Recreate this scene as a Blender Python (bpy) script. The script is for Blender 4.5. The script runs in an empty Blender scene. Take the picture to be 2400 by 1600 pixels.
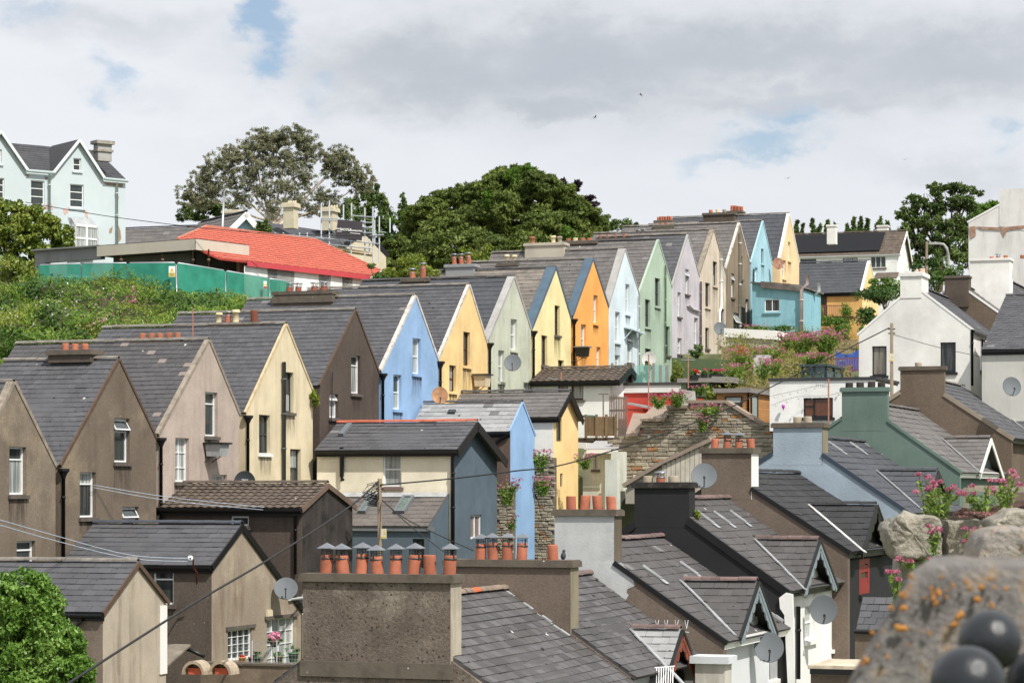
import bpy, math, random
import numpy as np
from math import sin, cos, radians, pi
from mathutils import Vector, Matrix, noise
from mathutils.geometry import tessellate_polygon
random.seed(7)
rng = np.random.default_rng(7)
SC = bpy.context.scene
COL = SC.collection
Z = Vector((0, 0, 1))

# ------------------------------------------------------------------ camera, sky, sun, exposure
F, CX, YH = 6000.0, 1200.0, 1150.0      # focal length (photo pixels), centre column, horizon row
cd = bpy.data.cameras.new("camera")
cam = bpy.data.objects.new("camera", cd)
COL.objects.link(cam)
cam.rotation_euler = (pi / 2, 0, 0)
cd.sensor_width = 22.3
cd.lens = F / 2400 * 22.3
cd.shift_y = (YH - 800) / 2400
cd.clip_start, cd.clip_end = 0.2, 6000
cd.dof.use_dof = True
cd.dof.focus_distance = 95
cd.dof.aperture_fstop = 7.5
SC.camera = cam

SUN_EL = radians(52)
sun_to = Vector((0.61 * cos(SUN_EL), -0.792 * cos(SUN_EL), sin(SUN_EL)))
sd = bpy.data.lights.new("sun", 'SUN')
sd.energy = 3.7
sd.angle = radians(0.55)
sd.color = (1.0, 0.955, 0.88)
sun = bpy.data.objects.new("sun", sd)
COL.objects.link(sun)
sun.rotation_euler = sun_to.to_track_quat('Z', 'Y').to_euler()

W = bpy.data.worlds.new("World")
SC.world = W
W.use_nodes = True
nt = W.node_tree
nt.nodes.clear()


def wn(t, **kw):
    n = nt.nodes.new(t)
    for k, v in kw.items():
        setattr(n, k, v)
    return n


def wl(a, b):
    nt.links.new(a, b)


def wmath(op, a, b=None, c=None, clamp=False):
    n = wn('ShaderNodeMath', operation=op, use_clamp=clamp)
    for i, x in enumerate((a, b, c)):
        if x is None:
            continue
        if isinstance(x, (int, float)):
            n.inputs[i].default_value = x
        else:
            wl(x, n.inputs[i])
    return n.outputs[0]


tc = wn('ShaderNodeTexCoord')
dirv = tc.outputs['Generated']
sky = wn('ShaderNodeTexSky', sky_type='NISHITA', sun_disc=False)
sky.sun_elevation = SUN_EL
sky.sun_rotation = math.atan2(sun_to.x, sun_to.y)
sky.air_density, sky.dust_density, sky.ozone_density = 1.0, 0.6, 2.0
bg_sky = wn('ShaderNodeBackground')
wl(sky.outputs[0], bg_sky.inputs[0])
bg_sky.inputs[1].default_value = 0.09
mapn = wn('ShaderNodeMapping')
mapn.inputs['Scale'].default_value = (1.0, 1.0, 1.7)
wl(dirv, mapn.inputs['Vector'])


def wnoise(scale, detail, rough, off, dist=0.0):
    m = wn('ShaderNodeMapping')
    m.inputs['Location'].default_value = off
    wl(mapn.outputs[0], m.inputs['Vector'])
    n = wn('ShaderNodeTexNoise')
    n.inputs['Scale'].default_value = scale
    n.inputs['Detail'].default_value = detail
    n.inputs['Roughness'].default_value = rough
    n.inputs['Distortion'].default_value = dist
    wl(m.outputs[0], n.inputs['Vector'])
    return n.outputs[0]


wq = wn('ShaderNodeTexNoise')
wq.inputs['Scale'].default_value, wq.inputs['Detail'].default_value, wq.inputs['Roughness'].default_value = 24.0, 8, 0.62
wl(mapn.outputs[0], wq.inputs['Vector'])
wsub = wn('ShaderNodeVectorMath', operation='SUBTRACT')
wl(wq.outputs['Color'], wsub.inputs[0])
wsub.inputs[1].default_value = (0.5, 0.5, 0.5)
wsc = wn('ShaderNodeVectorMath', operation='SCALE')
wl(wsub.outputs[0], wsc.inputs[0])
wsc.inputs['Scale'].default_value = 0.052
wadd = wn('ShaderNodeVectorMath', operation='ADD')
wl(dirv, wadd.inputs[0])
wl(wsc.outputs[0], wadd.inputs[1])


def wblob(px, py, rx, ry, amp=1.0):
    """soft ragged spot round the direction of a place in the sky"""
    d = Vector(((px - CX) / F, 1, (YH - py) / F)).normalized()
    s = wn('ShaderNodeVectorMath', operation='SUBTRACT')
    wl(wadd.outputs[0], s.inputs[0])
    s.inputs[1].default_value = d
    m = wn('ShaderNodeVectorMath', operation='MULTIPLY')
    wl(s.outputs[0], m.inputs[0])
    m.inputs[1].default_value = (F / rx, F / rx, F / ry)
    l = wn('ShaderNodeVectorMath', operation='LENGTH')
    wl(m.outputs[0], l.inputs[0])
    q = wmath('MULTIPLY', l.outputs['Value'], l.outputs['Value'])
    return wmath('MULTIPLY', wmath('POWER', 2.718, wmath('MULTIPLY', q, -1.0)), amp)


def wmax(blobs):
    g = None
    for b in blobs:
        x = wblob(*b)
        g = x if g is None else wmath('MAXIMUM', g, x)
    return g


def wsmooth(x, a, b):
    m = wn('ShaderNodeMapRange', interpolation_type='SMOOTHSTEP')
    wl(x, m.inputs[0])
    m.inputs[1].default_value, m.inputs[2].default_value = a, b
    return m.outputs[0]


n_big = wnoise(6.0, 8, 0.55, (3.1, 1.7, 0.4), 0.2)
n_fine = wnoise(22.0, 9, 0.6, (7.3, 2.2, 5.1), 0.3)
n_dark = wnoise(4.5, 6, 0.5, (1.3, 9.7, 2.6))
gap = wmax(((600, 60, 60, 80, 1.0), (640, 140, 55, 60, 1.0), (590, 15, 50, 40, .9), (255, 165, 60, 45, .6), (205, 225, 50, 40, .5), (1800, 340, 130, 40, .75), (1860, 285, 70, 45, .7), (60, 30, 90, 40, .5), (1700, 385, 90, 30, .55), (2370, 300, 60, 40, .5), (740, 215, 60, 40, .5)))
hole = wmath('SUBTRACT', wmath('MULTIPLY', gap, 1.15), wmath('MULTIPLY', wmath('SUBTRACT', n_big, 0.5), 0.5))
hole = wmath('SUBTRACT', hole, wmath('MULTIPLY', wmath('SUBTRACT', n_fine, 0.5), 0.5))
cloud_f = wmath('SUBTRACT', 1.0, wmath('MULTIPLY', wsmooth(hole, 0.1, 0.95), 0.84))
mapd = wn('ShaderNodeMapping')
mapd.inputs['Scale'].default_value = (1.0, 1.0, 3.2)
wl(dirv, mapd.inputs['Vector'])
wl(mapd.outputs[0], [n for n in nt.nodes if n.type == 'TEX_NOISE' and abs(n.inputs['Scale'].default_value - 4.5) < 1e-3][0].inputs['Vector'])
und = wmax(((980, 165, 400, 120, 1.0), (1330, 130, 480, 95, .85), (1750, 110, 600, 85, .75), (2250, 140, 380, 100, .8), (250, 60, 300, 55, .5), (330, 200, 220, 45, .4), (620, 330, 300, 45, .3), (2300, 400, 240, 45, .4), (1250, 235, 260, 45, .75), (1900, 230, 400, 40, .5)))
sh = wmath('ADD', wmath('MULTIPLY', und, 0.85), wmath('MULTIPLY', wmath('SUBTRACT', n_dark, 0.5), 1.3))
sh = wmath('ADD', sh, wmath('MULTIPLY', wmath('SUBTRACT', n_fine, 0.5), 0.16))
cr = wn('ShaderNodeMixRGB')
cr.inputs[1].default_value = (0.66, 0.68, 0.715, 1)
cr.inputs[2].default_value = (0.40, 0.43, 0.475, 1)
wl(wsmooth(sh, -0.15, 1.1), cr.inputs[0])
bg_cl = wn('ShaderNodeBackground')
wl(cr.outputs[0], bg_cl.inputs[0])
bg_cl.inputs[1].default_value = 1.0
mixs = wn('ShaderNodeMixShader')
wl(cloud_f, mixs.inputs[0])
wl(bg_sky.outputs[0], mixs.inputs[1])
wl(bg_cl.outputs[0], mixs.inputs[2])
wo = wn('ShaderNodeOutputWorld')
wl(mixs.outputs[0], wo.inputs[0])

SC.view_settings.view_transform = 'Standard'
SC.view_settings.look = 'None'
SC.view_settings.exposure = 0.37
SC.view_settings.gamma = 1.0
SC.view_settings.use_curve_mapping = False
SC.cycles.max_bounces = 6
SC.cycles.transparent_max_bounces = 12


# ------------------------------------------------------------------ colours and materials
def lin(c):
    return tuple(((x / 255) / 12.92 if x <= 10 else (((x / 255) + 0.055) / 1.055) ** 2.4) for x in c)


MATS = {}


def mat(name, col, rough=0.85, var=0.18, vs=0.7, streak=0.0, streak_col=(70, 64, 58), speck=0.0, ss=18.0, spots=0.0, spot_col=(225, 222, 215),
        spot_s=5.0, patch=0.0, patch_col=(90, 84, 76), patch_s=0.8, bump=0.25, bs=25.0, spec=0.25, rnd=0.0, metal=0.0, odd=0.0, odd_col=(150, 145, 140), spot_r=1.0):
    """painted render, slate, stone ...: noise at several scales, streaks running down, spots, per-piece variation"""
    if name in MATS:
        return MATS[name]
    m = bpy.data.materials.new(name)
    MATS[name] = m
    m.use_nodes = True
    t = m.node_tree
    b = t.nodes['Principled BSDF']
    L = t.links.new

    def nd(ty, **kw):
        n = t.nodes.new(ty)
        for k, v in kw.items():
            setattr(n, k, v)
        return n

    def noi(scale, det=4, rough_=0.6, vec=None):
        n = nd('ShaderNodeTexNoise')
        n.inputs['Scale'].default_value = scale
        n.inputs['Detail'].default_value = det
        n.inputs['Roughness'].default_value = rough_
        L(vec, n.inputs['Vector'])
        return n.outputs[0]

    def rng_(x, a, b_, c=0.0, d=1.0):
        n = nd('ShaderNodeMapRange')
        L(x, n.inputs[0])
        for i, q in enumerate((a, b_, c, d)):
            n.inputs[i + 1].default_value = q
        return n.outputs[0]

    def mix(f, a, b_, mode='MIX'):
        n = nd('ShaderNodeMixRGB', blend_type=mode)
        for i, x in enumerate((f, a, b_)):
            if isinstance(x, (int, float)):
                n.inputs[i].default_value = x
            elif isinstance(x, tuple):
                n.inputs[i].default_value = tuple(x) + (1,)
            else:
                L(x, n.inputs[i])
        return n.outputs[0]

    pos = nd('ShaderNodeNewGeometry').outputs['Position']
    c = lin(col)
    gy_ = 0.3 * c[0] + 0.55 * c[1] + 0.15 * c[2]
    c = tuple(gy_ + (x - gy_) * 0.84 for x in c)
    lo, hi = tuple(x * (1 - var) for x in c), tuple(min(1, x * (1 + var * 0.8)) for x in c)
    out = mix(rng_(noi(vs, 5, 0.62, pos), 0.32, 0.68), lo, hi)
    if rnd or odd:
        oi = nd('ShaderNodeObjectInfo').outputs['Random']
        ri = nd('ShaderNodeNewGeometry').outputs['Random Per Island']
        s = nd('ShaderNodeMath', operation='ADD')
        L(oi, s.inputs[0])
        L(ri, s.inputs[1])
        fr = nd('ShaderNodeMath', operation='FRACT')
        L(s.outputs[0], fr.inputs[0])
        r = fr.outputs[0]
        if rnd:
            g = rng_(r, 0, 1, 1 - rnd, 1 + rnd)
            cc = nd('ShaderNodeCombineColor')
            for i in range(3):
                L(g, cc.inputs[i])
            out = mix(1.0, out, cc.outputs[0], 'MULTIPLY')
        if odd:
            gt = nd('ShaderNodeMath', operation='GREATER_THAN')
            m7 = nd('ShaderNodeMath', operation='MULTIPLY')
            m7.inputs[1].default_value = 7.31
            L(r, m7.inputs[0])
            f7 = nd('ShaderNodeMath', operation='FRACT')
            L(m7.outputs[0], f7.inputs[0])
            L(f7.outputs[0], gt.inputs[0])
            gt.inputs[1].default_value = 1 - odd
            out = mix(gt.outputs[0], out, lin(odd_col))
    if streak:
        mp = nd('ShaderNodeMapping')
        mp.inputs['Scale'].default_value = (1, 1, 0.13)
        L(pos, mp.inputs['Vector'])
        a = noi(2.6, 6, 0.68, mp.outputs[0])
        big = noi(0.45, 3, 0.5, pos)
        a2 = nd('ShaderNodeMath', operation='ADD')
        L(a, a2.inputs[0])
        L(rng_(big, 0.2, 0.8, -0.14, 0.14), a2.inputs[1])
        out = mix(rng_(a2.outputs[0], 0.5, 0.78, 0, streak), out, lin(streak_col))
    if patch:
        out = mix(rng_(noi(patch_s, 7, 0.68, pos), 0.52, 0.66, 0, patch), out, lin(patch_col))
    if speck:
        out = mix(rng_(noi(ss, 3, 0.8, pos), 0.35, 0.65, 1 + speck, 1 - speck), (0, 0, 0), out, 'MIX') if False else mix(
            rng_(noi(ss, 3, 0.8, pos), 0.38, 0.62, 0, speck), out, tuple(x * 0.35 for x in c))
    if spots:
        vo = nd('ShaderNodeTexVoronoi')
        vo.inputs['Scale'].default_value = spot_s
        L(pos, vo.inputs['Vector'])
        ra = nd('ShaderNodeSeparateColor')
        L(vo.outputs['Color'], ra.inputs[0])
        keep = rng_(ra.outputs[0], 1 - spots, 1 - spots + 0.02)
        near = rng_(vo.outputs['Distance'], 0.07 * spot_r, 0.15 * spot_r, 1, 0)
        mm = nd('ShaderNodeMath', operation='MULTIPLY')
        L(keep, mm.inputs[0])
        L(near, mm.inputs[1])
        out = mix(mm.outputs[0], out, lin(spot_col))
    L(out, b.inputs['Base Color'])
    b.inputs['Roughness'].default_value = rough
    b.inputs['Metallic'].default_value = metal
    b.inputs['Specular IOR Level'].default_value = spec
    if bump:
        bn = nd('ShaderNodeBump')
        bn.inputs['Strength'].default_value = bump
        bn.inputs['Distance'].default_value = 0.03
        L(noi(bs, 4, 0.7, pos), bn.inputs['Height'])
        L(bn.outputs[0], b.inputs['Normal'])
    return m


def plain(name, col, rough=0.5, spec=0.4, metal=0.0, var=0.06, bump=0.0):
    return mat(name, col, rough=rough, var=var, vs=2.0, bump=bump, spec=spec, metal=metal)


def render_mat(name, col, streak=0.3, speck=0.0, patch=0.15, patch_col=None, var=0.12, streak_col=None, patch_s=0.9, bump=0.35, vs=0.6, spots=0.0):
    d = tuple(x * 0.58 for x in col)
    streak, patch, var = min(0.9, streak * 1.25), min(0.8, patch * 1.5), var * 1.25
    return mat(name, col, rough=0.92, var=var, vs=vs, streak=streak, streak_col=streak_col or d, speck=speck, patch=patch, patch_col=patch_col or tuple(x * 0.75 for x in col),
               patch_s=patch_s, bump=bump, bs=22, spec=0.12, spots=spots, spot_col=(205, 198, 188), spot_s=9)


def slate_mat(name, col, rnd=0.11, odd=0.008, odd_col=(122, 120, 120), patch=0.3, patch_col=(100, 98, 98), spots=0.03, rough=0.75, spec=0.16):
    return mat(name, col, rough=rough, var=0.12, vs=0.9, patch=patch, patch_col=patch_col, patch_s=1.3, bump=0.3, bs=30, spec=spec, rnd=rnd, odd=odd, odd_col=odd_col,
               spots=spots, spot_s=2.6, streak=0.15, streak_col=tuple(x * 0.7 for x in col))


def stain_mat(name, col, amax):
    """grime that has run down from a sill: streaky, fading downwards"""
    if name in MATS:
        return MATS[name]
    m = mat(name, col, rough=0.95, var=0.2, vs=3, bump=0.0)
    t = m.node_tree
    L = t.links.new
    g = t.nodes.new('ShaderNodeNewGeometry')
    mp = t.nodes.new('ShaderNodeMapping')
    mp.inputs['Scale'].default_value = (9, 9, 0.9)
    L(g.outputs['Position'], mp.inputs['Vector'])
    n = t.nodes.new('ShaderNodeTexNoise')
    n.inputs['Scale'].default_value, n.inputs['Detail'].default_value = 1.0, 5
    L(mp.outputs[0], n.inputs['Vector'])
    r = t.nodes.new('ShaderNodeMapRange')
    L(n.outputs[0], r.inputs[0])
    r.inputs[1].default_value, r.inputs[2].default_value, r.inputs[4].default_value = 0.36, 0.68, amax
    tc_ = t.nodes.new('ShaderNodeTexCoord')
    sp = t.nodes.new('ShaderNodeSeparateXYZ')
    L(tc_.outputs['Generated'], sp.inputs[0])
    mu = t.nodes.new('ShaderNodeMath')
    mu.operation = 'MULTIPLY'
    L(r.outputs[0], mu.inputs[0])
    L(sp.outputs['Z'], mu.inputs[1])
    L(mu.outputs[0], t.nodes['Principled BSDF'].inputs['Alpha'])
    return m


def leaf_mat(name, a, b_, c, trans=0.3, ns=0.5, rough=0.55):
    if name in MATS:
        return MATS[name]
    m = bpy.data.materials.new(name)
    MATS[name] = m
    m.use_nodes = True
    t = m.node_tree
    L = t.links.new
    p = t.nodes['Principled BSDF']
    p.inputs['Roughness'].default_value = rough
    p.inputs['Specular IOR Level'].default_value = 0.25
    g = t.nodes.new('ShaderNodeNewGeometry')
    n = t.nodes.new('ShaderNodeTexNoise')
    n.inputs['Scale'].default_value = ns
    n.inputs['Detail'].default_value = 3
    L(g.outputs['Position'], n.inputs['Vector'])
    ad = t.nodes.new('ShaderNodeMath')
    ad.operation = 'MULTIPLY_ADD'
    L(g.outputs['Random Per Island'], ad.inputs[0])
    ad.inputs[1].default_value = 0.5
    sb = t.nodes.new('ShaderNodeMapRange')
    L(n.outputs[0], sb.inputs[0])
    sb.inputs[1].default_value, sb.inputs[2].default_value, sb.inputs[3].default_value, sb.inputs[4].default_value = 0.3, 0.7, 0.0, 0.5
    L(sb.outputs[0], ad.inputs[2])
    r = t.nodes.new('ShaderNodeValToRGB')
    e = r.color_ramp.elements
    e[0].color, e[1].color = lin(a) + (1,), lin(c) + (1,)
    e[0].position, e[1].position = 0.12, 0.88
    k = e.new(0.5)
    k.color = lin(b_) + (1,)
    L(ad.outputs[0], r.inputs[0])
    L(r.outputs[0], p.inputs['Base Color'])
    tr = t.nodes.new('ShaderNodeBsdfTranslucent')
    L(r.outputs[0], tr.inputs['Color'])
    mx = t.nodes.new('ShaderNodeMixShader')
    mx.inputs[0].default_value = trans
    L(p.outputs[0], mx.inputs[1])
    L(tr.outputs[0], mx.inputs[2])
    L(mx.outputs[0], t.nodes['Material Output'].inputs[0])
    return m


def pane_mat(name, col, curtain=0.0, ccol=(190, 195, 190), rough=0.06):
    """window glass with the dark room, or a net curtain, behind it"""
    if name in MATS:
        return MATS[name]
    m = bpy.data.materials.new(name)
    MATS[name] = m
    m.use_nodes = True
    t = m.node_tree
    L = t.links.new
    p = t.nodes['Principled BSDF']
    p.inputs['Roughness'].default_value = rough
    p.inputs['Specular IOR Level'].default_value = 0.5
    g = t.nodes.new('ShaderNodeNewGeometry')
    mp = t.nodes.new('ShaderNodeMapping')
    mp.inputs['Scale'].default_value = (9, 9, 0.6)
    L(g.outputs['Position'], mp.inputs['Vector'])
    n = t.nodes.new('ShaderNodeTexNoise')
    n.inputs['Scale'].default_value = 1.0
    n.inputs['Detail'].default_value = 3
    L(mp.outputs[0], n.inputs['Vector'])
    mr_ = t.nodes.new('ShaderNodeMapRange')
    L(n.outputs[0], mr_.inputs[0])
    mr_.inputs[1].default_value, mr_.inputs[2].default_value = 0.35, 0.65
    mr_.inputs[4].default_value = max(curtain, 0.15)
    x = t.nodes.new('ShaderNodeMixRGB')
    L(mr_.outputs[0], x.inputs[0])
    x.inputs[1].default_value = lin(col) + (1,)
    x.inputs[2].default_value = lin(ccol) + (1,)
    L(x.outputs[0], p.inputs['Base Color'])
    return m


def clear_mat(name, col, alpha=0.25, rough=0.05):
    if name in MATS:
        return MATS[name]
    m = plain(name, col, rough=rough, spec=0.5)
    p = m.node_tree.nodes['Principled BSDF']
    p.inputs['Alpha'].default_value = alpha
    return m


# ------------------------------------------------------------------ frames: a photo point meets a plane of the place
class Fr:
    def __init__(s, phi):
        p = radians(phi)
        s.V = Vector((sin(p), cos(p), 0))       # along the street, going away up the hill
        s.R = Vector((cos(p), -sin(p), 0))      # across the street, to the right and nearer
        s.U = -s.R

    def G(s, px, py, O):                        # on the upright plane through O that faces R
        return hit(px, py, O, s.R)

    def S(s, px, py, O):                        # on the upright plane through O that faces the camera (-V)
        return hit(px, py, O, s.V)


def P(px, py, Y):
    return Vector(((px - CX) / F * Y, Y, (YH - py) / F * Y))


def hit(px, py, O, n):
    d = Vector(((px - CX) / F, 1, (YH - py) / F))
    return d * (O.dot(n) / d.dot(n))


def atx(px, O, d):                              # how far along d from O the column px is reached
    k = (px - CX) / F
    return (k * O.y - O.x) / (d.x - k * d.y)


def proj(p):
    return CX + F * p.x / p.y, YH - F * p.z / p.y


FM = Fr(19.5)


# ------------------------------------------------------------------ mesh building
class MB:
    def __init__(s):
        s.v, s.f, s.sm, s.mi, s.cur = [], [], [], [], 0

    def add(s, vs, fs, smooth=False):
        o = len(s.v)
        s.v += [Vector(x) for x in vs]
        s.f += [tuple(o + i for i in f) for f in fs]
        s.sm += [smooth] * len(fs)
        s.mi += [s.cur] * len(fs)
        return s

    def poly(s, *ps):
        return s.add(ps, [tuple(range(len(ps)))])

    def boxv(s, o, ex, ey, ez):                 # corner and three edge vectors
        v = [o, o + ex, o + ex + ey, o + ey, o + ez, o + ex + ez, o + ex + ey + ez, o + ey + ez]
        return s.add(v, [(0, 3, 2, 1), (4, 5, 6, 7), (0, 1, 5, 4), (1, 2, 6, 5), (2, 3, 7, 6), (3, 0, 4, 7)])

    def box(s, c, hx, hy, hz, yaw=0.0):
        ex, ey = Vector((cos(yaw), sin(yaw), 0)), Vector((-sin(yaw), cos(yaw), 0))
        c = Vector(c)
        return s.boxv(c - ex * hx - ey * hy - Z * hz, ex * 2 * hx, ey * 2 * hy, Z * 2 * hz)

    def bar(s, a, b, w, h, up=Z):               # a board from a to b; w sideways, h along up
        a, b = Vector(a), Vector(b)
        d = b - a
        side = d.cross(up)
        side = side.normalized() if side.length > 1e-6 else Vector((1, 0, 0))
        u = side.cross(d).normalized()
        return s.boxv(a - side * w / 2 - u * h / 2, d, side * w, u * h)

    def prism(s, pts, vec):
        n = len(pts)
        v = list(pts) + [p + vec for p in pts]
        fs = [tuple(range(n)), tuple(range(2 * n - 1, n - 1, -1))]
        fs += [(i, i + n, (i + 1) % n + n, (i + 1) % n) for i in range(n)]
        return s.add(v, fs)

    def tube(s, pts, r, n=8, r2=None, cap=True):
        pts = [Vector(p) for p in pts]
        k = len(pts)
        base = len(s.v)
        vs = []
        for i, p in enumerate(pts):
            d = (pts[min(i + 1, k - 1)] - pts[max(i - 1, 0)]).normalized()
            a = d.cross(Z) if abs(d.z) < 0.95 else d.cross(Vector((0, 1, 0)))
            a.normalize()
            b = d.cross(a)
            rr = r if r2 is None else r + (r2 - r) * i / max(1, k - 1)
            vs += [p + a * (rr * cos(2 * pi * j / n)) + b * (rr * sin(2 * pi * j / n)) for j in range(n)]
        fs = [(i * n + j, i * n + (j + 1) % n, (i + 1) * n + (j + 1) % n, (i + 1) * n + j) for i in range(k - 1) for j in range(n)]
        s.add(vs, fs, True)
        if cap:
            s.f += [tuple(base + j for j in range(n)), tuple(base + (k - 1) * n + j for j in range(n))]
            s.sm += [False, False]
            s.mi += [s.cur, s.cur]
        return s

    def lathe(s, c, prof, n=16, axis=Z, smooth=True):
        c = Vector(c)
        q = Z.rotation_difference(axis)
        ex, ey = q @ Vector((1, 0, 0)), q @ Vector((0, 1, 0))
        vs = [c + (ex * cos(2 * pi * j / n) + ey * sin(2 * pi * j / n)) * r + axis * h for r, h in prof for j in range(n)]
        fs = [(i * n + j, i * n + (j + 1) % n, (i + 1) * n + (j + 1) % n, (i + 1) * n + j) for i in range(len(prof) - 1) for j in range(n)]
        return s.add(vs, fs, smooth)

    def face_with_holes(s, O, h, outer, holes, n, depth):
        """upright wall face in the plane O + h*s + Z*z with openings, and the reveals of the openings"""
        loops = [[Vector((a, b, 0)) for a, b in outer]] + [[Vector((x0, z0, 0)), Vector((x0, z1, 0)), Vector((x1, z1, 0)), Vector((x1, z0, 0))] for x0, x1, z0, z1 in holes]
        flat = [p for l in loops for p in l]
        tris = tessellate_polygon(loops)
        s.add([O + h * p.x + Z * p.y for p in flat], [tuple(t) for t in tris])
        for x0, x1, z0, z1 in holes:
            c = [O + h * a + Z * b for a, b in ((x0, z0), (x1, z0), (x1, z1), (x0, z1))]
            for i in range(4):
                a, b = c[i], c[(i + 1) % 4]
                s.poly(a, b, b - n * depth, a - n * depth)
        return s


BASE = {}


def tags(o, label=None, cat=None, group=None, kind=None):
    for k, v in (('label', label), ('category', cat), ('group', group), ('kind', kind)):
        if v:
            o[k] = v
    return o


def thing(name, label, cat, loc, group=None, kind='thing'):
    o = bpy.data.objects.new(name, None)
    COL.objects.link(o)
    o.location = loc
    o.empty_display_size = 0.2
    BASE[o.name] = Vector(loc)
    return tags(o, label, cat, group, kind)


def build(mb, name, m, parent=None, label=None, kind=None, base=None):
    if parent is not None:
        base = BASE[parent.name]
    elif base is None:
        base = Vector((sum(v.x for v in mb.v) / len(mb.v), sum(v.y for v in mb.v) / len(mb.v), min(v.z for v in mb.v)))
    me = bpy.data.meshes.new(name)
    me.from_pydata([v - base for v in mb.v], [], mb.f)
    ms = m if isinstance(m, (list, tuple)) else [m]
    for x in ms:
        me.materials.append(x)
    me.polygons.foreach_set('use_smooth', mb.sm)
    if len(ms) > 1:
        me.polygons.foreach_set('material_index', mb.mi)
    me.update()
    o = bpy.data.objects.new(name, me)
    COL.objects.link(o)
    if parent is not None:
        o.parent = parent
        BASE[o.name] = base
    else:
        o.location = base
        BASE[o.name] = base
    return tags(o, label, None, None, kind)


def solo(mb, name, m, label, cat, group=None, kind='thing'):
    return tags(build(mb, name, m), label, cat, group, kind)


def seen(p, margin=60):
    if p.y < 0.3:
        return False
    x, y = proj(p)
    return -margin < x < 2400 + margin and -margin < y < 1600 + margin


SHARED = {}


def piece_mesh(key, make, m):
    k = (key, m.name)
    if k not in SHARED:
        mb = make()
        me = bpy.data.meshes.new(key[0])
        me.from_pydata([tuple(v) for v in mb.v], [], mb.f)
        me.materials.append(m)
        me.polygons.foreach_set('use_smooth', mb.sm)
        me.update()
        SHARED[k] = me
    return SHARED[k]


def put_piece(name, me, parent, mtx):
    o = bpy.data.objects.new(name, me)
    o.parent = parent
    b = BASE[parent.name]
    m = mtx.copy()
    m.translation = mtx.translation - b
    o.matrix_basis = m
    COL.objects.link(o)
    return o


def cols(x, y, z, loc):
    return Matrix(((x.x, y.x, z.x, loc.x), (x.y, y.y, z.y, loc.y), (x.z, y.z, z.z, loc.z), (0, 0, 0, 1)))


def slates(roof, A, e1, L, e2, H, n, sw, sh_, m, cap=300, name='slate', t=0.013, joined=False, jit=0.004, wave=False, skip=None, sag=0.025, moss=True):
    """courses of slates (or tiles) over the roof rectangle from corner A: along e1 (length L), down e2 (length H)"""
    rows = max(1, round(H / sh_))
    shh = H / rows
    key = (name, round(sw, 3), round(shh, 3), wave)

    def mk():
        q = MB()
        if wave:
            N = 8
            hw = sw / 2
            top = [Vector((-hw + sw * i / N, 0, 0.017 * sin(2 * pi * i / N * 1.0) + 0.02)) for i in range(N + 1)]
            a = [p + Vector((0, -shh * 0.54, -0.012)) for p in top]
            b = [p + Vector((0, shh * 0.54, 0.012)) for p in top]
            c = [p + Vector((0, 0, -0.03)) for p in b]
            q.add(a + b + c, [(i, i + 1, N + 2 + i, N + 1 + i) for i in range(N)] + [(N + 1 + i, N + 2 + i, 2 * N + 3 + i, 2 * N + 2 + i) for i in range(N)], False)
        else:
            q.boxv(Vector((-(sw - 0.012) / 2, -shh * 0.54, -t / 2)), Vector((sw - 0.012, 0, 0)), Vector((0, shh * 1.08, 0)), Vector((0, 0, t)))
        return q
    me = piece_mesh(key, mk, m)
    til = (e2 * shh + n * (t * 1.25)).normalized()
    nn = e1.cross(til)
    if nn.dot(n) < 0:
        nn = -nn
    items = []
    for k in range(rows):
        off = (sw / 2 if k % 2 else 0) if not wave else 0
        x = -off
        while x < L - 0.03:
            x0, x1 = max(0, x), min(L, x + sw)
            x += sw
            if x1 - x0 < 0.05:
                continue
            c = A + e1 * ((x0 + x1) / 2) + e2 * ((k + 0.5) * shh) + n * (t * 0.9 - sag * sin(pi * min(1, (x0 + x1) / 2 / L)) * sin(pi * (k + 0.5) / rows) + 0.012 * noise.noise(A + Vector((x0 * 0.9, k * 0.35, 0))))
            if not seen(c) or (skip and skip(c)):
                continue
            items.append((c, (x1 - x0) / sw))
    items.sort(key=lambda q: q[0].length)
    single = [] if joined else items[:cap]
    rest = items if joined else items[cap:]
    for c, w in single:
        a = random.gauss(0, jit)
        if random.random() < 0.012:
            a += random.uniform(-0.06, 0.06)
            c = c + til * random.uniform(0, 0.07)
        e1j = (e1 + til * a).normalized()
        tj = (til - e1 * a + nn * random.gauss(0, jit * 2)).normalized()
        put_piece(name, me, roof, cols(e1j * w, tj, e1j.cross(tj) if e1j.cross(tj).dot(n) > 0 else -e1j.cross(tj), c + nn * random.uniform(0, 0.006)))
    if rest:
        q = MB()
        for c, w in rest:
            a = random.gauss(0, jit)
            e1j = (e1 + til * a).normalized()
            o = c - e1j * (sw - 0.012) * w / 2 - til * shh * 0.54 - nn * t / 2 + nn * random.uniform(0, 0.006)
            q.boxv(o, e1j * (sw - 0.012) * w, til * shh * 1.08, nn * t)
        build(q, name + '_courses', m, roof, kind='stuff')
    if moss and single and not wave:
        q = MB()
        for c, w in random.sample(single, len(single) // 4):
            p = c + e1 * random.uniform(-.5, .5) * sw * w + til * shh * random.choice((0.5, 0.5, random.uniform(-.4, .4))) + nn * t * 0.7
            r = random.uniform(0.01, 0.03) * (2.2 if random.random() < .08 else 1)
            ring = [p + (e1 * cos(pi * j / 3 + r * 99) * random.uniform(.7, 1.5) + til * sin(pi * j / 3 + r * 99)) * r for j in range(6)]
            q.add(ring + [p + nn * r * 0.6], [(j, (j + 1) % 6, 6) for j in range(6)])
        if q.v:
            build(q, 'moss', M_moss, roof, kind='stuff')


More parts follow.
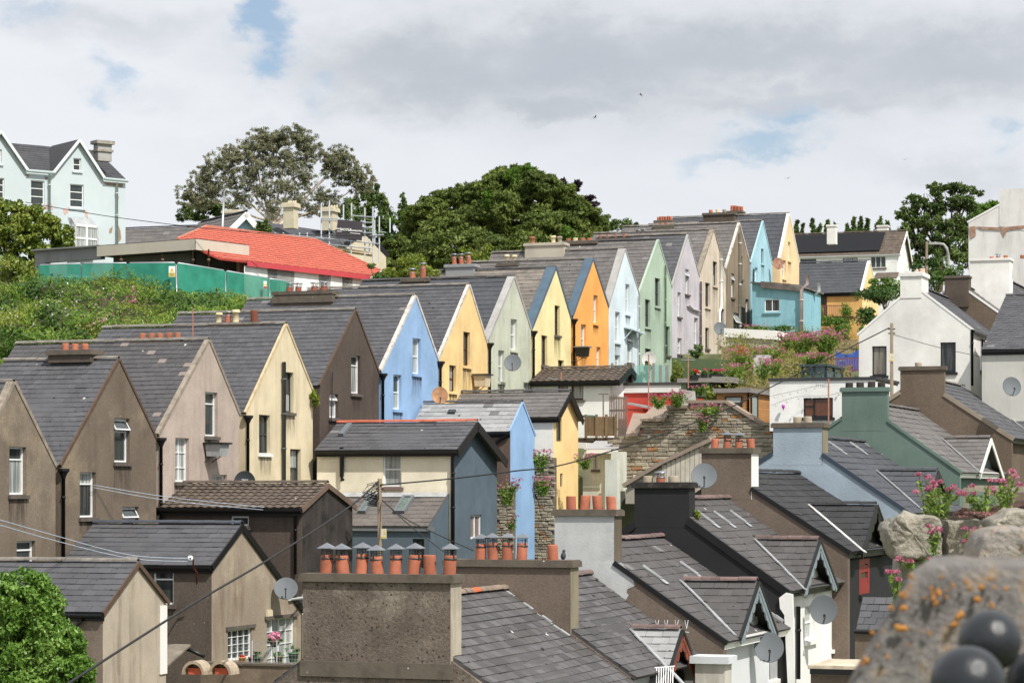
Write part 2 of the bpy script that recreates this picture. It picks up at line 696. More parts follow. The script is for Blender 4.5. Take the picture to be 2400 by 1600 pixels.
def ridge_tiles(roof, A, e1, L, m, r=0.13, step=0.45, drop=0.0):
    def mk():
        q = MB()
        N = 6
        for k, (y0, y1) in enumerate(((-step / 2 + 0.005, step / 2 - 0.005),)):
            ring = lambda rr, y: [Vector((y, rr * cos(pi * i / N), rr * 0.75 * sin(pi * i / N))) for i in range(N + 1)]
            v = ring(r, y0) + ring(r, y1) + ring(r - 0.03, y0) + ring(r - 0.03, y1)
            f = [(i, i + 1, N + 2 + i, N + 1 + i) for i in range(N)]
            f += [(i, i + 1, 2 * N + 3 + i, 2 * N + 2 + i) for i in range(N)]
            f += [(N + 1 + i, N + 2 + i, 3 * N + 4 + i, 3 * N + 3 + i) for i in range(N)]
            q.add(v, f)
        return q
    n = max(1, round(L / step))
    st = L / n
    me = piece_mesh(('ridge_tile', round(r, 3), round(step, 3)), mk, m)
    side = Z.cross(e1).normalized()
    for i in range(n):
        c = A + e1 * ((i + 0.5) * st) - Z * drop
        if seen(c):
            up = Z + side * random.gauss(0, 0.03)
            put_piece('ridge_tile', me, roof, cols(e1 * (st / step), side, up.normalized(), c + Z * random.uniform(-0.008, 0.008)))


# ------------------------------------------------------------------ building parts
def lb(mb, O, h, n, s0, s1, z0, z1, d0, d1):
    """box on a wall plane: along the wall s0..s1, up z0..z1, from depth d1 behind the face to d0 (negative = proud)"""
    return mb.boxv(O + h * s0 + Z * z0 - n * d1, h * (s1 - s0), Z * (z1 - z0), n * (d1 - d0))


def px_rect(fr, plane, O, r):
    """photo rectangle (x0, x1, top, bottom) on a wall plane -> (s0, s1, z0, z1) from O"""
    f, h = (fr.G, fr.V) if plane == 'G' else (fr.S, fr.R)
    xm = (r[0] + r[1]) / 2
    a, b = f(r[0], r[2], O), f(r[1], r[2], O)
    t, u = f(xm, r[2], O), f(xm, r[3], O)
    return ((a - O).dot(h), (b - O).dot(h), u.z - O.z, t.z - O.z)


def window(parent, O, h, n, rect, style='sash', fm=None, pm=None, sm=None, depth=0.13, bw=0.055, sill=True, name='window', stain=0.0):
    s0, s1, z0, z1 = rect
    fm = fm or M_white
    pm = pm or M_glass
    w, hh = s1 - s0, z1 - z0
    bw = min(bw, w * 0.16)
    q = MB()
    e = 0.003
    d0, d1 = depth - 0.07, depth
    lb(q, O, h, n, s0 + e, s0 + bw, z0 + e, z1 - e, d0, d1)
    lb(q, O, h, n, s1 - bw, s1 - e, z0 + e, z1 - e, d0, d1)
    lb(q, O, h, n, s0 + bw, s1 - bw, z0 + e, z0 + bw * 1.4, d0, d1)
    lb(q, O, h, n, s0 + bw, s1 - bw, z1 - bw, z1 - e, d0, d1)
    bars_h, bars_v, op = [], [], None
    if style == 'sash':
        bars_h = [0.5]
    elif style == 'top':
        bars_h = [0.74]
    elif style == 'open':
        bars_h, op = [0.7], (0.7, 1.0)
    elif style == 'openlow':
        bars_h, op = [0.45], (0.45, 1.0)
    elif style == 'grid':
        bars_h, bars_v = [0.33, 0.67], [0.5]
    elif style == 'grid8':
        bars_h, bars_v = [0.25, 0.5, 0.75], [0.25, 0.5, 0.75]
    elif style == 'two':
        bars_v = [0.5]
    elif style == 'three':
        bars_v = [0.34, 0.67]
    elif style == 'three_rows':
        bars_h = [0.34, 0.67]
    elif style == 'side':
        bars_v, bars_h = [0.36], []
    hb = bw * (0.5 if style == 'grid' else 0.3 if style == 'grid8' else 0.85) * 0.5
    for b in bars_h:
        lb(q, O, h, n, s0 + bw, s1 - bw, z0 + hh * b - hb, z0 + hh * b + hb, d0 + 0.008, d1)
    for b in bars_v:
        lb(q, O, h, n, s0 + w * b - hb, s0 + w * b + hb, z0 + bw, z1 - bw, d0 + 0.004, d1)
    if style == 'side':
        lb(q, O, h, n, s0 + bw, s0 + w * 0.36 - hb, z0 + hh * 0.58 - hb, z0 + hh * 0.58 + hb, d0 + 0.006, d1)
    wo_ = build(q, name, fm, parent)
    g = MB()
    d = depth - 0.025
    if style in ('plain', 'open', 'openlow', 'two', 'three', 'top', 'sash', 'three_rows', 'side') and (bars_h or bars_v) and style != 'side':
        hs = [0] + bars_h + [1]
        vs_ = [0] + bars_v + [1]
        for i in range(len(hs) - 1):
            for j in range(len(vs_) - 1):
                if op and hs[i] >= op[0] - 0.01:
                    dd = depth - 0.001
                else:
                    dd = d
                g = MB()
                lb(g, O, h, n, s0 + w * vs_[j] + (bw if j == 0 else hb), s0 + w * vs_[j + 1] - (bw if j == len(vs_) - 2 else hb),
                   z0 + hh * hs[i] + (bw * 1.4 if i == 0 else hb), z0 + hh * hs[i + 1] - (bw if i == len(hs) - 2 else hb), dd, dd + 0.012)
                build(g, 'pane', pm[i % 2] if isinstance(pm, tuple) else pm, wo_)
    else:
        lb(g, O, h, n, s0 + bw * 0.5, s1 - bw * 0.5, z0 + bw * 0.5, z1 - bw * 0.5, d, d + 0.012)
        build(g, 'pane', pm[0] if isinstance(pm, tuple) else pm, wo_)
    if op:      # a top-hung sash pushed open
        q = MB()
        za, zb = z0 + hh * op[0] + 0.01, z0 + hh * op[1] - bw
        top = O + Z * zb - n * d0
        dn = (-Z * 0.86 + n * 0.5).normalized()
        nn = h.cross(dn).normalized()
        ln = zb - za
        b2 = bw * 0.8
        a, b = s0 + bw * 0.6, s1 - bw * 0.6
        for u0, u1, v0, v1 in ((a, b, 0, b2), (a, b, ln - b2, ln), (a, a + b2, b2, ln - b2), (b - b2, b, b2, ln - b2)):
            q.boxv(top + h * u0 + dn * v0, h * (u1 - u0), dn * (v1 - v0), nn * 0.035)
        build(q, 'sash', fm, wo_)
        g = MB()
        g.boxv(top + h * (a + b2) + dn * b2 + nn * 0.01, h * (b - a - 2 * b2), dn * (ln - 2 * b2), nn * 0.01)
        build(g, 'pane', pm[0] if isinstance(pm, tuple) else pm, wo_)
    if sill:
        q = MB()
        lb(q, O, h, n, s0 - 0.09, s1 + 0.09, z0 - 0.11, z0 - 0.002, -0.09, -0.002)
        lb(q, O, h, n, s0 + 0.004, s1 - 0.004, z0 + 0.001, z0 + 0.02, -0.002, depth)
        build(q, 'sill', sm or M_sill, wo_)
        if stain:
            q = MB()
            a_, b_, dn_ = s0 - random.uniform(0, .1), s1 + random.uniform(0, .1), random.uniform(.5, 1.3)
            q.poly(*[O + h * s_ + Z * z_ + n * 0.004 for s_, z_ in ((a_, z0 - .1), (b_, z0 - .1), (b_ + .02, z0 - .1 - dn_), (a_ - .02, z0 - .1 - dn_ * random.uniform(.7, 1.2)))])
            build(q, 'grime', stain_mat('sill_grime_%d' % int(stain * 10), (62, 54, 46), stain), wo_, kind='stuff')
    return wo_


def pot(ch, p, r, hgt, m, style='plain', cap=None):
    q = MB()
    hgt *= random.uniform(0.92, 1.06)
    if style == 'roll':
        q.lathe(p, [(r * 0.95, 0), (r * 0.82, hgt * 0.1), (r * 0.8, hgt * 0.72), (r * 1.1, hgt * 0.76), (r * 1.15, hgt * 0.84), (r * 0.95, hgt * 0.88), (r * 0.98, hgt), (r * 0.72, hgt), (r * 0.7, hgt * 0.6)], 16)
    else:
        q.lathe(p, [(r, 0), (r, hgt * 0.5), (r * 0.99, hgt * 0.93), (r * 0.95, hgt), (r * 0.8, hgt), (r * 0.78, hgt * 0.5)], 18)
    k = (random.uniform(-0.09, 0.09), random.uniform(-0.05, 0.05))
    zb = p.z
    for v in q.v:
        v.x += (v.z - zb) * k[0]
        v.y += (v.z - zb) * k[1]
    build(q, 'chimney_pot', m, ch)
    top = p + Z * hgt + Vector((k[0] * hgt, k[1] * hgt, 0))
    if style == 'cowl':
        q = MB()
        ys = radians(random.uniform(-14, 14) - 19.5)
        ex, ey = Vector((cos(ys), sin(ys), 0)), Vector((-sin(ys), cos(ys), 0))
        ch_ = r * 1.05
        a = r * 1.24
        cs = [top + ex * (a * sx) + ey * (a * sy) + Z * ch_ for sx, sy in ((-1, -1), (1, -1), (1, 1), (-1, 1))]
        q.add(cs + [top + Z * (ch_ + r * 0.85)] + [c - Z * 0.012 for c in cs], [(0, 1, 4), (1, 2, 4), (2, 3, 4), (3, 0, 4), (5, 8, 7, 6), (0, 5, 6, 1), (1, 6, 7, 2), (2, 7, 8, 3), (3, 8, 5, 0)])
        build(q, 'cowl', M_zinc, ch)
        q = MB()
        for j in range(12):
            t = 2 * pi * j / 12
            o = Vector((cos(t), sin(t), 0)) * r * 0.93
            q.tube([top + o - Z * 0.04, top + o + Z * ch_], r * 0.035, 4, cap=False)
        for zz in (0.25, 0.5, 0.75):
            q.lathe(top + Z * ch_ * zz, [(r * 0.95, -0.006), (r * 0.98, 0), (r * 0.95, 0.006)], 12)
        q.lathe(top - Z * hgt * 0.2, [(r * 1.01, -0.018), (r * 1.05, -0.015), (r * 1.05, 0.015), (r * 1.01, 0.018)], 14)
        t = random.uniform(-2.2, -0.8)
        o = Vector((cos(t), sin(t), 0)) * r * 1.05
        q.bar(top + o - Z * hgt * 0.25, top + o + Z * ch_ * 0.8, 0.03, 0.012, o)
        build(q, 'cage', M_darkmetal, ch)
    elif style == 'hat':
        q = MB()
        q.lathe(top + Z * r * 0.75, [(r * 1.45, 0), (r * 1.4, 0.03), (0.01, r * 0.5)], 14)
        q.lathe(top + Z * r * 0.75, [(r * 1.45, 0), (0.01, 0.03)], 14)
        for j in range(4):
            t = pi / 2 * j + 0.5
            o = Vector((cos(t), sin(t), 0)) * r * 0.85
            q.tube([top + o - Z * 0.05, top + o + Z * r * 0.78], r * 0.09, 4)
        q.lathe(top - Z * hgt * 0.18, [(r * 1.0, -0.02), (r * 1.05, -0.015), (r * 1.05, 0.015), (r * 1.0, 0.02)], 14)
        build(q, 'cowl', M_zinc, ch)
    return top


def pipe(parent, pts, r, m, name='drainpipe', n=8, clips=True):
    q = MB()
    q.tube(pts, r, n)
    if clips:
        for a, b in zip(pts[:-1], pts[1:]):
            ln = (b - a).length
            for k in range(int(ln / 1.3)):
                p = a + (b - a) * ((k + 0.5) * 1.3 / ln)
                if abs((b - a).normalized().z) > 0.9:
                    q.lathe(p, [(r * 1.05, -0.03), (r * 1.35, -0.03), (r * 1.35, 0.03), (r * 1.05, 0.03)], n)
    return build(q, name, m, parent)


def gable_house(name, label, fr, Y, apex, le, re, backx, wallm, roofm, wins=(), swins=(), slate=(0.3, 0.24), joined=False, cap=300, cop=None, barge=None, gutter=None,
                ridgem=None, eo=0.0, vo=0.0, depth_down=8.5, group=None, cat='house', pipem=None, pipe_to=None, tile=False, L=None, wdepth=0.13, sillm=None, rslates=False, rr=0.12, sidem=None, skip=None,
                base_py=None, lift=0.055):
    O = P(apex[0], apex[1], Y)
    V, R, U = fr.V, fr.R, fr.U
    A, B = fr.G(le[0], le[1], O), fr.G(re[0], re[1], O)
    if L is None:
        L = atx(backx, O, U)
    zb = -depth_down if base_py is None else P(apex[0], base_py, Y).z - O.z
    root = thing(name, label, cat, O + Z * zb - R * L / 2, group)
    sl, zl, sr, zr = (A - O).dot(V), A.z - O.z, (B - O).dot(V), B.z - O.z
    holes = [px_rect(fr, 'G', O, w[:4]) for w in wins]
    q = MB()
    q.face_with_holes(O, V, [(sl, zb), (sl, zl), (0, 0), (sr, zr), (sr, zb)], holes, R, wdepth)
    bk = [O + U * L + V * s + Z * z for s, z in ((sl, zb), (sl, zl), (0, 0), (sr, zr), (sr, zb))]
    q.poly(*bk)
    q.poly(B, B + U * L, bk[4], O + V * sr + Z * zb)
    SO = Vector((A.x, A.y, A.z))
    if sidem is None and not swins:
        q.poly(A, A + U * L, bk[0], O + V * sl + Z * zb)
    wall = build(q, 'wall', wallm, root)
    if sidem is not None or swins:
        sh_ = [px_rect(fr, 'S', SO, w[:4]) for w in swins]
        q = MB()
        q.face_with_holes(SO, R, [(-L, zb - zl), (-L, 0), (0, 0), (0, zb - zl)], sh_, -V, wdepth)
        build(q, 'side_wall', sidem or wallm, root)
        for w, r in zip(swins, sh_):
            kw = w[4] if len(w) > 4 else {}
            window(root, SO, R, -V, r, depth=wdepth, **kw)
    for w, r in zip(wins, holes):
        kw = dict(w[4]) if len(w) > 4 else {}
        if group and 'row' in group:
            kw.setdefault('stain', 0.7 if joined is False else 0.5)
        window(root, O, V, R, r, depth=wdepth, **kw)
    # roof
    e2 = (A - O).normalized()
    H = (A - O).length + eo
    n = U.cross(e2)
    n = n if n.z > 0 else -n
    f2 = (B - O).normalized()
    H2 = (B - O).length + eo
    n2 = U.cross(f2)
    n2 = n2 if n2.z > 0 else -n2
    top = O + R * vo
    q = MB()
    q.boxv(top + n * 0.003, U * (L + vo), e2 * H, n * (lift - 0.006))
    q.boxv(top + n2 * 0.004, U * (L + vo), f2 * H2, n2 * (lift + 0.01))
    roof = build(q, 'roof', roofm, root)
    slates(roof, top + n * lift, U, L + vo, e2, H, n, slate[0], slate[1], roofm, cap=cap, joined=joined, name='tile' if tile else 'slate', wave=tile, skip=skip)
    if rslates:
        slates(roof, top + n2 * (lift + 0.012), U, L + vo, f2, H2, n2, slate[0], slate[1], roofm, joined=True, name='tile' if tile else 'slate', wave=tile)
    ridge_tiles(roof, top + Z * (lift + 0.035), U, L + vo, ridgem or M_ridge, r=rr)
    if cop:
        cm, cw, ch = cop
        q = MB()
        q.boxv(O + R * 0.035 + n * 0.004, U * cw, e2 * H, n * (lift + 0.05 + ch))
        q.boxv(O + R * 0.03 + n2 * 0.004, U * cw * 0.6, f2 * H2, n2 * (lift + 0.045 + ch))
        build(q, 'coping', cm, roof)
    if barge:
        bm_, bh = barge
        q = MB()
        for a, d_, hl, nm in ((O, e2, H, n), (O, f2, H2, n2)):
            q.boxv(a + R * (vo - 0.01) + nm * (lift + 0.02), R * 0.045, d_ * hl, -nm * (bh + lift))
        build(q, 'bargeboard', bm_, root)
    if gutter:
        q = MB()
        g0 = O + e2 * (H + 0.02) + R * vo - Z * 0.03
        q.tube([g0, g0 + U * (L + vo)], 0.075, 8)
        q.boxv(g0 + V * 0.07 - Z * 0.15, U * (L + vo), V * 0.03, Z * 0.16)
        build(q, 'gutter', gutter, root)
    if pipem:
        p0 = A + R * 0.09 + V * 0.0
        hp = MB()
        hp.lathe(p0 - Z * 0.35, [(0.06, 0), (0.13, 0.16), (0.19, 0.22), (0.19, 0.3), (0.15, 0.3)], 8, smooth=False)
        zz = zb + 0.2 if pipe_to is None else fr.G(le[0], pipe_to, O).z - O.z
        dp = pipe(root, [p0 - Z * 0.3, O + V * sl + R * 0.09 + Z * zz], 0.055, pipem)
        build(hp, 'hopper', pipem, dp)
    return dict(root=root, O=O, A=A, B=B, L=L, fr=fr, roof=roof, wall=wall, e2=e2, n=n, H=H, SO=SO, f2=f2, n2=n2)


def stack(parent, fr, Y, x0, x1, ytop, ybot, side_x, m, capm, pots=(), potm=None, cap=(0.07, 0.16), name='chimney', depth=None, base=None, pot_z=0.0, band=None, flare=0, side_m=None):
    """chimney stack: broad face towards the camera (x0..x1), pots as (x, kind, height px, width px, material)"""
    O = P((x0 + x1) / 2, ytop, Y)
    a, b = fr.S(x0, ytop, O), fr.S(x1, ytop, O)
    zt, zb = a.z, fr.S(x0, ybot, O).z
    w = (b - a).dot(fr.R)
    D = depth or atx(side_x, b, fr.V)
    q = MB()
    o = Vector((a.x, a.y, zb))
    q.boxv(o, fr.R * w, fr.V * D, Z * (zt - zb))
    c = build(q, name, m, parent)
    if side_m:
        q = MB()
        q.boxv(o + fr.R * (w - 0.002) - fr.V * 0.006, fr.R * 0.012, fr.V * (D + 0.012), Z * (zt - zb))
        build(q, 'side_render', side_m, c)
    q = MB()
    ov, ch = cap
    q.boxv(Vector((a.x, a.y, zt - 0.002)) - fr.R * ov - fr.V * ov, fr.R * (w + 2 * ov), fr.V * (D + 2 * ov), Z * ch * 0.8)
    q.boxv(Vector((a.x, a.y, zt + ch * 0.8 - 0.004)) - fr.R * ov * 0.6 - fr.V * ov * 0.6, fr.R * (w + 1.2 * ov), fr.V * (D + 1.2 * ov), Z * ch * 0.2)
    if band:
        q.boxv(Vector((a.x, a.y, zt - band[0])) - fr.R * ov * 0.7 - fr.V * ov * 0.7, fr.R * (w + 1.4 * ov), fr.V * (D + 1.4 * ov), Z * band[1])
    build(q, 'cap', capm, c)
    sc = F / Y
    for x, kind, hp, wp, pm in pots:
        c0 = fr.S(x, ytop, O)
        c0 = Vector((c0.x, c0.y, zt + ch - 0.01)) + fr.V * D * 0.5
        pot(c, c0, wp / 2 / (F / c0.y), hp / (F / c0.y), pm, kind)
    return c


def dish(label, c, face, rx, m, arm=None, ratio=1.08, mount=None, group=None, text=None, lnb=True):
    """satellite dish: c centre of the reflector, face the way it looks"""
    face = face.normalized()
    root = thing('satellite_dish', label, 'satellite dish', c - face * 0.25 - Z * rx, group)
    up = (Z - face * Z.dot(face)).normalized()
    sd_ = up.cross(face).normalized()
    q = MB()
    N, K = 28, 6
    vs = [c - face * (0.16 * rx)]
    for k in range(1, K + 1):
        r = k / K
        vs += [c - face * (0.16 * rx * (1 - r * r)) + sd_ * (rx * r * cos(2 * pi * j / N)) + up * (rx * ratio * r * sin(2 * pi * j / N)) for j in range(N)]
    fs = [(0, 1 + j, 1 + (j + 1) % N) for j in range(N)]
    fs += [(1 + k * N + j, 1 + (k + 1) * N + j, 1 + (k + 1) * N + (j + 1) % N, 1 + k * N + (j + 1) % N) for k in range(K - 1) for j in range(N)]
    q.add(vs, fs, True)
    lastr = [vs[1 + (K - 1) * N + j] for j in range(N)]
    q.add(lastr + [p - face * 0.02 + (p - c).normalized() * 0.006 for p in lastr], [(j, (j + 1) % N, N + (j + 1) % N, N + j) for j in range(N)], True)
    ref = build(q, 'reflector', m, root)
    q = MB()
    foot = c - up * rx * ratio * 0.92 - face * 0.06
    tip = c + face * rx * 0.95 - up * rx * 0.62
    if lnb:
        q.tube([foot, tip], 0.018, 6)
        build(q, 'arm', M_darkmetal, root)
        q = MB()
        q.tube([tip - face * 0.02, tip - face * 0.12 + up * 0.06], 0.035, 8)
        build(q, 'receiver', M_black, root)
    q = MB()
    bk = c - face * rx * 0.17
    mp = mount or (c - face * 0.35 - Z * rx * 0.5)
    q.tube([bk, bk - face * 0.1, mp + Z * 0.1, mp], 0.025, 6)
    build(q, 'bracket', M_darkmetal, root)
    if text:
        for s_, sz, dz in text:
            text_obj(s_, sz, M_white, root, c + up * dz - face * 0.12 * rx, sd_, up, face)
    return root


def text_obj(s, size, m, parent, loc, right, up, nrm, name='lettering', ext=0.004, bold=0.0):
    cu = bpy.data.curves.new('lettering', 'FONT')
    cu.body = s
    cu.size = size
    cu.align_x = 'CENTER'
    cu.align_y = 'CENTER'
    cu.extrude = ext
    cu.offset = bold
    cu.resolution_u = 2
    tmp = bpy.data.objects.new('lettering_tmp', cu)
    COL.objects.link(tmp)
    bpy.context.view_layer.update()
    dg = bpy.context.evaluated_depsgraph_get()
    me = bpy.data.meshes.new_from_object(tmp.evaluated_get(dg))
    bpy.data.objects.remove(tmp)
    me.materials.clear()
    me.materials.append(m)
    return put_piece(name, me, parent, cols(right, up, nrm, loc + nrm * (ext + 0.004)))


# ------------------------------------------------------------------ foliage
def leaf_quads(C, size, aspect=0.55, out=None, outw=0.6, droop=0.0):
    n = len(C)
    d = rng.normal(size=(n, 3))
    d /= np.linalg.norm(d, axis=1, keepdims=True)
    d[:, 2] -= droop
    d /= np.linalg.norm(d, axis=1, keepdims=True)
    nr = rng.normal(size=(n, 3))
    if out is not None:
        nr = nr * (1 - outw) + out * outw * 1.7
    b = np.cross(nr, d)
    b /= np.linalg.norm(b, axis=1, keepdims=True) + 1e-9
    s = (size * rng.uniform(0.65, 1.35, n))[:, None]
    u, w = d * s, b * s * aspect
    bend = np.cross(d, b) * s * 0.15
    v = np.stack([C - u, C + w * 0.9 - bend, C + u, C - w * 0.9 - bend], 1).reshape(-1, 3)
    return v


def quad_mesh(name, V, m, parent=None, base=None, kind=None, label=None):
    base = BASE[parent.name] if parent is not None else Vector(base)
    V = V - np.array(base)
    n = len(V) // 4
    me = bpy.data.meshes.new(name)
    me.vertices.add(len(V))
    me.vertices.foreach_set('co', V.astype(np.float32).ravel())
    me.loops.add(len(V))
    me.loops.foreach_set('vertex_index', np.arange(len(V), dtype=np.int32))
    me.polygons.add(n)
    me.polygons.foreach_set('loop_start', np.arange(0, len(V), 4, dtype=np.int32))
    me.materials.append(m)
    me.update(calc_edges=True)
    me.validate()
    o = bpy.data.objects.new(name, me)
    COL.objects.link(o)
    if parent is not None:
        o.parent = parent
    else:
        o.location = base
    BASE[o.name] = base
    return tags(o, label, None, None, kind)


def blob_leaves(c, r, n, sub=14, subr=0.34, shell=0.55, flat=1.0):
    """n leaf places clustered in sub-clumps over an ellipsoid, and the outward directions there"""
    d = rng.normal(size=(sub, 3))
    d /= np.linalg.norm(d, axis=1, keepdims=True)
    rad = rng.uniform(shell, 1.0, sub)[:, None]
    cen = d * rad
    k = rng.integers(0, sub, n)
    e = rng.normal(size=(n, 3))
    e /= np.linalg.norm(e, axis=1, keepdims=True)
    e *= (rng.uniform(0, 1, n) ** 0.45)[:, None] * subr * rng.uniform(0.6, 1.3, sub)[k][:, None]
    e[:, 2] *= flat
    p = cen[k] + e
    o = e / (np.linalg.norm(e, axis=1, keepdims=True) + 1e-9) * 0.75 + d[k] * 0.5
    return p * np.array(r) + np.array(c), o


def tree(name, label, Y, trunk, blobs, m, barkm, leaf=0.14, dens=1.0, aspect=0.5, group=None, sub=16, subr=0.33, shell=0.5, depth=0.9, limbs=True, trunk_r=0.35, droop=0.0, outw=0.55, cat='tree', flat=1.0, limb_px=()):
    """blobs: crown masses (x, y, half width, half height, leaves[, depth offset in m]) in photo units at depth Y"""
    base = P(trunk[0], trunk[1], Y)
    root = thing(name, label, cat, base, group)
    sc = Y / F
    vs = []
    q = MB()
    fork = P(trunk[2], trunk[3], Y)
    q.tube([base, base.lerp(fork, 0.5) + Vector((random.uniform(-.1, .1), 0, 0)), fork], trunk_r, 10, trunk_r * 0.7)
    for b in blobs:
        x, y, rx, ry, n = b[:5]
        c = P(x, y, Y)
        dy = b[5] if len(b) > 5 else 0.0
        c = c * ((Y + dy) / Y)
        n = int(n * dens * 1.6)
        p, o = blob_leaves(c, (rx * sc, min(rx, ry * 1.4) * sc * depth, ry * sc), n, sub, subr, shell, flat)
        vs.append(leaf_quads(p, leaf, aspect, o, outw, droop))
        if limbs:
            mid = fork.lerp(c, 0.55) + Vector((random.uniform(-.3, .3), random.uniform(-.3, .3), -0.12 * (c - fork).length))
            q.tube([fork, fork.lerp(mid, 0.5), mid, c], trunk_r * 0.5, 7, trunk_r * 0.12)
            for _ in range(4):
                e = c + Vector((random.uniform(-1, 1) * rx * sc * .8, random.uniform(-1, 1) * rx * sc * .5, random.uniform(-.6, 1) * ry * sc * .8))
                s0 = mid.lerp(c, random.uniform(0, 0.8))
                q.tube([s0, s0.lerp(e, 0.5) - Z * 0.06 * (e - s0).length, e], trunk_r * 0.17, 5, trunk_r * 0.05)
    for pts in limb_px:
        q.tube([P(x, y, Y) for x, y in pts], trunk_r * 0.42, 7, trunk_r * 0.1)
    build(q, 'trunk', barkm, root)
    quad_mesh('crown', np.concatenate(vs), m, root)
    return root


def shrub(name, label, c, r, n, m, leaf=0.08, group=None, cat='shrub', sub=10, aspect=0.5, flowers=None, stemm=None):
    c = Vector(c)
    root = thing(name, label, cat, c - Z * r[2], group)
    p, o = blob_leaves(c, r, n, sub, 0.42, 0.35)
    quad_mesh('foliage', leaf_quads(p, leaf, aspect, o), m, root)
    q = MB()
    for _ in range(6):
        e = c + Vector((random.uniform(-.6, .6) * r[0], random.uniform(-.6, .6) * r[1], random.uniform(-.2, .7) * r[2]))
        q.tube([c - Z * r[2] * 1.05, (c - Z * r[2] * 0.5).lerp(e, 0.4), e], 0.02 + r[2] * 0.02, 5, 0.006)
    build(q, 'stems', stemm or M_bark, root)
    if flowers:
        fm_, fn, fs = flowers
        p, o = blob_leaves(c + Z * r[2] * 0.15, tuple(x * 1.02 for x in r), fn, max(6, fn // 22), 0.16, 0.8)
        quad_mesh('flowers', leaf_quads(p, fs, 0.8, o), fm_, root)
    return root


def valerian(label, c, w, h, nst, leafm, flm, group=None, leaf=0.05, head=0.06, lean=(0, 0), petals=26, leaves=26):
    """red valerian: upright leafy stems with domed pink flower heads"""
    c = Vector(c)
    root = thing('valerian_plant', label, 'flowering plant', c, group)
    q = MB()
    LV, FV, LO = [], [], []
    for i in range(nst):
        a = random.uniform(0, 2 * pi)
        r = random.uniform(0.1, 1) ** 0.6
        tip = c + Vector((cos(a) * r * w + lean[0], sin(a) * r * w * 0.7 + lean[1], h * random.uniform(0.55, 1.05)))
        mid = c.lerp(tip, 0.5) + Z * h * 0.06
        b = c + Vector((cos(a), sin(a), 0)) * r * w * 0.2
        q.tube([b, mid, tip], 0.006, 4, 0.003, cap=False)
        for k in range(leaves):
            t = random.uniform(0.05, 0.85)
            pnt = (b.lerp(mid, t * 2) if t < 0.5 else mid.lerp(tip, t * 2 - 1))
            s_ = 1 - 0.55 * t
            LV.append(np.array(pnt) + rng.normal(size=3) * leaf * 0.8 * s_)
        hd = head * random.uniform(0.6, 1.2)
        n = petals
        e = rng.normal(size=(n, 3))
        e /= np.linalg.norm(e, axis=1, keepdims=True)
        e[:, 2] = np.abs(e[:, 2]) * 1.0 - 0.25
        FV.append(np.array(tip) + e * hd)
    build(q, 'stems', M_stem, root)
    C = np.array(LV)
    quad_mesh('foliage', leaf_quads(C, leaf, 0.34), leafm, root)
    C = np.concatenate(FV)
    quad_mesh('flower_heads', leaf_quads(C, head * 0.34, 0.8), flm, root, None, 'stuff')
    return root


def inside(poly, x, y):
    c = False
    j = len(poly) - 1
    for i in range(len(poly)):
        xi, yi = poly[i]
        xj, yj = poly[j]
        if (yi > y) != (yj > y) and x < (xj - xi) * (y - yi) / (yj - yi) + xi:
            c = not c
        j = i
    return c


def rubble(root, O, h, n, poly, course=(0.1, 0.2), width=(0.2, 0.55), m=None, cap=300, proud=0.05):
    """rubble stones laid in rough courses inside the photo polygon on the wall plane"""
    pts = [hit(x, y, O, n) for x, y in poly]
    ss = [(p - O).dot(h) for p in pts]
    zs = [p.z - O.z for p in pts]
    pl = list(zip(ss, zs))
    vars_ = []
    for k in range(5):
        def mk():
            q = MB()
            j = lambda a: random.uniform(-a, a)
            back = [Vector((sx * .5, sy * .5, -0.6)) for sx, sy in ((-1, -1), (1, -1), (1, 1), (-1, 1))]
            midl = [Vector((sx * .5 + j(.03), sy * .5 + j(.04), 0.1)) for sx, sy in ((-1, -1), (1, -1), (1, 1), (-1, 1))]
            fr_ = [Vector((sx * .4 + j(.06), sy * .37 + j(.08), 0.5 + j(.2))) for sx, sy in ((-1, -1), (1, -1), (1, 1), (-1, 1))]
            f = [(8, 9, 10, 11)] + [(i, (i + 1) % 4, 4 + (i + 1) % 4, 4 + i) for i in range(4)] + [(4 + i, 4 + (i + 1) % 4, 8 + (i + 1) % 4, 8 + i) for i in range(4)]
            return q.add(back + midl + fr_, f)
        vars_.append(piece_mesh(('stone', k), mk, m))
    items = []
    z = min(zs)
    while z < max(zs):
        ch = random.uniform(*course)
        s = min(ss) - random.uniform(0, 0.3)
        while s < max(ss):
            w = random.uniform(*width) * (0.7 + ch / sum(course))
            hh = ch * random.uniform(0.82, 1.0)
            cs, cz = s + w / 2, z + ch / 2 + random.uniform(-.015, .015)
            if inside(pl, cs, cz):
                items.append((cs, cz, w, hh))
            s += w
        z += ch
    items.sort(key=lambda q: -q[2] * q[3])
    rest = MB()
    for i, (cs, cz, w, hh) in enumerate(items):
        c = O + h * cs + Z * cz
        a = random.gauss(0, 0.05)
        hx = (h + Z * a).normalized()
        up = (Z - h * a).normalized()
        if i < cap:
            put_piece('stone', random.choice(vars_), root, cols(hx * (w - 0.012), up * (hh - 0.01), n * proud * random.uniform(0.7, 1.5), c + n * 0.004))
        else:
            o = c - hx * w * .46 - up * hh * .46
            rest.boxv(o, hx * w * .92, up * hh * .9, n * proud * random.uniform(.3, .7))
    if rest.v:
        build(rest, 'small_stones', m, root, kind='stuff')


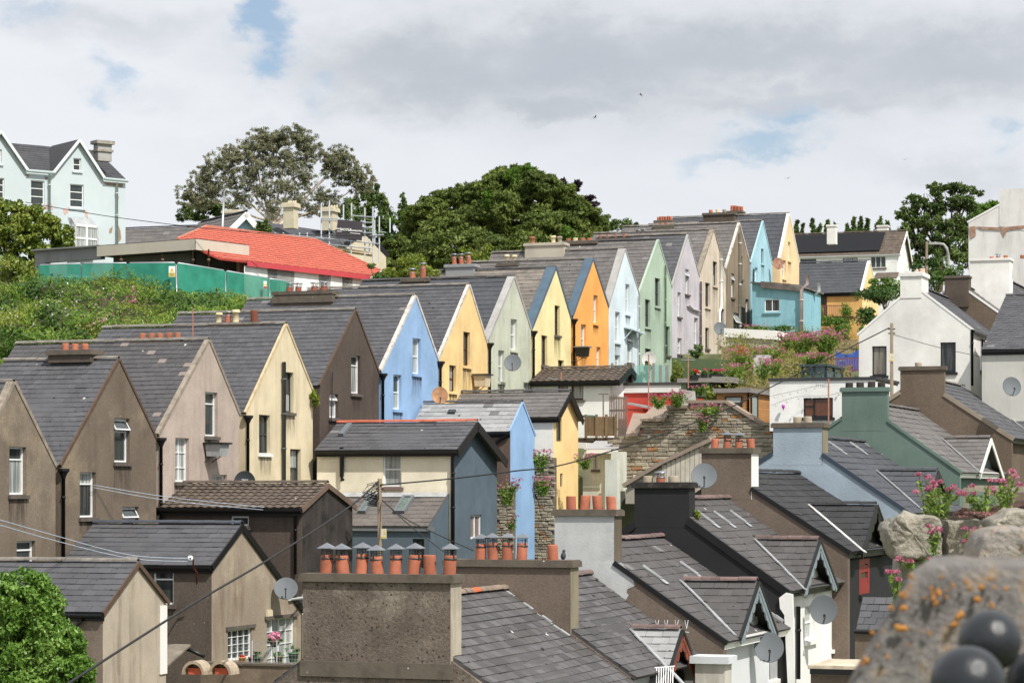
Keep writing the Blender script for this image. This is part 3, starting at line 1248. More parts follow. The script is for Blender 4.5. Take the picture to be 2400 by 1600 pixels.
# ------------------------------------------------------------------ shared materials
M_white = plain('white_plastic', (238, 240, 240), 0.35)
M_whitepaint = mat('white_paint', (238, 237, 232), rough=0.7, var=0.05, streak=0.12, streak_col=(170, 165, 155), bump=0.1)
M_moss = mat('roof_moss', (66, 60, 46), rough=1.0, var=0.4, vs=5)
M_dark = plain('dark_grey_frame', (62, 66, 70), 0.4)
M_brownf = plain('brown_frame', (72, 38, 32), 0.45)
M_black = plain('black_plastic', (26, 26, 28), 0.4)
M_darkmetal = plain('dark_metal', (70, 70, 72), 0.45, metal=0.5)
M_zinc = plain('zinc', (136, 140, 146), 0.42, metal=0.55, var=0.12)
M_lead = mat('lead', (165, 168, 170), rough=0.55, var=0.2, vs=3, bump=0.2)
M_ridge = mat('cement_ridge', (128, 122, 114), rough=0.95, var=0.28, vs=3, patch=0.4, patch_col=(88, 80, 72), spots=0.18, spot_col=(200, 195, 185), spot_s=6, rnd=0.12)
M_sill = mat('cement_sill', (100, 92, 84), rough=0.9, var=0.25, vs=3, streak=0.3)
M_terra = mat('terracotta', (184, 104, 72), rough=0.85, var=0.2, vs=4, patch=0.45, patch_col=(132, 84, 66), patch_s=3, bump=0.15, rnd=0.16, streak=0.3, streak_col=(120, 80, 66))
M_terraold = mat('old_terracotta', (172, 104, 72), rough=0.85, var=0.25, vs=4, patch=0.5, patch_col=(110, 92, 80), patch_s=4, bump=0.2, rnd=0.15)
M_cream_pot = mat('buff_pot', (214, 196, 150), rough=0.8, var=0.15, vs=4, patch=0.25, patch_col=(160, 140, 110), patch_s=4)
M_ridge_slate = mat('slate_ridge', (84, 82, 84), rough=0.8, var=0.25, vs=2, spots=0.1, spot_s=6, rnd=0.12)
M_ridge_red = mat('red_ridge', (188, 92, 62), rough=0.85, var=0.2, vs=3, rnd=0.1)
M_ridge_purple = mat('purple_ridge', (122, 100, 96), rough=0.85, var=0.25, vs=3, rnd=0.22, spots=0.05)
M_glass = pane_mat('window_glass', (52, 58, 58), 0.1, (110, 118, 112))
M_glassdark = pane_mat('dark_glass', (26, 28, 30), 0.05)
M_net = pane_mat('net_curtain_glass', (120, 126, 124), 0.75, (205, 208, 204))
M_blind = pane_mat('blind_glass', (168, 178, 174), 0.2, (190, 196, 192))
M_bark = mat('bark', (92, 78, 64), rough=0.95, var=0.3, vs=4)
M_stem = plain('stem_green', (112, 120, 70), 0.7)
S_main = slate_mat('slate', (88, 88, 92))
S_dark = slate_mat('dark_slate', (76, 75, 78), rnd=0.12, patch=0.15)
S_new = slate_mat('new_slate', (80, 82, 88), rnd=0.06, odd=0.0, patch=0.05, spots=0.01)
S_brown = slate_mat('weathered_slate', (108, 104, 102), rnd=0.13, patch=0.35, patch_col=(122, 114, 108), spots=0.05)
S_lichen = slate_mat('lichened_slate', (124, 116, 108), rnd=0.16, patch=0.5, patch_col=(150, 138, 124), spots=0.2)
S_light = slate_mat('light_slate', (156, 156, 156), rnd=0.12, odd=0.02, odd_col=(110, 108, 110), patch=0.3, patch_col=(128, 126, 124))
S_patchy = slate_mat('patched_slate', (86, 84, 86), rnd=0.1, odd=0.03, odd_col=(136, 126, 120), patch=0.2)
S_tile = mat('brown_tile', (96, 84, 74), rough=0.9, var=0.25, vs=2.5, rnd=0.14, patch=0.45, patch_col=(126, 112, 98), patch_s=2, spots=0.08, spot_s=4)


# ------------------------------------------------------------------ the ground: one sheet to the horizon
CP = [(-60, 40, -9), (0, 30, -8), (30, 40, -9), (-30, 65, -8.5), (-12, 62, -8.5), (0, 60, -9), (15, 70, -9), (8, 75, -7.5), (-13, 76, -6.5), (-10, 84, -5.5), (-5, 92, -4.5), (0, 99, -3.8), (2, 112, -3.5),
      (12, 88, -6.5), (20, 100, -5), (6, 118, 1.5), (9, 124, 3.0), (13, 118, 2.0), (14, 112, 0.5), (18, 112, 0.5), (22, 122, 2), (24, 140, 7.5), (18, 150, 7.0), (26, 170, 9), (28, 200, 12), (28, 240, 16),
      (-18, 92, 1), (-10, 100, 3.0), (-3, 112, 4.5), (4, 128, 6.5), (12, 150, 10.5), (-22, 104, 4.2), (-12, 118, 6.5), (-24, 120, 8.3), (-16, 126, 8.6), (-24, 140, 10.5), (-30, 155, 12), (-10, 150, 11), (-10, 200, 17.5), (10, 200, 16.5), (-40, 200, 17),
      (0, 320, 22), (-120, 250, 18), (120, 250, 14), (60, 130, 2), (70, 70, -10), (-80, 100, -6), (200, 500, 22), (-200, 500, 22), (0, 700, 24), (0, -200, -12), (200, -100, -14), (-200, -100, -14)]
CP += [(10, 138, 4.5), (12, 145, 5.0), (8, 132, 4.0), (14, 151, 5.5), (16, 156, 6), (-8, 95, -4), (-7.5, 97, -4), (-9, 97.5, -3.5), (-6, 99, -4), (3, 100, -7), (2, 108, -6.5), (4, 105, -7), (0, 103, -6), (5, 111, -5), (2, 95, -8), (6, 96, -8)]
CPA = np.array(CP)


def ground_z(x, y):
    d2 = (CPA[:, 0] - x) ** 2 + (CPA[:, 1] - y) ** 2 + 4.0
    w = d2 ** -1.6
    return float((w * CPA[:, 2]).sum() / w.sum())


gx = [-3000, -1200, -500, -250, -120, -80] + [-60 + 2.5 * i for i in range(49)] + [80, 120, 250, 500, 1200, 3000]
gy = [-1500, -400, -150, -60, -20, 0, 15, 30, 40] + [46 + 2.5 * i for i in range(84)] + [280, 330, 420, 600, 1200, 4000]
q = MB()
vs = [Vector((x, y, ground_z(x, y) - 0.6 + 0.25 * noise.noise((x * .2, y * .2, 0)))) for y in gy for x in gx]
nx = len(gx)
q.add(vs, [(j * nx + i, j * nx + i + 1, (j + 1) * nx + i + 1, (j + 1) * nx + i) for j in range(len(gy) - 1) for i in range(nx - 1)], True)
M_ground = mat('ground_earth', (92, 98, 62), rough=1.0, var=0.35, vs=0.4, patch=0.6, patch_col=(112, 104, 88), patch_s=0.25, bump=0.5, bs=6)
g = build(q, 'ground', M_ground, kind='structure', base=Vector((0, 0, 0)))
g['label'] = 'earth and grass of the hillside under the houses'

# ------------------------------------------------------------------ the stepped row of gabled houses
ROWK, = (42.69,)


def rowY(x):
    return ROWK / (0.354 - (x - CX) / F)


def W(c, **kw):
    d = dict(fm=c)
    d.update(kw)
    return d


sash, topl, opn = 'sash', 'top', 'open'
wt = lambda st, pm=None, **k: dict(style=st, fm=M_white, pm=pm or M_glass, **k)
dk = lambda st, pm=None, **k: dict(style=st, fm=M_dark, pm=pm or M_glass, **k)
br = lambda st, pm=None, **k: dict(style=st, fm=M_brownf, pm=pm or M_glass, **k)
R_h1 = render_mat('brown_roughcast', (132, 118, 102), streak=0.45, speck=0.35, patch=0.5, patch_col=(172, 158, 134), patch_s=0.28, spots=0.05, streak_col=(98, 84, 70))
R_h2 = render_mat('umber_roughcast', (126, 112, 96), streak=0.4, speck=0.4, patch=0.5, patch_col=(168, 152, 128), patch_s=0.25, spots=0.06, streak_col=(90, 76, 64))
R_h3 = render_mat('pinkish_render', (190, 172, 158), streak=0.25, speck=0.22, patch=0.12)
R_h4 = render_mat('cream_render', (222, 206, 168), streak=0.28, speck=0.03, patch=0.12, patch_col=(206, 184, 136))
R_h5 = render_mat('dark_pebbledash', (98, 86, 78), streak=0.3, speck=0.45, patch=0.15, bump=0.6)
R_h6 = render_mat('sky_blue_render', (140, 178, 220), streak=0.3, speck=0.02, patch=0.25, patch_col=(160, 190, 222), streak_col=(108, 140, 176), patch_s=1.4)
R_h7 = render_mat('mustard_render', (240, 204, 132), streak=0.25, patch=0.15, patch_col=(222, 176, 96))
R_h8 = render_mat('sage_grey_render', (192, 196, 176), streak=0.5, patch=0.3, patch_col=(212, 212, 196), streak_col=(140, 144, 118))
R_h9 = render_mat('lemon_render', (242, 224, 158), streak=0.12, speck=0.12, patch=0.1)
R_h10 = render_mat('orange_render', (252, 170, 62), streak=0.06, patch=0.05)
R_h11 = render_mat('pale_ice_render', (210, 226, 234), streak=0.08, patch=0.05)
R_h12 = render_mat('mint_render', (170, 192, 170), streak=0.2, patch=0.15, patch_col=(170, 196, 166))
R_h13 = render_mat('lilac_render', (196, 190, 198), streak=0.3, patch=0.3, patch_col=(206, 192, 190))
R_h14 = render_mat('beige_render', (214, 198, 178), streak=0.4, patch=0.35, patch_col=(180, 168, 146))
R_h15 = render_mat('taupe_render', (144, 128, 108), streak=0.5, patch=0.3, patch_col=(168, 150, 126))
R_h16 = render_mat('aqua_render', (160, 206, 220), streak=0.15, patch=0.1)
R_h17 = render_mat('peach_render', (244, 206, 152), streak=0.08, patch=0.06)
C_cem = mat('cement_coping', (150, 138, 122), rough=0.95, var=0.3, vs=4, patch=0.5, patch_col=(100, 88, 76), patch_s=3, spots=0.12, spot_s=7)
C_flake = mat('flaking_coping', (206, 200, 190), rough=0.95, var=0.2, vs=4, patch=0.75, patch_col=(112, 84, 66), patch_s=4.5)
C_blue = plain('slate_blue_paint', (74, 98, 116), 0.6, var=0.15)
C_grey = mat('grey_coping', (166, 164, 160), rough=0.9, var=0.15, vs=2)
C_brown = mat('brown_coping', (96, 76, 62), rough=0.95, var=0.2, vs=4)
C_cream = mat('cream_coping', (206, 184, 140), rough=0.9, var=0.2, vs=3, patch=0.4, patch_col=(150, 120, 90), patch_s=4)
T_ = M_terra
row = [
    # label, apex, left eave, right eave, ridge back x, wall, slate, coping, windows, slate size
    ('brown roughcast gabled house at the left edge, first of the stepped row', (33, 900), (-62, 1112), (130, 1096), -260, R_h1, S_main, (C_cem, 0.24, 0.03),
     [(22, 62, 1047, 1160, wt(topl, (M_net, M_glass))), (39, 83, 1267, 1350, wt(topl, (M_glass, M_glass)))], (0.3, 0.235)),
    ('umber roughcast gabled house with an open top window, second of the stepped row', (279, 846), (143, 1094), (366, 1030), 9, R_h2, S_main, (C_brown, 0.07, 0.0),
     [(268, 304, 980, 1084, wt(opn, (M_glass, M_net))), (187, 225, 1106, 1213, wt(topl, (M_glassdark, M_net))), (287, 325, 1187, 1240, wt('openlow'))], (0.3, 0.235)),
    ('pinkish beige gabled house with patched slates and a lean box on its wall', (490, 801), (372, 1022), (561, 974), 38, R_h3, S_patchy, (C_cem, 0.17, 0.02),
     [(481, 510, 919, 1023, wt(topl, (M_glass, M_glass))), (411, 443, 1026, 1130, wt('grid', M_net)), (496, 532, 1112, 1140, wt('plain', M_net))], (0.31, 0.25)),
    ('cream gabled house with a tall grey pipe and dark grey windows', (671, 763), (576, 970), (733, 919), 240, R_h4, S_main, (C_cream, 0.09, 0.0),
     [(665, 688, 872, 967, dk(sash, (M_net, M_glassdark))), (607, 633, 972, 1063, dk(sash, (M_glassdark, M_glass), sm=M_whitepaint)), (680, 705, 1052, 1140, dk(sash, (M_glassdark, M_net)))], (0.31, 0.25)),
    ('dark brown pebbledash gabled house between the cream and the blue one', (834, 730), (749, 906), (888, 875), 418, R_h5, S_main, (C_brown, 0.07, 0.0),
     [(823, 845, 833, 923, wt(topl, (M_net, M_glass))), (772, 793, 923, 980, wt(opn, (M_net, M_net)))], (0.31, 0.25)),
    ('sky blue gabled house with white sash windows and flaking verge', (974, 696), (893, 872), (1028, 849), 580, R_h6, S_main, (C_flake, 0.15, 0.02),
     [(967, 986, 793, 877, wt(sash, (M_net, M_net), sm=R_h6)), (922, 941, 878, 960, wt(sash, (M_net, M_glass), sm=R_h6))], (0.31, 0.25)),
    ('mustard yellow gabled house with brown windows and a lantern box', (1100, 671), (1028, 844), (1143, 812), 720, R_h7, S_main, (C_flake, 0.14, 0.02),
     [(1086, 1102, 778, 858, br(sash, (M_glassdark, M_glass), sm=R_h7)), (1053, 1069, 856, 918, br(sash, (M_net, M_net), sm=R_h7))], (0.32, 0.26)),
    ('streaked sage grey gabled house with new blue-black slates', (1205, 652), (1144, 801), (1245, 776), 848, R_h8, S_new, (C_grey, 0.34, 0.03),
     [(1197, 1212, 748, 821, wt(sash, (M_net, M_net), sm=R_h8)), (1168, 1182, 821, 895, wt(sash, (M_net, M_net), sm=R_h8)), (1227, 1243, 896, 918, wt('plain', M_net))], (0.36, 0.34)),
    ('lemon yellow gabled house with slate blue verge boards', (1303, 631), (1247, 773), (1338, 750), 969, R_h9, S_lichen, (C_blue, 0.5, 0.06),
     [(1300, 1312, 716, 786, br(sash)), (1269, 1283, 786, 856, br(sash)), (1308, 1322, 844, 863, br('plain'))], (0.36, 0.3)),
    ('bright orange gabled house with slate blue verge boards', (1390, 610), (1342, 745), (1426, 722), 1090, R_h10, S_brown, (C_blue, 0.45, 0.06),
     [(1391, 1401, 692, 758, wt(sash, (M_net, M_net), sm=R_h10)), (1362, 1374, 760, 828, wt(sash, (M_net, M_net), sm=R_h10)), (1398, 1408, 813, 863, wt(sash, (M_net, M_net), sm=R_h10))], (0.36, 0.3)),
    ('very pale ice blue gabled house between the orange and the mint one', (1465, 586), (1427, 717), (1497, 688), 1152, R_h11, S_brown, (C_grey, 0.4, 0.02),
     [(1466, 1476, 666, 735, wt(sash, (M_net, M_net), sm=R_h11)), (1442, 1453, 731, 802, wt(sash, (M_net, M_net), sm=R_h11)), (1470, 1483, 782, 850, wt(opn, (M_net, M_net))), (1441, 1453, 832, 860, wt(sash, (M_net, M_net)))], (0.36, 0.3)),
    ('mint green gabled house with dark windows and a green pipe', (1543, 564), (1498, 689), (1575, 676), 1308, R_h12, S_brown, (R_h12, 0.12, 0.0),
     [(1535, 1547, 652, 718, dk(sash, (M_glassdark, M_glass), sm=R_h12)), (1512, 1524, 702, 767, dk(sash, (M_glassdark, M_glass), sm=R_h12)), (1561, 1570, 765, 833, dk(sash)), (1512, 1526, 817, 832, dk('plain'))], (0.36, 0.32)),
    ('pale lilac gabled house with white windows in the stepped row', (1612, 552), (1575, 673), (1639, 650), 1400, R_h13, S_main, (C_grey, 0.1, 0.0),
     [(1606, 1615, 631, 690, wt(opn, (M_net, M_net))), (1588, 1596, 685, 743, wt(sash, (M_net, M_net))), (1627, 1636, 745, 807, wt(sash, (M_net, M_net))), (1588, 1598, 792, 830, wt(sash, (M_net, M_net)))], (0.38, 0.34)),
    ('stained beige gabled house beside the lilac one', (1673, 541), (1639, 645), (1701, 645), 1392, R_h14, S_brown, (C_cem, 0.3, 0.02),
     [(1671, 1681, 613, 670, dk(sash, (M_net, M_glassdark), sm=R_h14)), (1653, 1664, 663, 720, dk(sash, (M_glassdark, M_glassdark), sm=R_h14)), (1690, 1698, 724, 760, dk(sash)), (1653, 1662, 768, 817, dk(sash, (M_glassdark, M_glassdark)))], (0.4, 0.34)),
    ('taupe brown gabled house with a thick white pipe, high in the row', (1733, 525), (1701, 632), (1757, 617), 1460, R_h15, S_brown, (C_flake, 0.15, 0.02),
     [(1714, 1721, 641, 698, wt(opn, (M_net, M_net))), (1719, 1733, 733, 783, wt('openlow', M_net)), (1747, 1755, 701, 760, wt(sash, (M_net, M_glass))), (1735, 1740, 600, 655, dk(sash))], (0.4, 0.36)),
    ('aqua blue gabled house near the top of the row', (1788, 520), (1760, 617), (1810, 622), 1520, R_h16, S_main, (R_h16, 0.1, 0.0),
     [(1784, 1790, 583, 618, dk(sash, sm=R_h16)), (1769, 1776, 627, 660, wt(sash, (M_net, M_net), sm=R_h16))], (0.4, 0.36)),
    ('peach gabled house at the top of the row', (1850, 503), (1828, 609), (1873, 616), 1576, R_h17, S_new, (M_whitepaint, 0.2, 0.03),
     [(1847, 1853, 567, 611, wt(sash, (M_net, M_net), sm=R_h17)), (1834, 1842, 610, 653, wt(sash, (M_net, M_glass), sm=R_h17))], (0.42, 0.38)),
]
H = {}
for i, (lab, ap, le, re, bx, wm, rm, cop, wins, ss) in enumerate(row):
    h = gable_house('gabled_house', lab, FM, rowY(ap[0]), ap, le, re, bx, wm, rm, wins, slate=ss, joined=i >= 11, cap=300, cop=cop, group='houses of the stepped gabled row', cat='house',
                    pipem=M_black if i in (1, 2, 3, 5, 6, 7, 8, 9) else None, ridgem=(M_ridge_slate if i in (7, 8, 11) else M_ridge), depth_down=9.5, wdepth=0.2, rslates=i >= 6)
    H[i + 1] = h


def row_stack(i, x0, x1, yt, yb, off, m, capm, pots, cap=(0.06, 0.14), depth=0.75, band=None, **kw):
    """chimney of row house i; off = metres from the gable plane back along the ridge is found from the middle column"""
    h = H[i]
    xm = (x0 + x1) / 2
    t = atx(xm, h['O'], FM.U)
    Yc = (h['O'] + FM.U * t - FM.V * depth / 2).y - off
    return stack(h['root'], FM, Yc, x0, x1, yt, yb, None, m, capm, pots, cap, depth=depth, band=band, **kw)


K_dk = mat('dark_chimney_render', (98, 86, 76), rough=0.95, var=0.2, vs=1.5, speck=0.3, streak=0.3, patch=0.25, patch_col=(70, 60, 52))
K_cap = mat('cement_cap', (106, 96, 84), rough=0.95, var=0.3, vs=3, spots=0.15, spot_s=7, patch=0.4, patch_col=(76, 70, 58), patch_s=3)
K_gr = mat('grey_chimney_render', (150, 152, 154), rough=0.9, var=0.08)
K_bg = mat('buff_chimney_render', (186, 178, 160), rough=0.9, var=0.12, streak=0.2)
pp = lambda xs, k, hp, wp, m: [(x, k, hp, wp, m) for x in xs]
row_stack(2, 113, 211, 832, 850, 0.0, K_dk, K_cap, pp((139, 162, 185), 'plain', 17, 16, T_), depth=0.8)
row_stack(3, 312, 420, 806, 830, -0.3, K_dk, K_cap, pp((323, 344, 365, 385, 405), 'plain', 16, 16, M_terraold), depth=0.7)
row_stack(4, 488, 608, 766, 785, -0.3, K_dk, K_cap, [(503, 'roll', 25, 16, M_cream_pot), (524, 'hat', 20, 13, T_), (543, 'roll', 32, 18, M_cream_pot), (587, 'plain', 27, 17, mat('rust_pot', (124, 68, 48), var=0.2, vs=3))], depth=0.7)
row_stack(6, 641, 776, 692, 745, 0.1, K_dk, K_cap, pp((669, 690, 728, 750), 'hat', 13, 15, mat('dull_red_pot', (160, 84, 62), var=0.2, vs=4)), depth=0.8, cap=(0.06, 0.1), band=(0.35, 0.3))
row_stack(8, 942, 1003, 661, 682, 0.0, K_dk, K_cap, [(961, 'hat', 17, 14, T_), (985, 'hat', 30, 14, T_)], depth=0.7)
row_stack(9, 1044, 1110, 627, 662, 0.0, K_gr, K_gr, pp((1060, 1076, 1093), 'hat', 20, 12, T_), depth=0.7)
row_stack(10, 1166, 1213, 624, 636, 0.0, K_dk, K_cap, pp((1184, 1200), 'roll', 20, 12, M_cream_pot), depth=0.7)
row_stack(11, 1230, 1321, 577, 620, 0.0, K_bg, K_bg, [(1243, 'roll', 16, 13, M_terraold), (1292, 'roll', 18, 13, M_cream_pot), (1307, 'roll', 16, 13, mat('stone_pot', (150, 140, 116), var=0.2, vs=3))], depth=0.8, cap=(0.1, 0.2))
row_stack(12, 1320, 1397, 573, 600, 0.0, K_dk, K_cap, [(1327, 'plain', 9, 12, T_), (1344, 'plain', 9, 12, M_cream_pot), (1361, 'plain', 9, 12, M_terraold), (1378, 'plain', 9, 12, T_)], depth=0.7)
row_stack(13, 1398, 1476, 565, 580, 0.0, K_dk, K_cap, pp((1405, 1422, 1441, 1461), 'plain', 10, 11, M_terraold), depth=0.6)
row_stack(14, 1485, 1520, 556, 570, 0.0, K_dk, K_cap, pp((1493, 1506), 'hat', 8, 10, M_terraold), depth=0.6)
row_stack(15, 1532, 1576, 534, 556, 0.0, K_bg, K_cap, pp((1546, 1559), 'plain', 6, 10, T_), depth=0.7)
row_stack(16, 1648, 1720, 505, 545, 0.0, K_dk, K_cap, [(1662, 'plain', 9, 9, T_), (1678, 'plain', 9, 9, M_cream_pot), (1694, 'plain', 9, 9, mat('stone_pot', (150, 140, 116)))], depth=0.9)
row_stack(17, 1700, 1738, 500, 530, -1.2, K_dk, K_cap, [(1712, 'plain', 14, 8, T_), (1720, 'plain', 13, 8, T_), (1728, 'plain', 12, 8, T_), (1735, 'plain', 11, 8, T_)], depth=0.8)
row_stack(17, 1534, 1572, 522, 560, 2.0, K_bg, K_cap, pp((1540, 1546, 1552, 1558, 1564, 1570), 'plain', 10, 6, T_), depth=0.6)

# pipes and fixtures on the row
h = H[4]
pg = lambda i, x, y, o=0.1: FM.G(x, y, H[i]['O']) + FM.R * o
M_gpipe = plain('grey_pipe', (92, 96, 98), 0.5)
pipe(h['root'], [pg(4, 660, 848), pg(4, 660, 1180)], 0.075, M_gpipe, 'soil_pipe', 10)
M_wpipe = plain('white_pipe', (226, 226, 220), 0.5, var=0.1)
pipe(H[15]['root'], [pg(15, 1731, 546), pg(15, 1731, 800)], 0.08, M_wpipe, 'soil_pipe')
pipe(H[14]['root'], [pg(14, 1687, 584), pg(14, 1687, 720), pg(14, 1683, 730), pg(14, 1682, 820)], 0.09, M_wpipe, 'soil_pipe')
M_gp = plain('green_pipe', (150, 176, 146), 0.5)
pipe(H[12]['root'], [pg(12, 1556, 622), pg(12, 1556, 850)], 0.05, M_gp, 'soil_pipe')
pipe(H[13]['root'], [pg(13, 1639, 660), pg(13, 1639, 840)], 0.06, plain('lilac_pipe', (158, 146, 160), 0.5), 'soil_pipe')
pipe(H[13]['root'], [pg(13, 1609, 715), pg(13, 1620, 724), pg(13, 1637, 730)], 0.07, plain('pale_pipe', (200, 194, 200), 0.5), 'waste_pipe', clips=False)
pipe(H[11]['root'], [pg(11, 1494, 690), pg(11, 1494, 880)], 0.045, M_wpipe, 'drainpipe')
pipe(H[16]['root'], [pg(16, 1763, 630), pg(16, 1763, 790)], 0.05, plain('teal_pipe', (60, 96, 104), 0.5), 'drainpipe')
pipe(H[5]['root'], [pg(5, 774, 872), pg(5, 771, 985)], 0.02, M_zinc, 'aerial_mast', clips=False)
q = MB()
q.boxv(pg(11, 1462, 768, 0), FM.R * 0.5 - Z * 0.12, FM.V * 2.4 - Z * 0.12, Z * 0.08)
for k in (0.1, 2.2):
    a = pg(11, 1462, 768, 0) + FM.V * k
    q.bar(a + FM.R * 0.45 - Z * 0.1, a - Z * 0.6, 0.05, 0.05)
build(q, 'canopy', plain('ice_canopy', (196, 214, 224), 0.6), H[11]['root'])

# ------------------------------------------------------------------ rear annexes with a ridge towards the row
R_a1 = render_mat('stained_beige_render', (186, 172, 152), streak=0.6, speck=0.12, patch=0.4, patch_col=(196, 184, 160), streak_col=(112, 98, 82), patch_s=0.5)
R_a1s = render_mat('shaded_beige_render', (138, 122, 108), streak=0.45, speck=0.35, patch=0.25, spots=0.05)  # the gable's render darkened: the shade on the side wall is in the colour
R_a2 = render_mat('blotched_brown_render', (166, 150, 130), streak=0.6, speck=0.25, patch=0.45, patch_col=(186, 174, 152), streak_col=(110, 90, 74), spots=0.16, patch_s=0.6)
R_a2s = render_mat('shaded_brown_render', (110, 98, 88), streak=0.45, speck=0.4, patch=0.25, spots=0.07)  # darker copy of the gable brown, paints in this side's weaker sunlight
R_a3 = mat('blackened_render', (66, 60, 57), rough=0.95, var=0.35, vs=1.2, streak=0.3, streak_col=(120, 112, 100), patch=0.85, patch_col=(30, 29, 29), patch_s=0.7, speck=0.35, ss=14, bump=0.5)
R_a3s = render_mat('deep_brown_roughcast', (100, 88, 79), streak=0.4, speck=0.4, patch=0.2)
R_a4 = render_mat('slate_blue_render', (92, 108, 120), streak=0.35, patch=0.3, patch_col=(108, 124, 136), streak_col=(74, 88, 100), patch_s=0.5)
R_a4s = render_mat('ivory_render', (244, 234, 206), streak=0.06, patch=0.08, patch_col=(222, 208, 178))
R_a5 = render_mat('cornflower_render', (140, 180, 224), streak=0.2, patch=0.12, patch_col=(156, 192, 230), streak_col=(120, 156, 198))
R_a5s = render_mat('cocoa_render', (112, 94, 84), streak=0.25, speck=0.2, patch=0.2)
R_a6 = render_mat('butter_render', (248, 210, 138), streak=0.08, patch=0.08, patch_col=(240, 196, 122))
R_w = render_mat('white_render', (234, 232, 226), streak=0.12, patch=0.12, patch_col=(214, 210, 202), streak_col=(190, 186, 176))
R_w2 = render_mat('clean_white_render', (240, 240, 236), streak=0.05, patch=0.04)
GA = 'rear annexes below the row'
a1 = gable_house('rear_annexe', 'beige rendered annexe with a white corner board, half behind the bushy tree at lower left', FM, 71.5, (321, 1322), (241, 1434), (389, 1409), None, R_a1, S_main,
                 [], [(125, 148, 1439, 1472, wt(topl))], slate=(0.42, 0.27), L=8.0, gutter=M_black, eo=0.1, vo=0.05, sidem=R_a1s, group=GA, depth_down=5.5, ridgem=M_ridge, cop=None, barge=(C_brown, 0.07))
c0 = a1['B'] + FM.R * 0.012
q = MB()
q.boxv(c0 - FM.V * 0.42 - Z * 2.05, FM.R * 0.03, FM.V * 0.42, Z * 1.95)
build(q, 'corner_board', M_whitepaint, a1['root'])
pp_ = a1['SO'] - FM.V * 0.1
pipe(a1['root'], [pp_ - FM.R * 0.62 - Z * 0.1, pp_ - FM.R * 0.62 - Z * 0.25, pp_ - FM.R * 0.8 - Z * 0.42, pp_ - FM.R * 0.8 - Z * 4], 0.055, M_black)
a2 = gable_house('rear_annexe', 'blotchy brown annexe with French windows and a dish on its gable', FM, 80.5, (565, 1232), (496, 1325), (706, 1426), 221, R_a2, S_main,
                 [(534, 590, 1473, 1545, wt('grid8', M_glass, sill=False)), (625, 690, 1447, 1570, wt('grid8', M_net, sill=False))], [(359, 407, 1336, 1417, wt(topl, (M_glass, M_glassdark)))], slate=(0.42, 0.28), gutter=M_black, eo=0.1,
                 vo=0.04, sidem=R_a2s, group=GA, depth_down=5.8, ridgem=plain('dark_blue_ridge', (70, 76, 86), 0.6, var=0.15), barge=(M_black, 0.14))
q = MB()
O2 = a2['O']
r_ = px_rect(FM, 'G', O2, (534, 592, 1465, 1473))
lb(q, O2, FM.V, FM.R, r_[0] - 0.15, r_[1] + 0.15, r_[2], r_[3], -0.06, -0.003)
r_ = px_rect(FM, 'G', O2, (623, 692, 1440, 1447))
lb(q, O2, FM.V, FM.R, r_[0] - 0.1, r_[1] + 0.1, r_[2], r_[3], -0.08, -0.003)
build(q, 'lintel', M_sill, a2['root'])
g_ = lambda x, y, o=0.05: FM.G(x, y, O2) + FM.R * o
pipe(a2['root'], [g_(675, 1404), g_(707, 1400)], 0.05, M_white, 'gutter', clips=False)
pipe(a2['root'], [g_(707, 1392), g_(707, 1560)], 0.045, M_white, 'drainpipe')
q = MB()
q.boxv(g_(624, 1445, 0.0), FM.R * 0.06, FM.V * 0.38, Z * 0.22)
build(q, 'vent_cover', plain('cream_plastic', (222, 206, 170)), a2['root'])
a3 = gable_house('rear_annexe', 'annexe with brown pantiles and a black-stained gable', FM, 87.0, (765, 1137), (709, 1189), (826, 1185), 430, R_a3, S_tile, [], [(541, 583, 1209, 1233, wt('plain', M_glass))],
                 slate=(0.3, 0.31), tile=True, gutter=M_black, eo=0.22, vo=0.06, sidem=R_a3s, group=GA, depth_down=5.6, ridgem=S_tile, barge=(mat('brown_board', (112, 92, 78), var=0.2), 0.12))
s3 = a3['SO'] - FM.V * 0.08
pipe(a3['root'], [FM.S(692, 1196, s3), FM.S(692, 1345, s3)], 0.05, M_black)
a4 = gable_house('rear_annexe', 'slate blue and ivory annexe with red ridge tiles and a lean-to', FM, 98.5, (1099, 992), (1056, 1050), (1165, 1076), 791, R_a4, S_main,
                 [(1103, 1129, 1206, 1262, wt('two', pane_mat('pink_glass', (120, 96, 96), 0.3), sill=False))], [(898, 941, 1058, 1141, wt(sash, (M_net, M_net), sm=mat('mauve_sill', (128, 104, 98), var=0.1)))],
                 slate=(0.42, 0.3), gutter=M_black, eo=0.25, vo=0.35, sidem=R_a4s, group=GA, depth_down=6.2, ridgem=M_ridge_red, barge=(M_black, 0.28))
s4 = a4['SO'] - FM.V * 0.09
pipe(a4['root'], [FM.S(801, 1048, s4), FM.S(801, 1116, s4), FM.S(805, 1124, s4) - FM.V * 0.1], 0.085, M_black)
pipe(a4['root'], [FM.S(1008, 1056, s4), FM.S(1050, 1062, s4), FM.S(1058, 1068, s4) + FM.R * 0.06, FM.S(1058, 1300, s4) + FM.R * 0.06], 0.07, M_black)


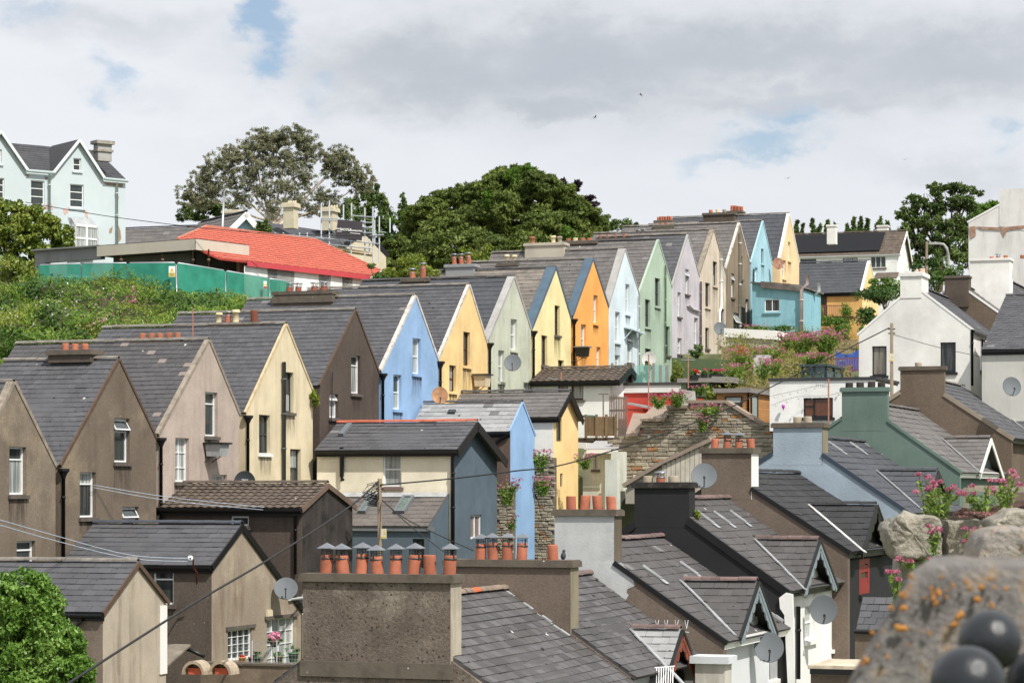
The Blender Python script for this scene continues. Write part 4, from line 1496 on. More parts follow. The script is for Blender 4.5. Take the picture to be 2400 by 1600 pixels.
def skylight(parent, A, e1, e2, n, u0, u1, v0, v1, glass=None, fm=None):
    q = MB()
    fw = 0.1
    q.boxv(A + e1 * u0 + e2 * v0, e1 * (u1 - u0), e2 * fw, n * 0.12)
    q.boxv(A + e1 * u0 + e2 * (v1 - fw), e1 * (u1 - u0), e2 * fw, n * 0.12)
    q.boxv(A + e1 * u0 + e2 * (v0 + fw), e1 * fw, e2 * (v1 - v0 - 2 * fw), n * 0.12)
    q.boxv(A + e1 * (u1 - fw) + e2 * (v0 + fw), e1 * fw, e2 * (v1 - v0 - 2 * fw), n * 0.12)
    s = build(q, 'skylight', fm or plain('grey_skylight_frame', (112, 118, 124), 0.45), parent)
    q = MB()
    q.boxv(A + e1 * (u0 + fw) + e2 * (v0 + fw) + n * 0.05, e1 * (u1 - u0 - 2 * fw), e2 * (v1 - v0 - 2 * fw), n * 0.02)
    build(q, 'pane', glass or pane_mat('skylight_glass', (96, 112, 104), 0.4, (140, 156, 146)), s)


def roof_uv(h, x, y):
    p = hit(x, y, h['O'] + h['n'] * 0.06, h['n'])
    return (p - h['O']).dot(FM.U), (p - h['O']).dot(h['e2'])


u0, v0 = roof_uv(a4, 826, 998)
u1, v1 = roof_uv(a4, 780, 1023)
skylight(a4['root'], a4['O'] + a4['n'] * 0.08, FM.U, a4['e2'], a4['n'], u0, u1 - 0.25, v0, v1)
# lean-to under the ivory wall
lo = FM.S(1052, 1160, a4['SO'] - FM.V * 0.01)
le_ = FM.G(1010, 1234, a4['O'])
L4 = atx(770, lo, FM.U)
le4 = Vector((le_.x, le_.y, le_.z))
d2 = (le4 - lo)
d2 = d2 - FM.U * d2.dot(FM.U)
e2l = d2.normalized()
Hl = d2.length
nl = FM.U.cross(e2l)
nl = nl if nl.z > 0 else -nl
q = MB()
q.boxv(lo, FM.U * L4, e2l * (Hl + 0.1), nl * 0.07)
lr = build(q, 'lean_to_roof', S_brown, a4['root'])
S_lt = slate_mat('grey_brown_slate', (108, 102, 98), rnd=0.12, odd=0.0, patch=0.3, patch_col=(140, 132, 126))
slates(lr, lo + nl * 0.075, FM.U, L4, e2l, Hl + 0.1, nl, 0.4, 0.3, S_lt, cap=200)
q = MB()
zb4 = BASE[a4['root'].name].z
fl = lo + d2
q.face_with_holes(fl, FM.R, [(-L4, zb4 - fl.z), (-L4, -0.12), (0, -0.12), (0, zb4 - fl.z)], [px_rect(FM, 'S', fl, (967, 994, 1262, 1330))], -FM.V, 0.15)
q.poly(lo, fl, Vector((fl.x, fl.y, zb4)), Vector((lo.x, lo.y, zb4)))
build(q, 'lean_to_wall', R_a4, a4['root'])
window(a4['root'], fl, FM.R, -FM.V, px_rect(FM, 'S', fl, (967, 994, 1262, 1330)), style='plain', fm=M_dark, pm=M_glassdark, sill=False, depth=0.15)
q = MB()
q.boxv(fl - FM.V * 0.1 - Z * 0.16 - FM.U * 0.2, FM.U * (L4 + 0.2), FM.V * 0.09, Z * 0.17)
build(q, 'fascia', plain('lean_to_fascia', (120, 124, 128), 0.5), a4['root'])
q = MB()
q.boxv(lo + nl * 0.1 - FM.V * 0.02, FM.U * L4, e2l * 0.32, nl * 0.02)
build(q, 'lead_flashing', M_lead, a4['root'])
for xa, xb in ((882, 834), (972, 916)):
    p0, p1 = hit(xa, 1166, lo + nl * 0.08, nl), hit(xb, 1203, lo + nl * 0.08, nl)
    skylight(a4['root'], lo + nl * 0.09, FM.U, e2l, nl, (p0 - lo).dot(FM.U), (p1 - lo).dot(FM.U) - 0.1, (p0 - lo).dot(e2l), (p1 - lo).dot(e2l))
a5 = gable_house('rear_annexe', 'cornflower blue annexe with light grey slates', FM, 108.0, (1225, 946), (1196, 1011), (1253, 1020), 993, R_a5, S_light, [], [], slate=(0.42, 0.3), gutter=M_black, eo=0.08, vo=0.0, sidem=R_a5s,
                 group=GA, depth_down=7.5, ridgem=M_ridge_slate, cop=(R_a5, 0.06, 0.0))
u0, v0 = roof_uv(a5, 1067, 968)
q = MB()
q.boxv(a5['O'] + FM.U * u0 + a5['e2'] * (v0 - 0.15) + a5['n'] * 0.07, FM.U * 0.32, a5['e2'] * 0.2, a5['n'] * 0.09)
build(q, 'roof_vent', M_dark, a5['root'])
s5 = a5['SO'] - FM.V * 0.1
pipe(a5['root'], [FM.S(1192, 1018, s5), FM.S(1164, 1034, s5), FM.S(1160, 1046, s5)], 0.07, M_black)
a6 = gable_house('rear_annexe', 'butter yellow annexe with black verge boards and slit openings', FM, 112.6, (1327, 920), (1297, 976), (1355, 984), 1073, R_a6, S_brown,
                 [(1304, 1317, 981, 1034, dk('plain', M_glassdark, sill=False)), (1313, 1319, 1109, 1140, dk('plain', M_glassdark, sill=False))], [], slate=(0.4, 0.3), gutter=M_black, eo=0.12, vo=0.22, sidem=R_w,
                 group=GA, depth_down=9, ridgem=M_ridge_slate, barge=(M_black, 0.22))
a7 = gable_house('rear_annexe', 'white annexe with brown tiled roof above the timber deck', FM, 123.5, (1456, 864), (1430, 890), (1481, 897), 1274, R_w2, S_tile, [],
                 [(1308, 1331, 896, 935, br('plain', M_net)), (1339, 1367, 896, 937, br('plain', M_net))], slate=(0.36, 0.34), tile=True, gutter=M_black, eo=0.3, vo=0.5, sidem=R_w2, group=GA, depth_down=5.5, ridgem=S_tile, barge=(M_black, 0.24))


# ------------------------------------------------------------------ the terrace that climbs on the right: party walls face the camera
def terrace(label, D, st, ytop, ystk, side_x, ridge, verge, left, Dn, wallm, stackm, capm, roofm, ss, pots, cap=(0.07, 0.15), dormer=None, facm=None, wins=(), zbot=-9.5, vergem=None, joined=False,
            vents=(), band=None, lead=None, rrm=None, barge=None, scallop=True, dwin=None, wall_t=0.3, gut=True, fasc_m=None, dback=0.25, vh=0.12, scap=300, fwd=0.075, side_m=None, rev=0.18):
    V, R, U = FM.V, FM.R, FM.U
    O = P(ridge[0], ridge[1], D)
    E, B = FM.S(verge[0], verge[1], O), FM.S(left[0], left[1], O)
    L = (Dn - D) / V.y
    root = thing('terraced_house', label, 'house', Vector((O.x, O.y, zbot)) + V * L / 2, 'terraced houses on the right')
    q = MB()
    zb = zbot
    q.prism([p - V * (fwd - 0.0) for p in (Vector((B.x, B.y, zb)), B, O, E, Vector((E.x, E.y, zb)))], V * wall_t)
    build(q, 'party_wall', wallm, root)
    e2 = (E - O).normalized()
    Hh = (E - O).length
    n = V.cross(e2)
    n = n if n.z > 0 else -n
    f2 = (B - O).normalized()
    H2 = (B - O).length
    n2 = V.cross(f2)
    n2 = n2 if n2.z > 0 else -n2
    q = MB()
    q.boxv(O - V * 0.03 + n * 0.003, V * (L + 0.03), e2 * (Hh + 0.1), n * 0.05)
    q.boxv(O - V * 0.03 + n2 * 0.004, V * (L + 0.03), f2 * (H2 + 0.1), n2 * 0.06)
    roof = build(q, 'roof', roofm, root)
    dz = []
    if dormer:
        ap, le, re = dormer[:3]
        dO = FM.G(ap[0], ap[1], E)
        dl, dr = FM.G(le[0], le[1], dO), FM.G(re[0], re[1], dO)
        t = n.dot(O + n * 0.07 - dO) / n.dot(U)
        sl, sr = (dl - dO).dot(V), (dr - dO).dot(V)

    def skip(c):
        if not dormer:
            return False
        s = (c - dO).dot(V)
        if not (sl < s < sr) or (c - dO).dot(U) < -0.3:
            return False
        zt = dO.z + (s / sl * (dl.z - dO.z) if s < 0 else s / sr * (dr.z - dO.z))
        return c.z < zt - 0.1
    slates(roof, O - V * 0.03 + n * 0.055, V, L + 0.03, e2, Hh + 0.1, n, ss[0], ss[1], roofm, joined=joined, cap=scap, jit=0.008, skip=skip)
    if H2 > 1.5:
        slates(roof, O - V * 0.03 + n2 * 0.066, V, L + 0.03, f2, H2 + 0.1, n2, ss[0], ss[1], roofm, joined=True)
    ridge_tiles(roof, O - V * 0.03 + Z * 0.09, V, L + 0.03, rrm or M_ridge_slate, r=0.12)
    if vergem:
        q = MB()
        ta = (FM.S(st[1], ridge[1], O) - O).dot(R) / (E - O).dot(R)
        tb_ = (FM.S(st[0], ridge[1], O) - O).dot(R) / (B - O).dot(R)
        q.boxv(O + e2 * Hh * ta - V * (fwd + 0.045) - n * vh + n * 0.075, V * (fwd + 0.03), e2 * (Hh * (1 - ta) + 0.1), n * vh)
        build(q, 'verge_board', vergem, root)
        q = MB()
        q.boxv(O + f2 * H2 * tb_ - V * (fwd + 0.047) - n2 * vh + n2 * 0.075, V * (fwd + 0.03), f2 * (H2 * (1 - tb_) + 0.1), n2 * vh)
        build(q, 'verge_board', vergem, root)
    if st:
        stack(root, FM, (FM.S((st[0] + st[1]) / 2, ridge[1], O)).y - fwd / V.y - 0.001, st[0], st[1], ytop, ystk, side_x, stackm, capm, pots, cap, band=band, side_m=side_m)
    fo = E - R * dback - Z * 0.05
    if facm:
        q = MB()
        fo = E - R * dback - Z * 0.05
        hs = [px_rect(FM, 'G', fo, w[:4]) for w in wins]
        q.face_with_holes(fo, V, [(0.0, zb - fo.z), (0.0, 0), (L, 0), (L, zb - fo.z)], hs, R, rev)
        build(q, 'facade', facm, root)
        for w, r in zip(wins, hs):
            window(root, fo, V, R, r, depth=rev, **w[4])
    if gut:
        q = MB()
        g0 = E + R * 0.03 - Z * 0.02
        q.tube([g0, g0 + V * L], 0.07, 8)
        q.boxv(E - R * 0.02 - Z * 0.2, V * L, R * 0.03, Z * 0.2)
        build(q, 'gutter', fasc_m or M_black, root)
    for x, y in vents:
        p = hit(x, y, O + n * 0.08, n)
        q = MB()
        q.tube([p - e2 * 0.3, p + e2 * 0.28], 0.055, 8)
        q.boxv(p + e2 * 0.28 - V * 0.12, V * 0.24, e2 * 0.2, n * 0.015)
        build(q, 'roof_vent', M_lead, roof)
    if dormer:
        dm = dormer[3]
        dsl = dormer[4] if len(dormer) > 4 else roofm
        q = MB()
        zc = min(dl.z, dr.z) - 0.02
        zlow = fo.z - 0.02
        O1 = dO - R * 0.2
        hs = []
        if dwin:
            hs = [px_rect(FM, 'G', O1, dwin[:4])]
        q.face_with_holes(O1, V, [(sl * 0.92, zlow - O1.z), (sl * 0.92, zc - O1.z - 0.05), (0, -0.08), (sr * 0.92, zc - O1.z - 0.05), (sr * 0.92, zlow - O1.z)], hs, R, 0.15)
        for s in (sl * 0.92, sr * 0.92):
            a = O1 + V * s
            a = Vector((a.x, a.y, zc - 0.05))
            b = Vector((a.x, a.y, zlow))
            q.poly(a, a + U * t, b + U * t, b)
        dobj = build(q, 'dormer', dm, root)
        if dwin:
            window(dobj, O1, V, R, hs[0], depth=0.15, sill=False, **dwin[4])
        q = MB()
        a2_, b2_ = (dl - dO).normalized(), (dr - dO).normalized()
        na, nb = U.cross(a2_), U.cross(b2_)
        na = na if na.z > 0 else -na
        nb = nb if nb.z > 0 else -nb
        tp = dO + R * 0.12
        la, lb_ = (dl - dO).length + 0.08, (dr - dO).length + 0.08
        q.boxv(tp + na * 0.003, U * (t + 0.12), a2_ * la, na * 0.045)
        q.boxv(tp + nb * 0.004, U * (t + 0.12), b2_ * lb_, nb * 0.055)
        build(q, 'dormer_roof', dsl, dobj)
        inside_main = lambda c: n.dot(c - O) < 0.02
        slates(dobj, tp + na * 0.05, U, t + 0.12, a2_, la, na, ss[0], ss[1], dsl, joined=joined, skip=inside_main)
        slates(dobj, tp + nb * 0.06, U, t + 0.12, b2_, lb_, nb, ss[0], ss[1], dsl, joined=True, skip=inside_main)
        ridge_tiles(dobj, tp + Z * 0.085, U, t + 0.12, rrm or M_ridge_slate, r=0.12)
        q = MB()
        bt = 0.2
        for d_, ln, nm in ((a2_, la, na), (b2_, lb_, nb)):
            q.boxv(tp + nm * 0.06, R * 0.045, d_ * ln, -nm * bt)
            if scallop:
                k = 5
                for i in range(k):
                    c = tp + d_ * (ln * (0.16 + 0.17 * i)) - nm * (bt - 0.06)
                    pts = [c + d_ * (ln * 0.085 * cos(pi * j / 6)) - nm * (0.16 * sin(pi * j / 6)) for j in range(7)]
                    q.prism(pts, R * 0.035)
        build(q, 'bargeboard', barge or M_black, dobj)
        if scallop:
            q = MB()
            for d_, ln, nm in ((a2_, la, na), (b2_, lb_, nb)):
                q.boxv(tp + nm * 0.075 + R * 0.003, R * 0.06, d_ * (ln + 0.03), -nm * 0.085)
            build(q, 'barge_capping', M_black, dobj)
        # lead in the valley between dormer and main roof
        va = dO + U * t
        vb = dl + U * (n.dot(O + n * 0.07 - dl) / n.dot(U))
        q = MB()
        d = vb - va
        sd2 = n.cross(d).normalized()
        w_ = 0.16
        for i in range(8):
            p0, p1 = va + d * (i / 8), va + d * ((i + 1) / 8)
            wv = w_ * random.uniform(0.85, 1.2)
            sgn = -1 if sd2.dot(V) > 0 else 1
            q.boxv(p0 + n * 0.012, p1 - p0, sd2 * wv * sgn, n * 0.03)
        build(q, 'valley_flashing', lead or M_lead, root)
    if dormer and vergem is not None:
        pass
    return dict(root=root, O=O, E=E, B=B, L=L, n=n, e2=e2, roof=roof, fo=fo, H=Hh)


T_grey = mat('pale_grey_render', (190, 192, 192), rough=0.9, var=0.1, vs=2, patch=0.4, patch_col=(160, 162, 164), patch_s=2.2, streak=0.15, streak_col=(120, 120, 122))
T_brown = render_mat('terrace_brown_render', (126, 110, 97), streak=0.2, speck=0.35, patch=0.15)
T_front = mat('mossy_brown_roughcast', (124, 110, 98), rough=0.95, var=0.25, vs=1.6, speck=0.5, ss=16, patch=0.7, patch_col=(162, 152, 138), patch_s=0.8, spots=0.6, spot_r=1.9, spot_col=(62, 54, 48), spot_s=10, bump=0.8, bs=18)
T_black = mat('black_wall_paint', (42, 42, 44), rough=0.75, var=0.12, vs=0.8, bump=0.15, streak=0.1, streak_col=(60, 60, 62))
T_bg = render_mat('pale_blue_grey_render', (160, 176, 190), streak=0.06, patch=0.06, bump=0.5)
T_green = render_mat('sea_green_render', (104, 126, 116), streak=0.15, patch=0.15, patch_col=(120, 142, 130))
T_tan = render_mat('olive_brown_render', (122, 106, 90), streak=0.2, speck=0.4, patch=0.15)
S_front = slate_mat('mossy_slate', (92, 90, 91), rnd=0.27, odd=0.008, odd_col=(140, 138, 136), patch=0.45, patch_col=(78, 72, 66), spots=0.1)
S_t3 = slate_mat('taupe_slate', (88, 85, 85), rnd=0.1, odd=0.006, patch=0.25, patch_col=(104, 99, 96), spots=0.08)
S_t5 = slate_mat('black_slate', (60, 60, 62), rnd=0.08, odd=0.0, patch=0.1, spots=0.02)
M_pot_dark = mat('sooty_pot', (62, 56, 54), rough=0.9, var=0.3, vs=4)
M_pot_beige = mat('beige_pot', (172, 158, 134), rough=0.9, var=0.12, vs=3)
T_white = mat('shaded_white_front', (214, 217, 219), rough=0.9, var=0.06, streak=0.15, streak_col=(170, 172, 172))  # white front and dormer, greyed to paint in the shade on them
M_bluebarge = plain('blue_grey_paint', (128, 142, 150), 0.6, var=0.12)
Dn = [50.0, 56.9, 62.6, 68.7, 75.1, 83.6, 93.5, 103.4, 113.0]
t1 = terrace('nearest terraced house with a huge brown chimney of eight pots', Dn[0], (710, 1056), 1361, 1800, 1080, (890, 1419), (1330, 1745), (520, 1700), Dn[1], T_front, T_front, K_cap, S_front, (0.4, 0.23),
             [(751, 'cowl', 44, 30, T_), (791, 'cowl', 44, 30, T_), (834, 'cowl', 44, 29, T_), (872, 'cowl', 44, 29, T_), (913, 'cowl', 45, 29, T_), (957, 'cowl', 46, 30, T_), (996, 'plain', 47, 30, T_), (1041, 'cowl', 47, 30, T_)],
             fwd=0.14, side_m=mat('sunlit_cement_side', (184, 172, 152), rough=0.95, var=0.2, vs=2, streak=0.4), cap=(0.09, 0.13), gut=False, rrm=mat('old_ridge', (138, 120, 104), rough=0.95, var=0.3, vs=4, odd=0.2, odd_col=(190, 100, 66)), band=(1.86, 0.3))  # cement side of the stack, lightened to paint in the sun on it
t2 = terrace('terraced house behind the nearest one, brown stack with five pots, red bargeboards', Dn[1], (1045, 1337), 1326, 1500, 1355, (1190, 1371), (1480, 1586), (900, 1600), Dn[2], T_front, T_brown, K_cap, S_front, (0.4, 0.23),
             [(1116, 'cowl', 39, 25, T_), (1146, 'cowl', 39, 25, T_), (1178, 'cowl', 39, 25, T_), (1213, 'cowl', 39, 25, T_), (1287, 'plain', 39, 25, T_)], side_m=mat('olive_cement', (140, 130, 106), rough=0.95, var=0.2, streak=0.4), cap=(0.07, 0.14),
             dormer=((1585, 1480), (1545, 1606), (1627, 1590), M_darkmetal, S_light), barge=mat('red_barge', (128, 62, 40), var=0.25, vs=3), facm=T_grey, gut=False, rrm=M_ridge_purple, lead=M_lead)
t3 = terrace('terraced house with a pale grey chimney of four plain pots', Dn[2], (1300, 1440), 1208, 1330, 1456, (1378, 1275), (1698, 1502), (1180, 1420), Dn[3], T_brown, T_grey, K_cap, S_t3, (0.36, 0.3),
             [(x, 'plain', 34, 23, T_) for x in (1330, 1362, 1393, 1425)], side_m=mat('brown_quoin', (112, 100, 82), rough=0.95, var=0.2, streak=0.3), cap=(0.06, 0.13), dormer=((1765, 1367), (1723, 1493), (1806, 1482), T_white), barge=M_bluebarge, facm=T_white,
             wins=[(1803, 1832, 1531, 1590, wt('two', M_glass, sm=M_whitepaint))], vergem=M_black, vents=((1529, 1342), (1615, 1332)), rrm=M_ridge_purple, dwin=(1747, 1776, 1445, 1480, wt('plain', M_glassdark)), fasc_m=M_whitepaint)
t4 = terrace('black painted terraced house with a white front and scalloped bargeboards', Dn[3], (1487, 1615), 1143, 1235, 1629, (1556, 1175), (1843, 1383), (1430, 1270), Dn[4], T_black, T_black, mat('black_cap', (52, 50, 48), var=0.3, vs=3, patch=0.4, patch_col=(120, 106, 92), patch_s=3), S_t3, (0.36, 0.3),
             [(1511, 'plain', 16, 23, M_pot_beige), (1541, 'hat', 14, 21, T_), (1571, 'plain', 16, 24, M_pot_beige)], cap=(0.07, 0.26), dormer=((1910, 1269), (1872, 1385), (1948, 1372), R_w2), barge=M_bluebarge, facm=R_w2,
             wins=[(1949, 1972, 1418, 1518, wt(sash, (M_net, M_net), sm=M_whitepaint)), (1886, 1910, 1417, 1500, wt(sash, (M_net, M_net), sm=M_whitepaint))], vergem=M_black, vents=((1654, 1213), (1692, 1213), (1730, 1211)), rrm=M_ridge_purple,
             dwin=(1893, 1906, 1340, 1400, wt('plain', M_net)), vh=0.2)
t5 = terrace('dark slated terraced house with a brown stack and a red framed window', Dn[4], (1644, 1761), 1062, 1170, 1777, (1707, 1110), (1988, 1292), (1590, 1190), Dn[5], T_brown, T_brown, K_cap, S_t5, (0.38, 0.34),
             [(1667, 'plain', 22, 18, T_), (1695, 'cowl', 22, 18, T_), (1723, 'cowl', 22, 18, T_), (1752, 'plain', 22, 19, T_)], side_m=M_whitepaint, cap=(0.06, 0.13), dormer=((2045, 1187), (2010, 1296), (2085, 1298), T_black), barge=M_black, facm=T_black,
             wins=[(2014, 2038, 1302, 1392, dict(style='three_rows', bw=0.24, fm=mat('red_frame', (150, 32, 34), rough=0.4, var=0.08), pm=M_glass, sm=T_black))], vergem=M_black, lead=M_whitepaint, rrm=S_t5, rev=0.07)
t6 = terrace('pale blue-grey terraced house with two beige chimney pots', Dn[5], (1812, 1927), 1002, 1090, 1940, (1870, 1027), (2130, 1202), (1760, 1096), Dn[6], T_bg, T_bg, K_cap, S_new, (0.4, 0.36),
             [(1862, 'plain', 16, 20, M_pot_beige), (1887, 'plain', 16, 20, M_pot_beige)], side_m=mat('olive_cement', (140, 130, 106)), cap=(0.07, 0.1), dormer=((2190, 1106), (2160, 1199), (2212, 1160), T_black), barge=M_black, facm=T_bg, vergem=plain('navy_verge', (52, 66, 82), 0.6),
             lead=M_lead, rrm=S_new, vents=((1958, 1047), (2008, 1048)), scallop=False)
t7 = terrace('sea green terraced house with four sooty chimney pots', Dn[6], (1973, 2080), 918, 1010, 2084, (2025, 947), (2250, 1106), (1925, 1015), Dn[7], T_green, T_green, T_green, S_brown, (0.42, 0.36),
             [(1988, 'plain', 12, 18, M_pot_dark), (2014, 'plain', 12, 18, M_pot_dark), (2040, 'plain', 13, 18, M_pot_dark), (2064, 'plain', 12, 18, M_pot_dark)], cap=(0.05, 0.2), dormer=((2315, 1030), (2288, 1113), (2344, 1119), T_bg),
             barge=M_whitepaint, facm=T_green, vergem=T_green, rrm=S_brown, scallop=False, fasc_m=M_whitepaint, dwin=(2300, 2322, 1075, 1110, dk('plain', M_glass)), vh=0.1)
t8 = terrace('olive brown terraced house with a broad stack and one stub pot', Dn[7], (2110, 2213), 868, 950, 2216, (2158, 888), (2372, 1026), (2070, 945), Dn[8], T_tan, T_tan, K_cap, S_main, (0.42, 0.36),
             [(2151, 'plain', 10, 16, M_pot_beige)], cap=(0.12, 0.16), dormer=((2462, 936), (2430, 1030), (2490, 1020), T_tan), barge=M_whitepaint, facm=T_tan, vergem=mat('tan_verge', (150, 136, 118), var=0.2), rrm=M_ridge, scallop=False, vh=0.16)

# details on the terrace
q = MB()                                                    # pale grey paint that ends in a ragged edge on the brown party wall
S3 = t3['O'] - FM.V * 0.085
edge = [(1456, 1318), (1484, 1352), (1487, 1372), (1470, 1380), (1468, 1388), (1473, 1394), (1466, 1406), (1458, 1412), (1457, 1420), (1440, 1402), (1356, 1344), (1280, 1420), (1220, 1420), (1290, 1318)]
q.prism([FM.S(x, y, S3) for x, y in edge], FM.V * 0.01)
build(q, 'painted_patch', T_grey, t3['root'])
q = MB()                                                    # cement fillets along the foot of the party walls
for (a, b, O_) in (((1186, 1387), (1338, 1492), t2['O']), ((1363, 1352), (1532, 1474), t3['O']), ((1700, 1365), (1838, 1457), t4['O']), ((1870, 1114), (1985, 1190), t6['O']), ((2026, 1041), (2121, 1106), t7['O'])):
    pa, pb = FM.S(a[0], a[1], O_), FM.S(b[0], b[1], O_)
    q = MB()
    nn = (pb - pa).cross(FM.V).normalized()
    nn = nn if nn.z > 0 else -nn
    for i in range(7):
        u, v = pa.lerp(pb, i / 7), pa.lerp(pb, (i + 1) / 7)
        q.boxv(u - FM.V * random.uniform(.18, .23) - nn * 0.06, v - u, FM.V * 0.12, nn * random.uniform(.1, .14))
    build(q, 'cement_fillet', M_whitepaint if O_ is t6['O'] else M_lead, {id(t2['O']): t2, id(t3['O']): t3, id(t4['O']): t4, id(t6['O']): t6, id(t7['O']): t7}[id(O_)]['root'])
for T, x, y0, y1 in ((t4, 1985, 1300, 1560), (t3, 1866, 1420, 1590)):
    a = FM.G(x, y0, T['fo']) + FM.R * 0.06
    pipe(T['root'], [a, FM.G(x, y1, T['fo']) + FM.R * 0.06], 0.06, M_black)
q = MB()
pa = t4['E'] - FM.V * 0.16
q.prism([FM.S(x, y, pa) for x, y in ((1826, 1400), (1842, 1388), (1858, 1392), (1862, 1600), (1846, 1600), (1838, 1440), (1828, 1425))], FM.V * 0.07)
build(q, 'white_quoin', R_w2, t4['root'])
# ridge-top cement on the weathered party wall of the green house
q = MB()
for i in range(6):
    p = FM.S(2150 + i * 17, 972 + i * 12.5, t8['O']) - FM.V * 0.12
    q.bar(p, p + FM.R * 0.22 - Z * 0.16, 0.14, 0.1)
build(q, 'stepped_flashing', M_darkmetal, t8['root'])


# ------------------------------------------------------------------ plain blocks: a front facing the camera, a side facing right
def block(name, label, fr, Y, x0, x1, yt, yb, depth, wallm, swins=(), gwins=(), capm=None, caph=0.15, ov=0.05, cat='building', group=None, gm=None, roofm=None, slope=0.0):
    O = P(x0, yt, Y)
    b = fr.S(x1, yt, O)
    w = (b - O).dot(fr.R)
    zb = fr.S(x0, yb, O).z - O.z
    root = thing(name, label, cat, O + fr.R * w / 2 + fr.V * depth / 2 + Z * zb, group)
    hs = [px_rect(fr, 'S', O, r[:4]) for r in swins]
    q = MB()
    q.face_with_holes(O, fr.R, [(0, zb), (0, 0), (w, -slope), (w, zb)], hs, -fr.V, 0.12)
    q.poly(O, O + fr.V * depth, O + fr.V * depth + Z * zb, O + Z * zb)
    q.poly(O, O + fr.R * w - Z * slope, O + fr.R * w - Z * slope + fr.V * depth, O + fr.V * depth)
    q.poly(O + fr.V * depth, O + fr.R * w + fr.V * depth - Z * slope, O + fr.R * w + fr.V * depth + Z * zb, O + fr.V * depth + Z * zb)
    gs = [px_rect(fr, 'G', b, r[:4]) for r in gwins]
    if gm is None:
        q.face_with_holes(b, fr.V, [(0, zb), (0, -slope), (depth, -slope), (depth, zb)], gs, fr.R, 0.12)
    build(q, 'wall', wallm, root)
    if gm is not None:
        q = MB()
        q.face_with_holes(b, fr.V, [(0, zb), (0, -slope), (depth, -slope), (depth, zb)], gs, fr.R, 0.12)
        build(q, 'side_wall', gm, root)
    for r, hh in zip(swins, hs):
        window(root, O, fr.R, -fr.V, hh, depth=0.12, **r[4])
    for r, hh in zip(gwins, gs):
        window(root, b, fr.V, fr.R, hh, depth=0.12, **r[4])
    if capm:
        q = MB()
        q.boxv(O - fr.R * ov - fr.V * ov + Z * 0.003, fr.R * (w + 2 * ov) - Z * slope, fr.V * (depth + 2 * ov), Z * caph)
        build(q, 'roof', capm, root)
    return dict(root=root, O=O, b=b, w=w, zb=zb)


# white and far houses on the right
M_bk = plain('black_window', (34, 36, 40), 0.4)
V8 = FM
OW = P(2141, 640, 118.0)


def cross_house(label, Y, apex, le, re, base_y, L, wallm, roofm, ss, wins=(), fwins=(), st=None, name='house', verge_m=None, joined=True, side_m=None, gut=M_black, cat='house', depth_skip=None):
    """gable faces the camera, ridge runs away up the hill, a slope and the front look right"""
    V, R = FM.V, FM.R
    O = P(apex[0], apex[1], Y)
    A, B = FM.S(le[0], le[1], O), FM.S(re[0], re[1], O)
    zb = FM.S(apex[0], base_y, O).z - O.z
    root = thing(name, label, cat, O + Z * zb + V * L / 2)
    hs = [px_rect(FM, 'S', O, w[:4]) for w in wins]
    ra, rb = (A - O).dot(R), (B - O).dot(R)
    q = MB()
    q.face_with_holes(O, R, [(ra, zb), (ra, A.z - O.z), (0, 0), (rb, B.z - O.z), (rb, zb)], hs, -V, 0.14)
    q.poly(A, A + V * L, A + V * L + Z * (zb - (A.z - O.z)), A + Z * (zb - (A.z - O.z)))
    q.poly(*[O + V * L + R * s + Z * z for s, z in ((ra, zb), (ra, A.z - O.z), (0, 0), (rb, B.z - O.z), (rb, zb))])
    build(q, 'wall', wallm, root)
    fs = [px_rect(FM, 'G', B, w[:4]) for w in fwins]
    q = MB()
    q.face_with_holes(B, V, [(0, zb - B.z + O.z), (0, 0), (L, 0), (L, zb - B.z + O.z)], fs, R, 0.14)
    build(q, 'front_wall', side_m or wallm, root)
    for w, r in zip(wins, hs):
        window(root, O, R, -V, r, depth=0.14, **w[4])
    for w, r in zip(fwins, fs):
        window(root, B, V, R, r, depth=0.14, **w[4])
    e2, f2 = (B - O).normalized(), (A - O).normalized()
    n, n2 = V.cross(e2), V.cross(f2)
    n, n2 = (n if n.z > 0 else -n), (n2 if n2.z > 0 else -n2)
    q = MB()
    q.boxv(O + n * 0.003, V * L, e2 * ((B - O).length + 0.12), n * 0.05)
    q.boxv(O + n2 * 0.004, V * L, f2 * ((A - O).length + 0.05), n2 * 0.06)
    roof = build(q, 'roof', roofm, root)
    slates(roof, O + n * 0.055, V, L, e2, (B - O).length + 0.12, n, ss[0], ss[1], roofm, joined=joined)
    ridge_tiles(roof, O + Z * 0.09, V, L, M_ridge_slate)
    q = MB()
    q.boxv(O - V * 0.02 + n * 0.01, V * 0.12, e2 * ((B - O).length + 0.12), n * 0.09)
    q.boxv(O - V * 0.022 + n2 * 0.01, V * 0.12, f2 * ((A - O).length + 0.05), n2 * 0.1)
    build(q, 'verge', verge_m or M_whitepaint, roof)
    if gut:
        q = MB()
        g0 = O + e2 * ((B - O).length + 0.14) + Z * 0.0
        q.tube([g0, g0 + V * L], 0.08, 8)
        build(q, 'gutter', gut, root)
    return dict(root=root, O=O, A=A, B=B, n=n, e2=e2)


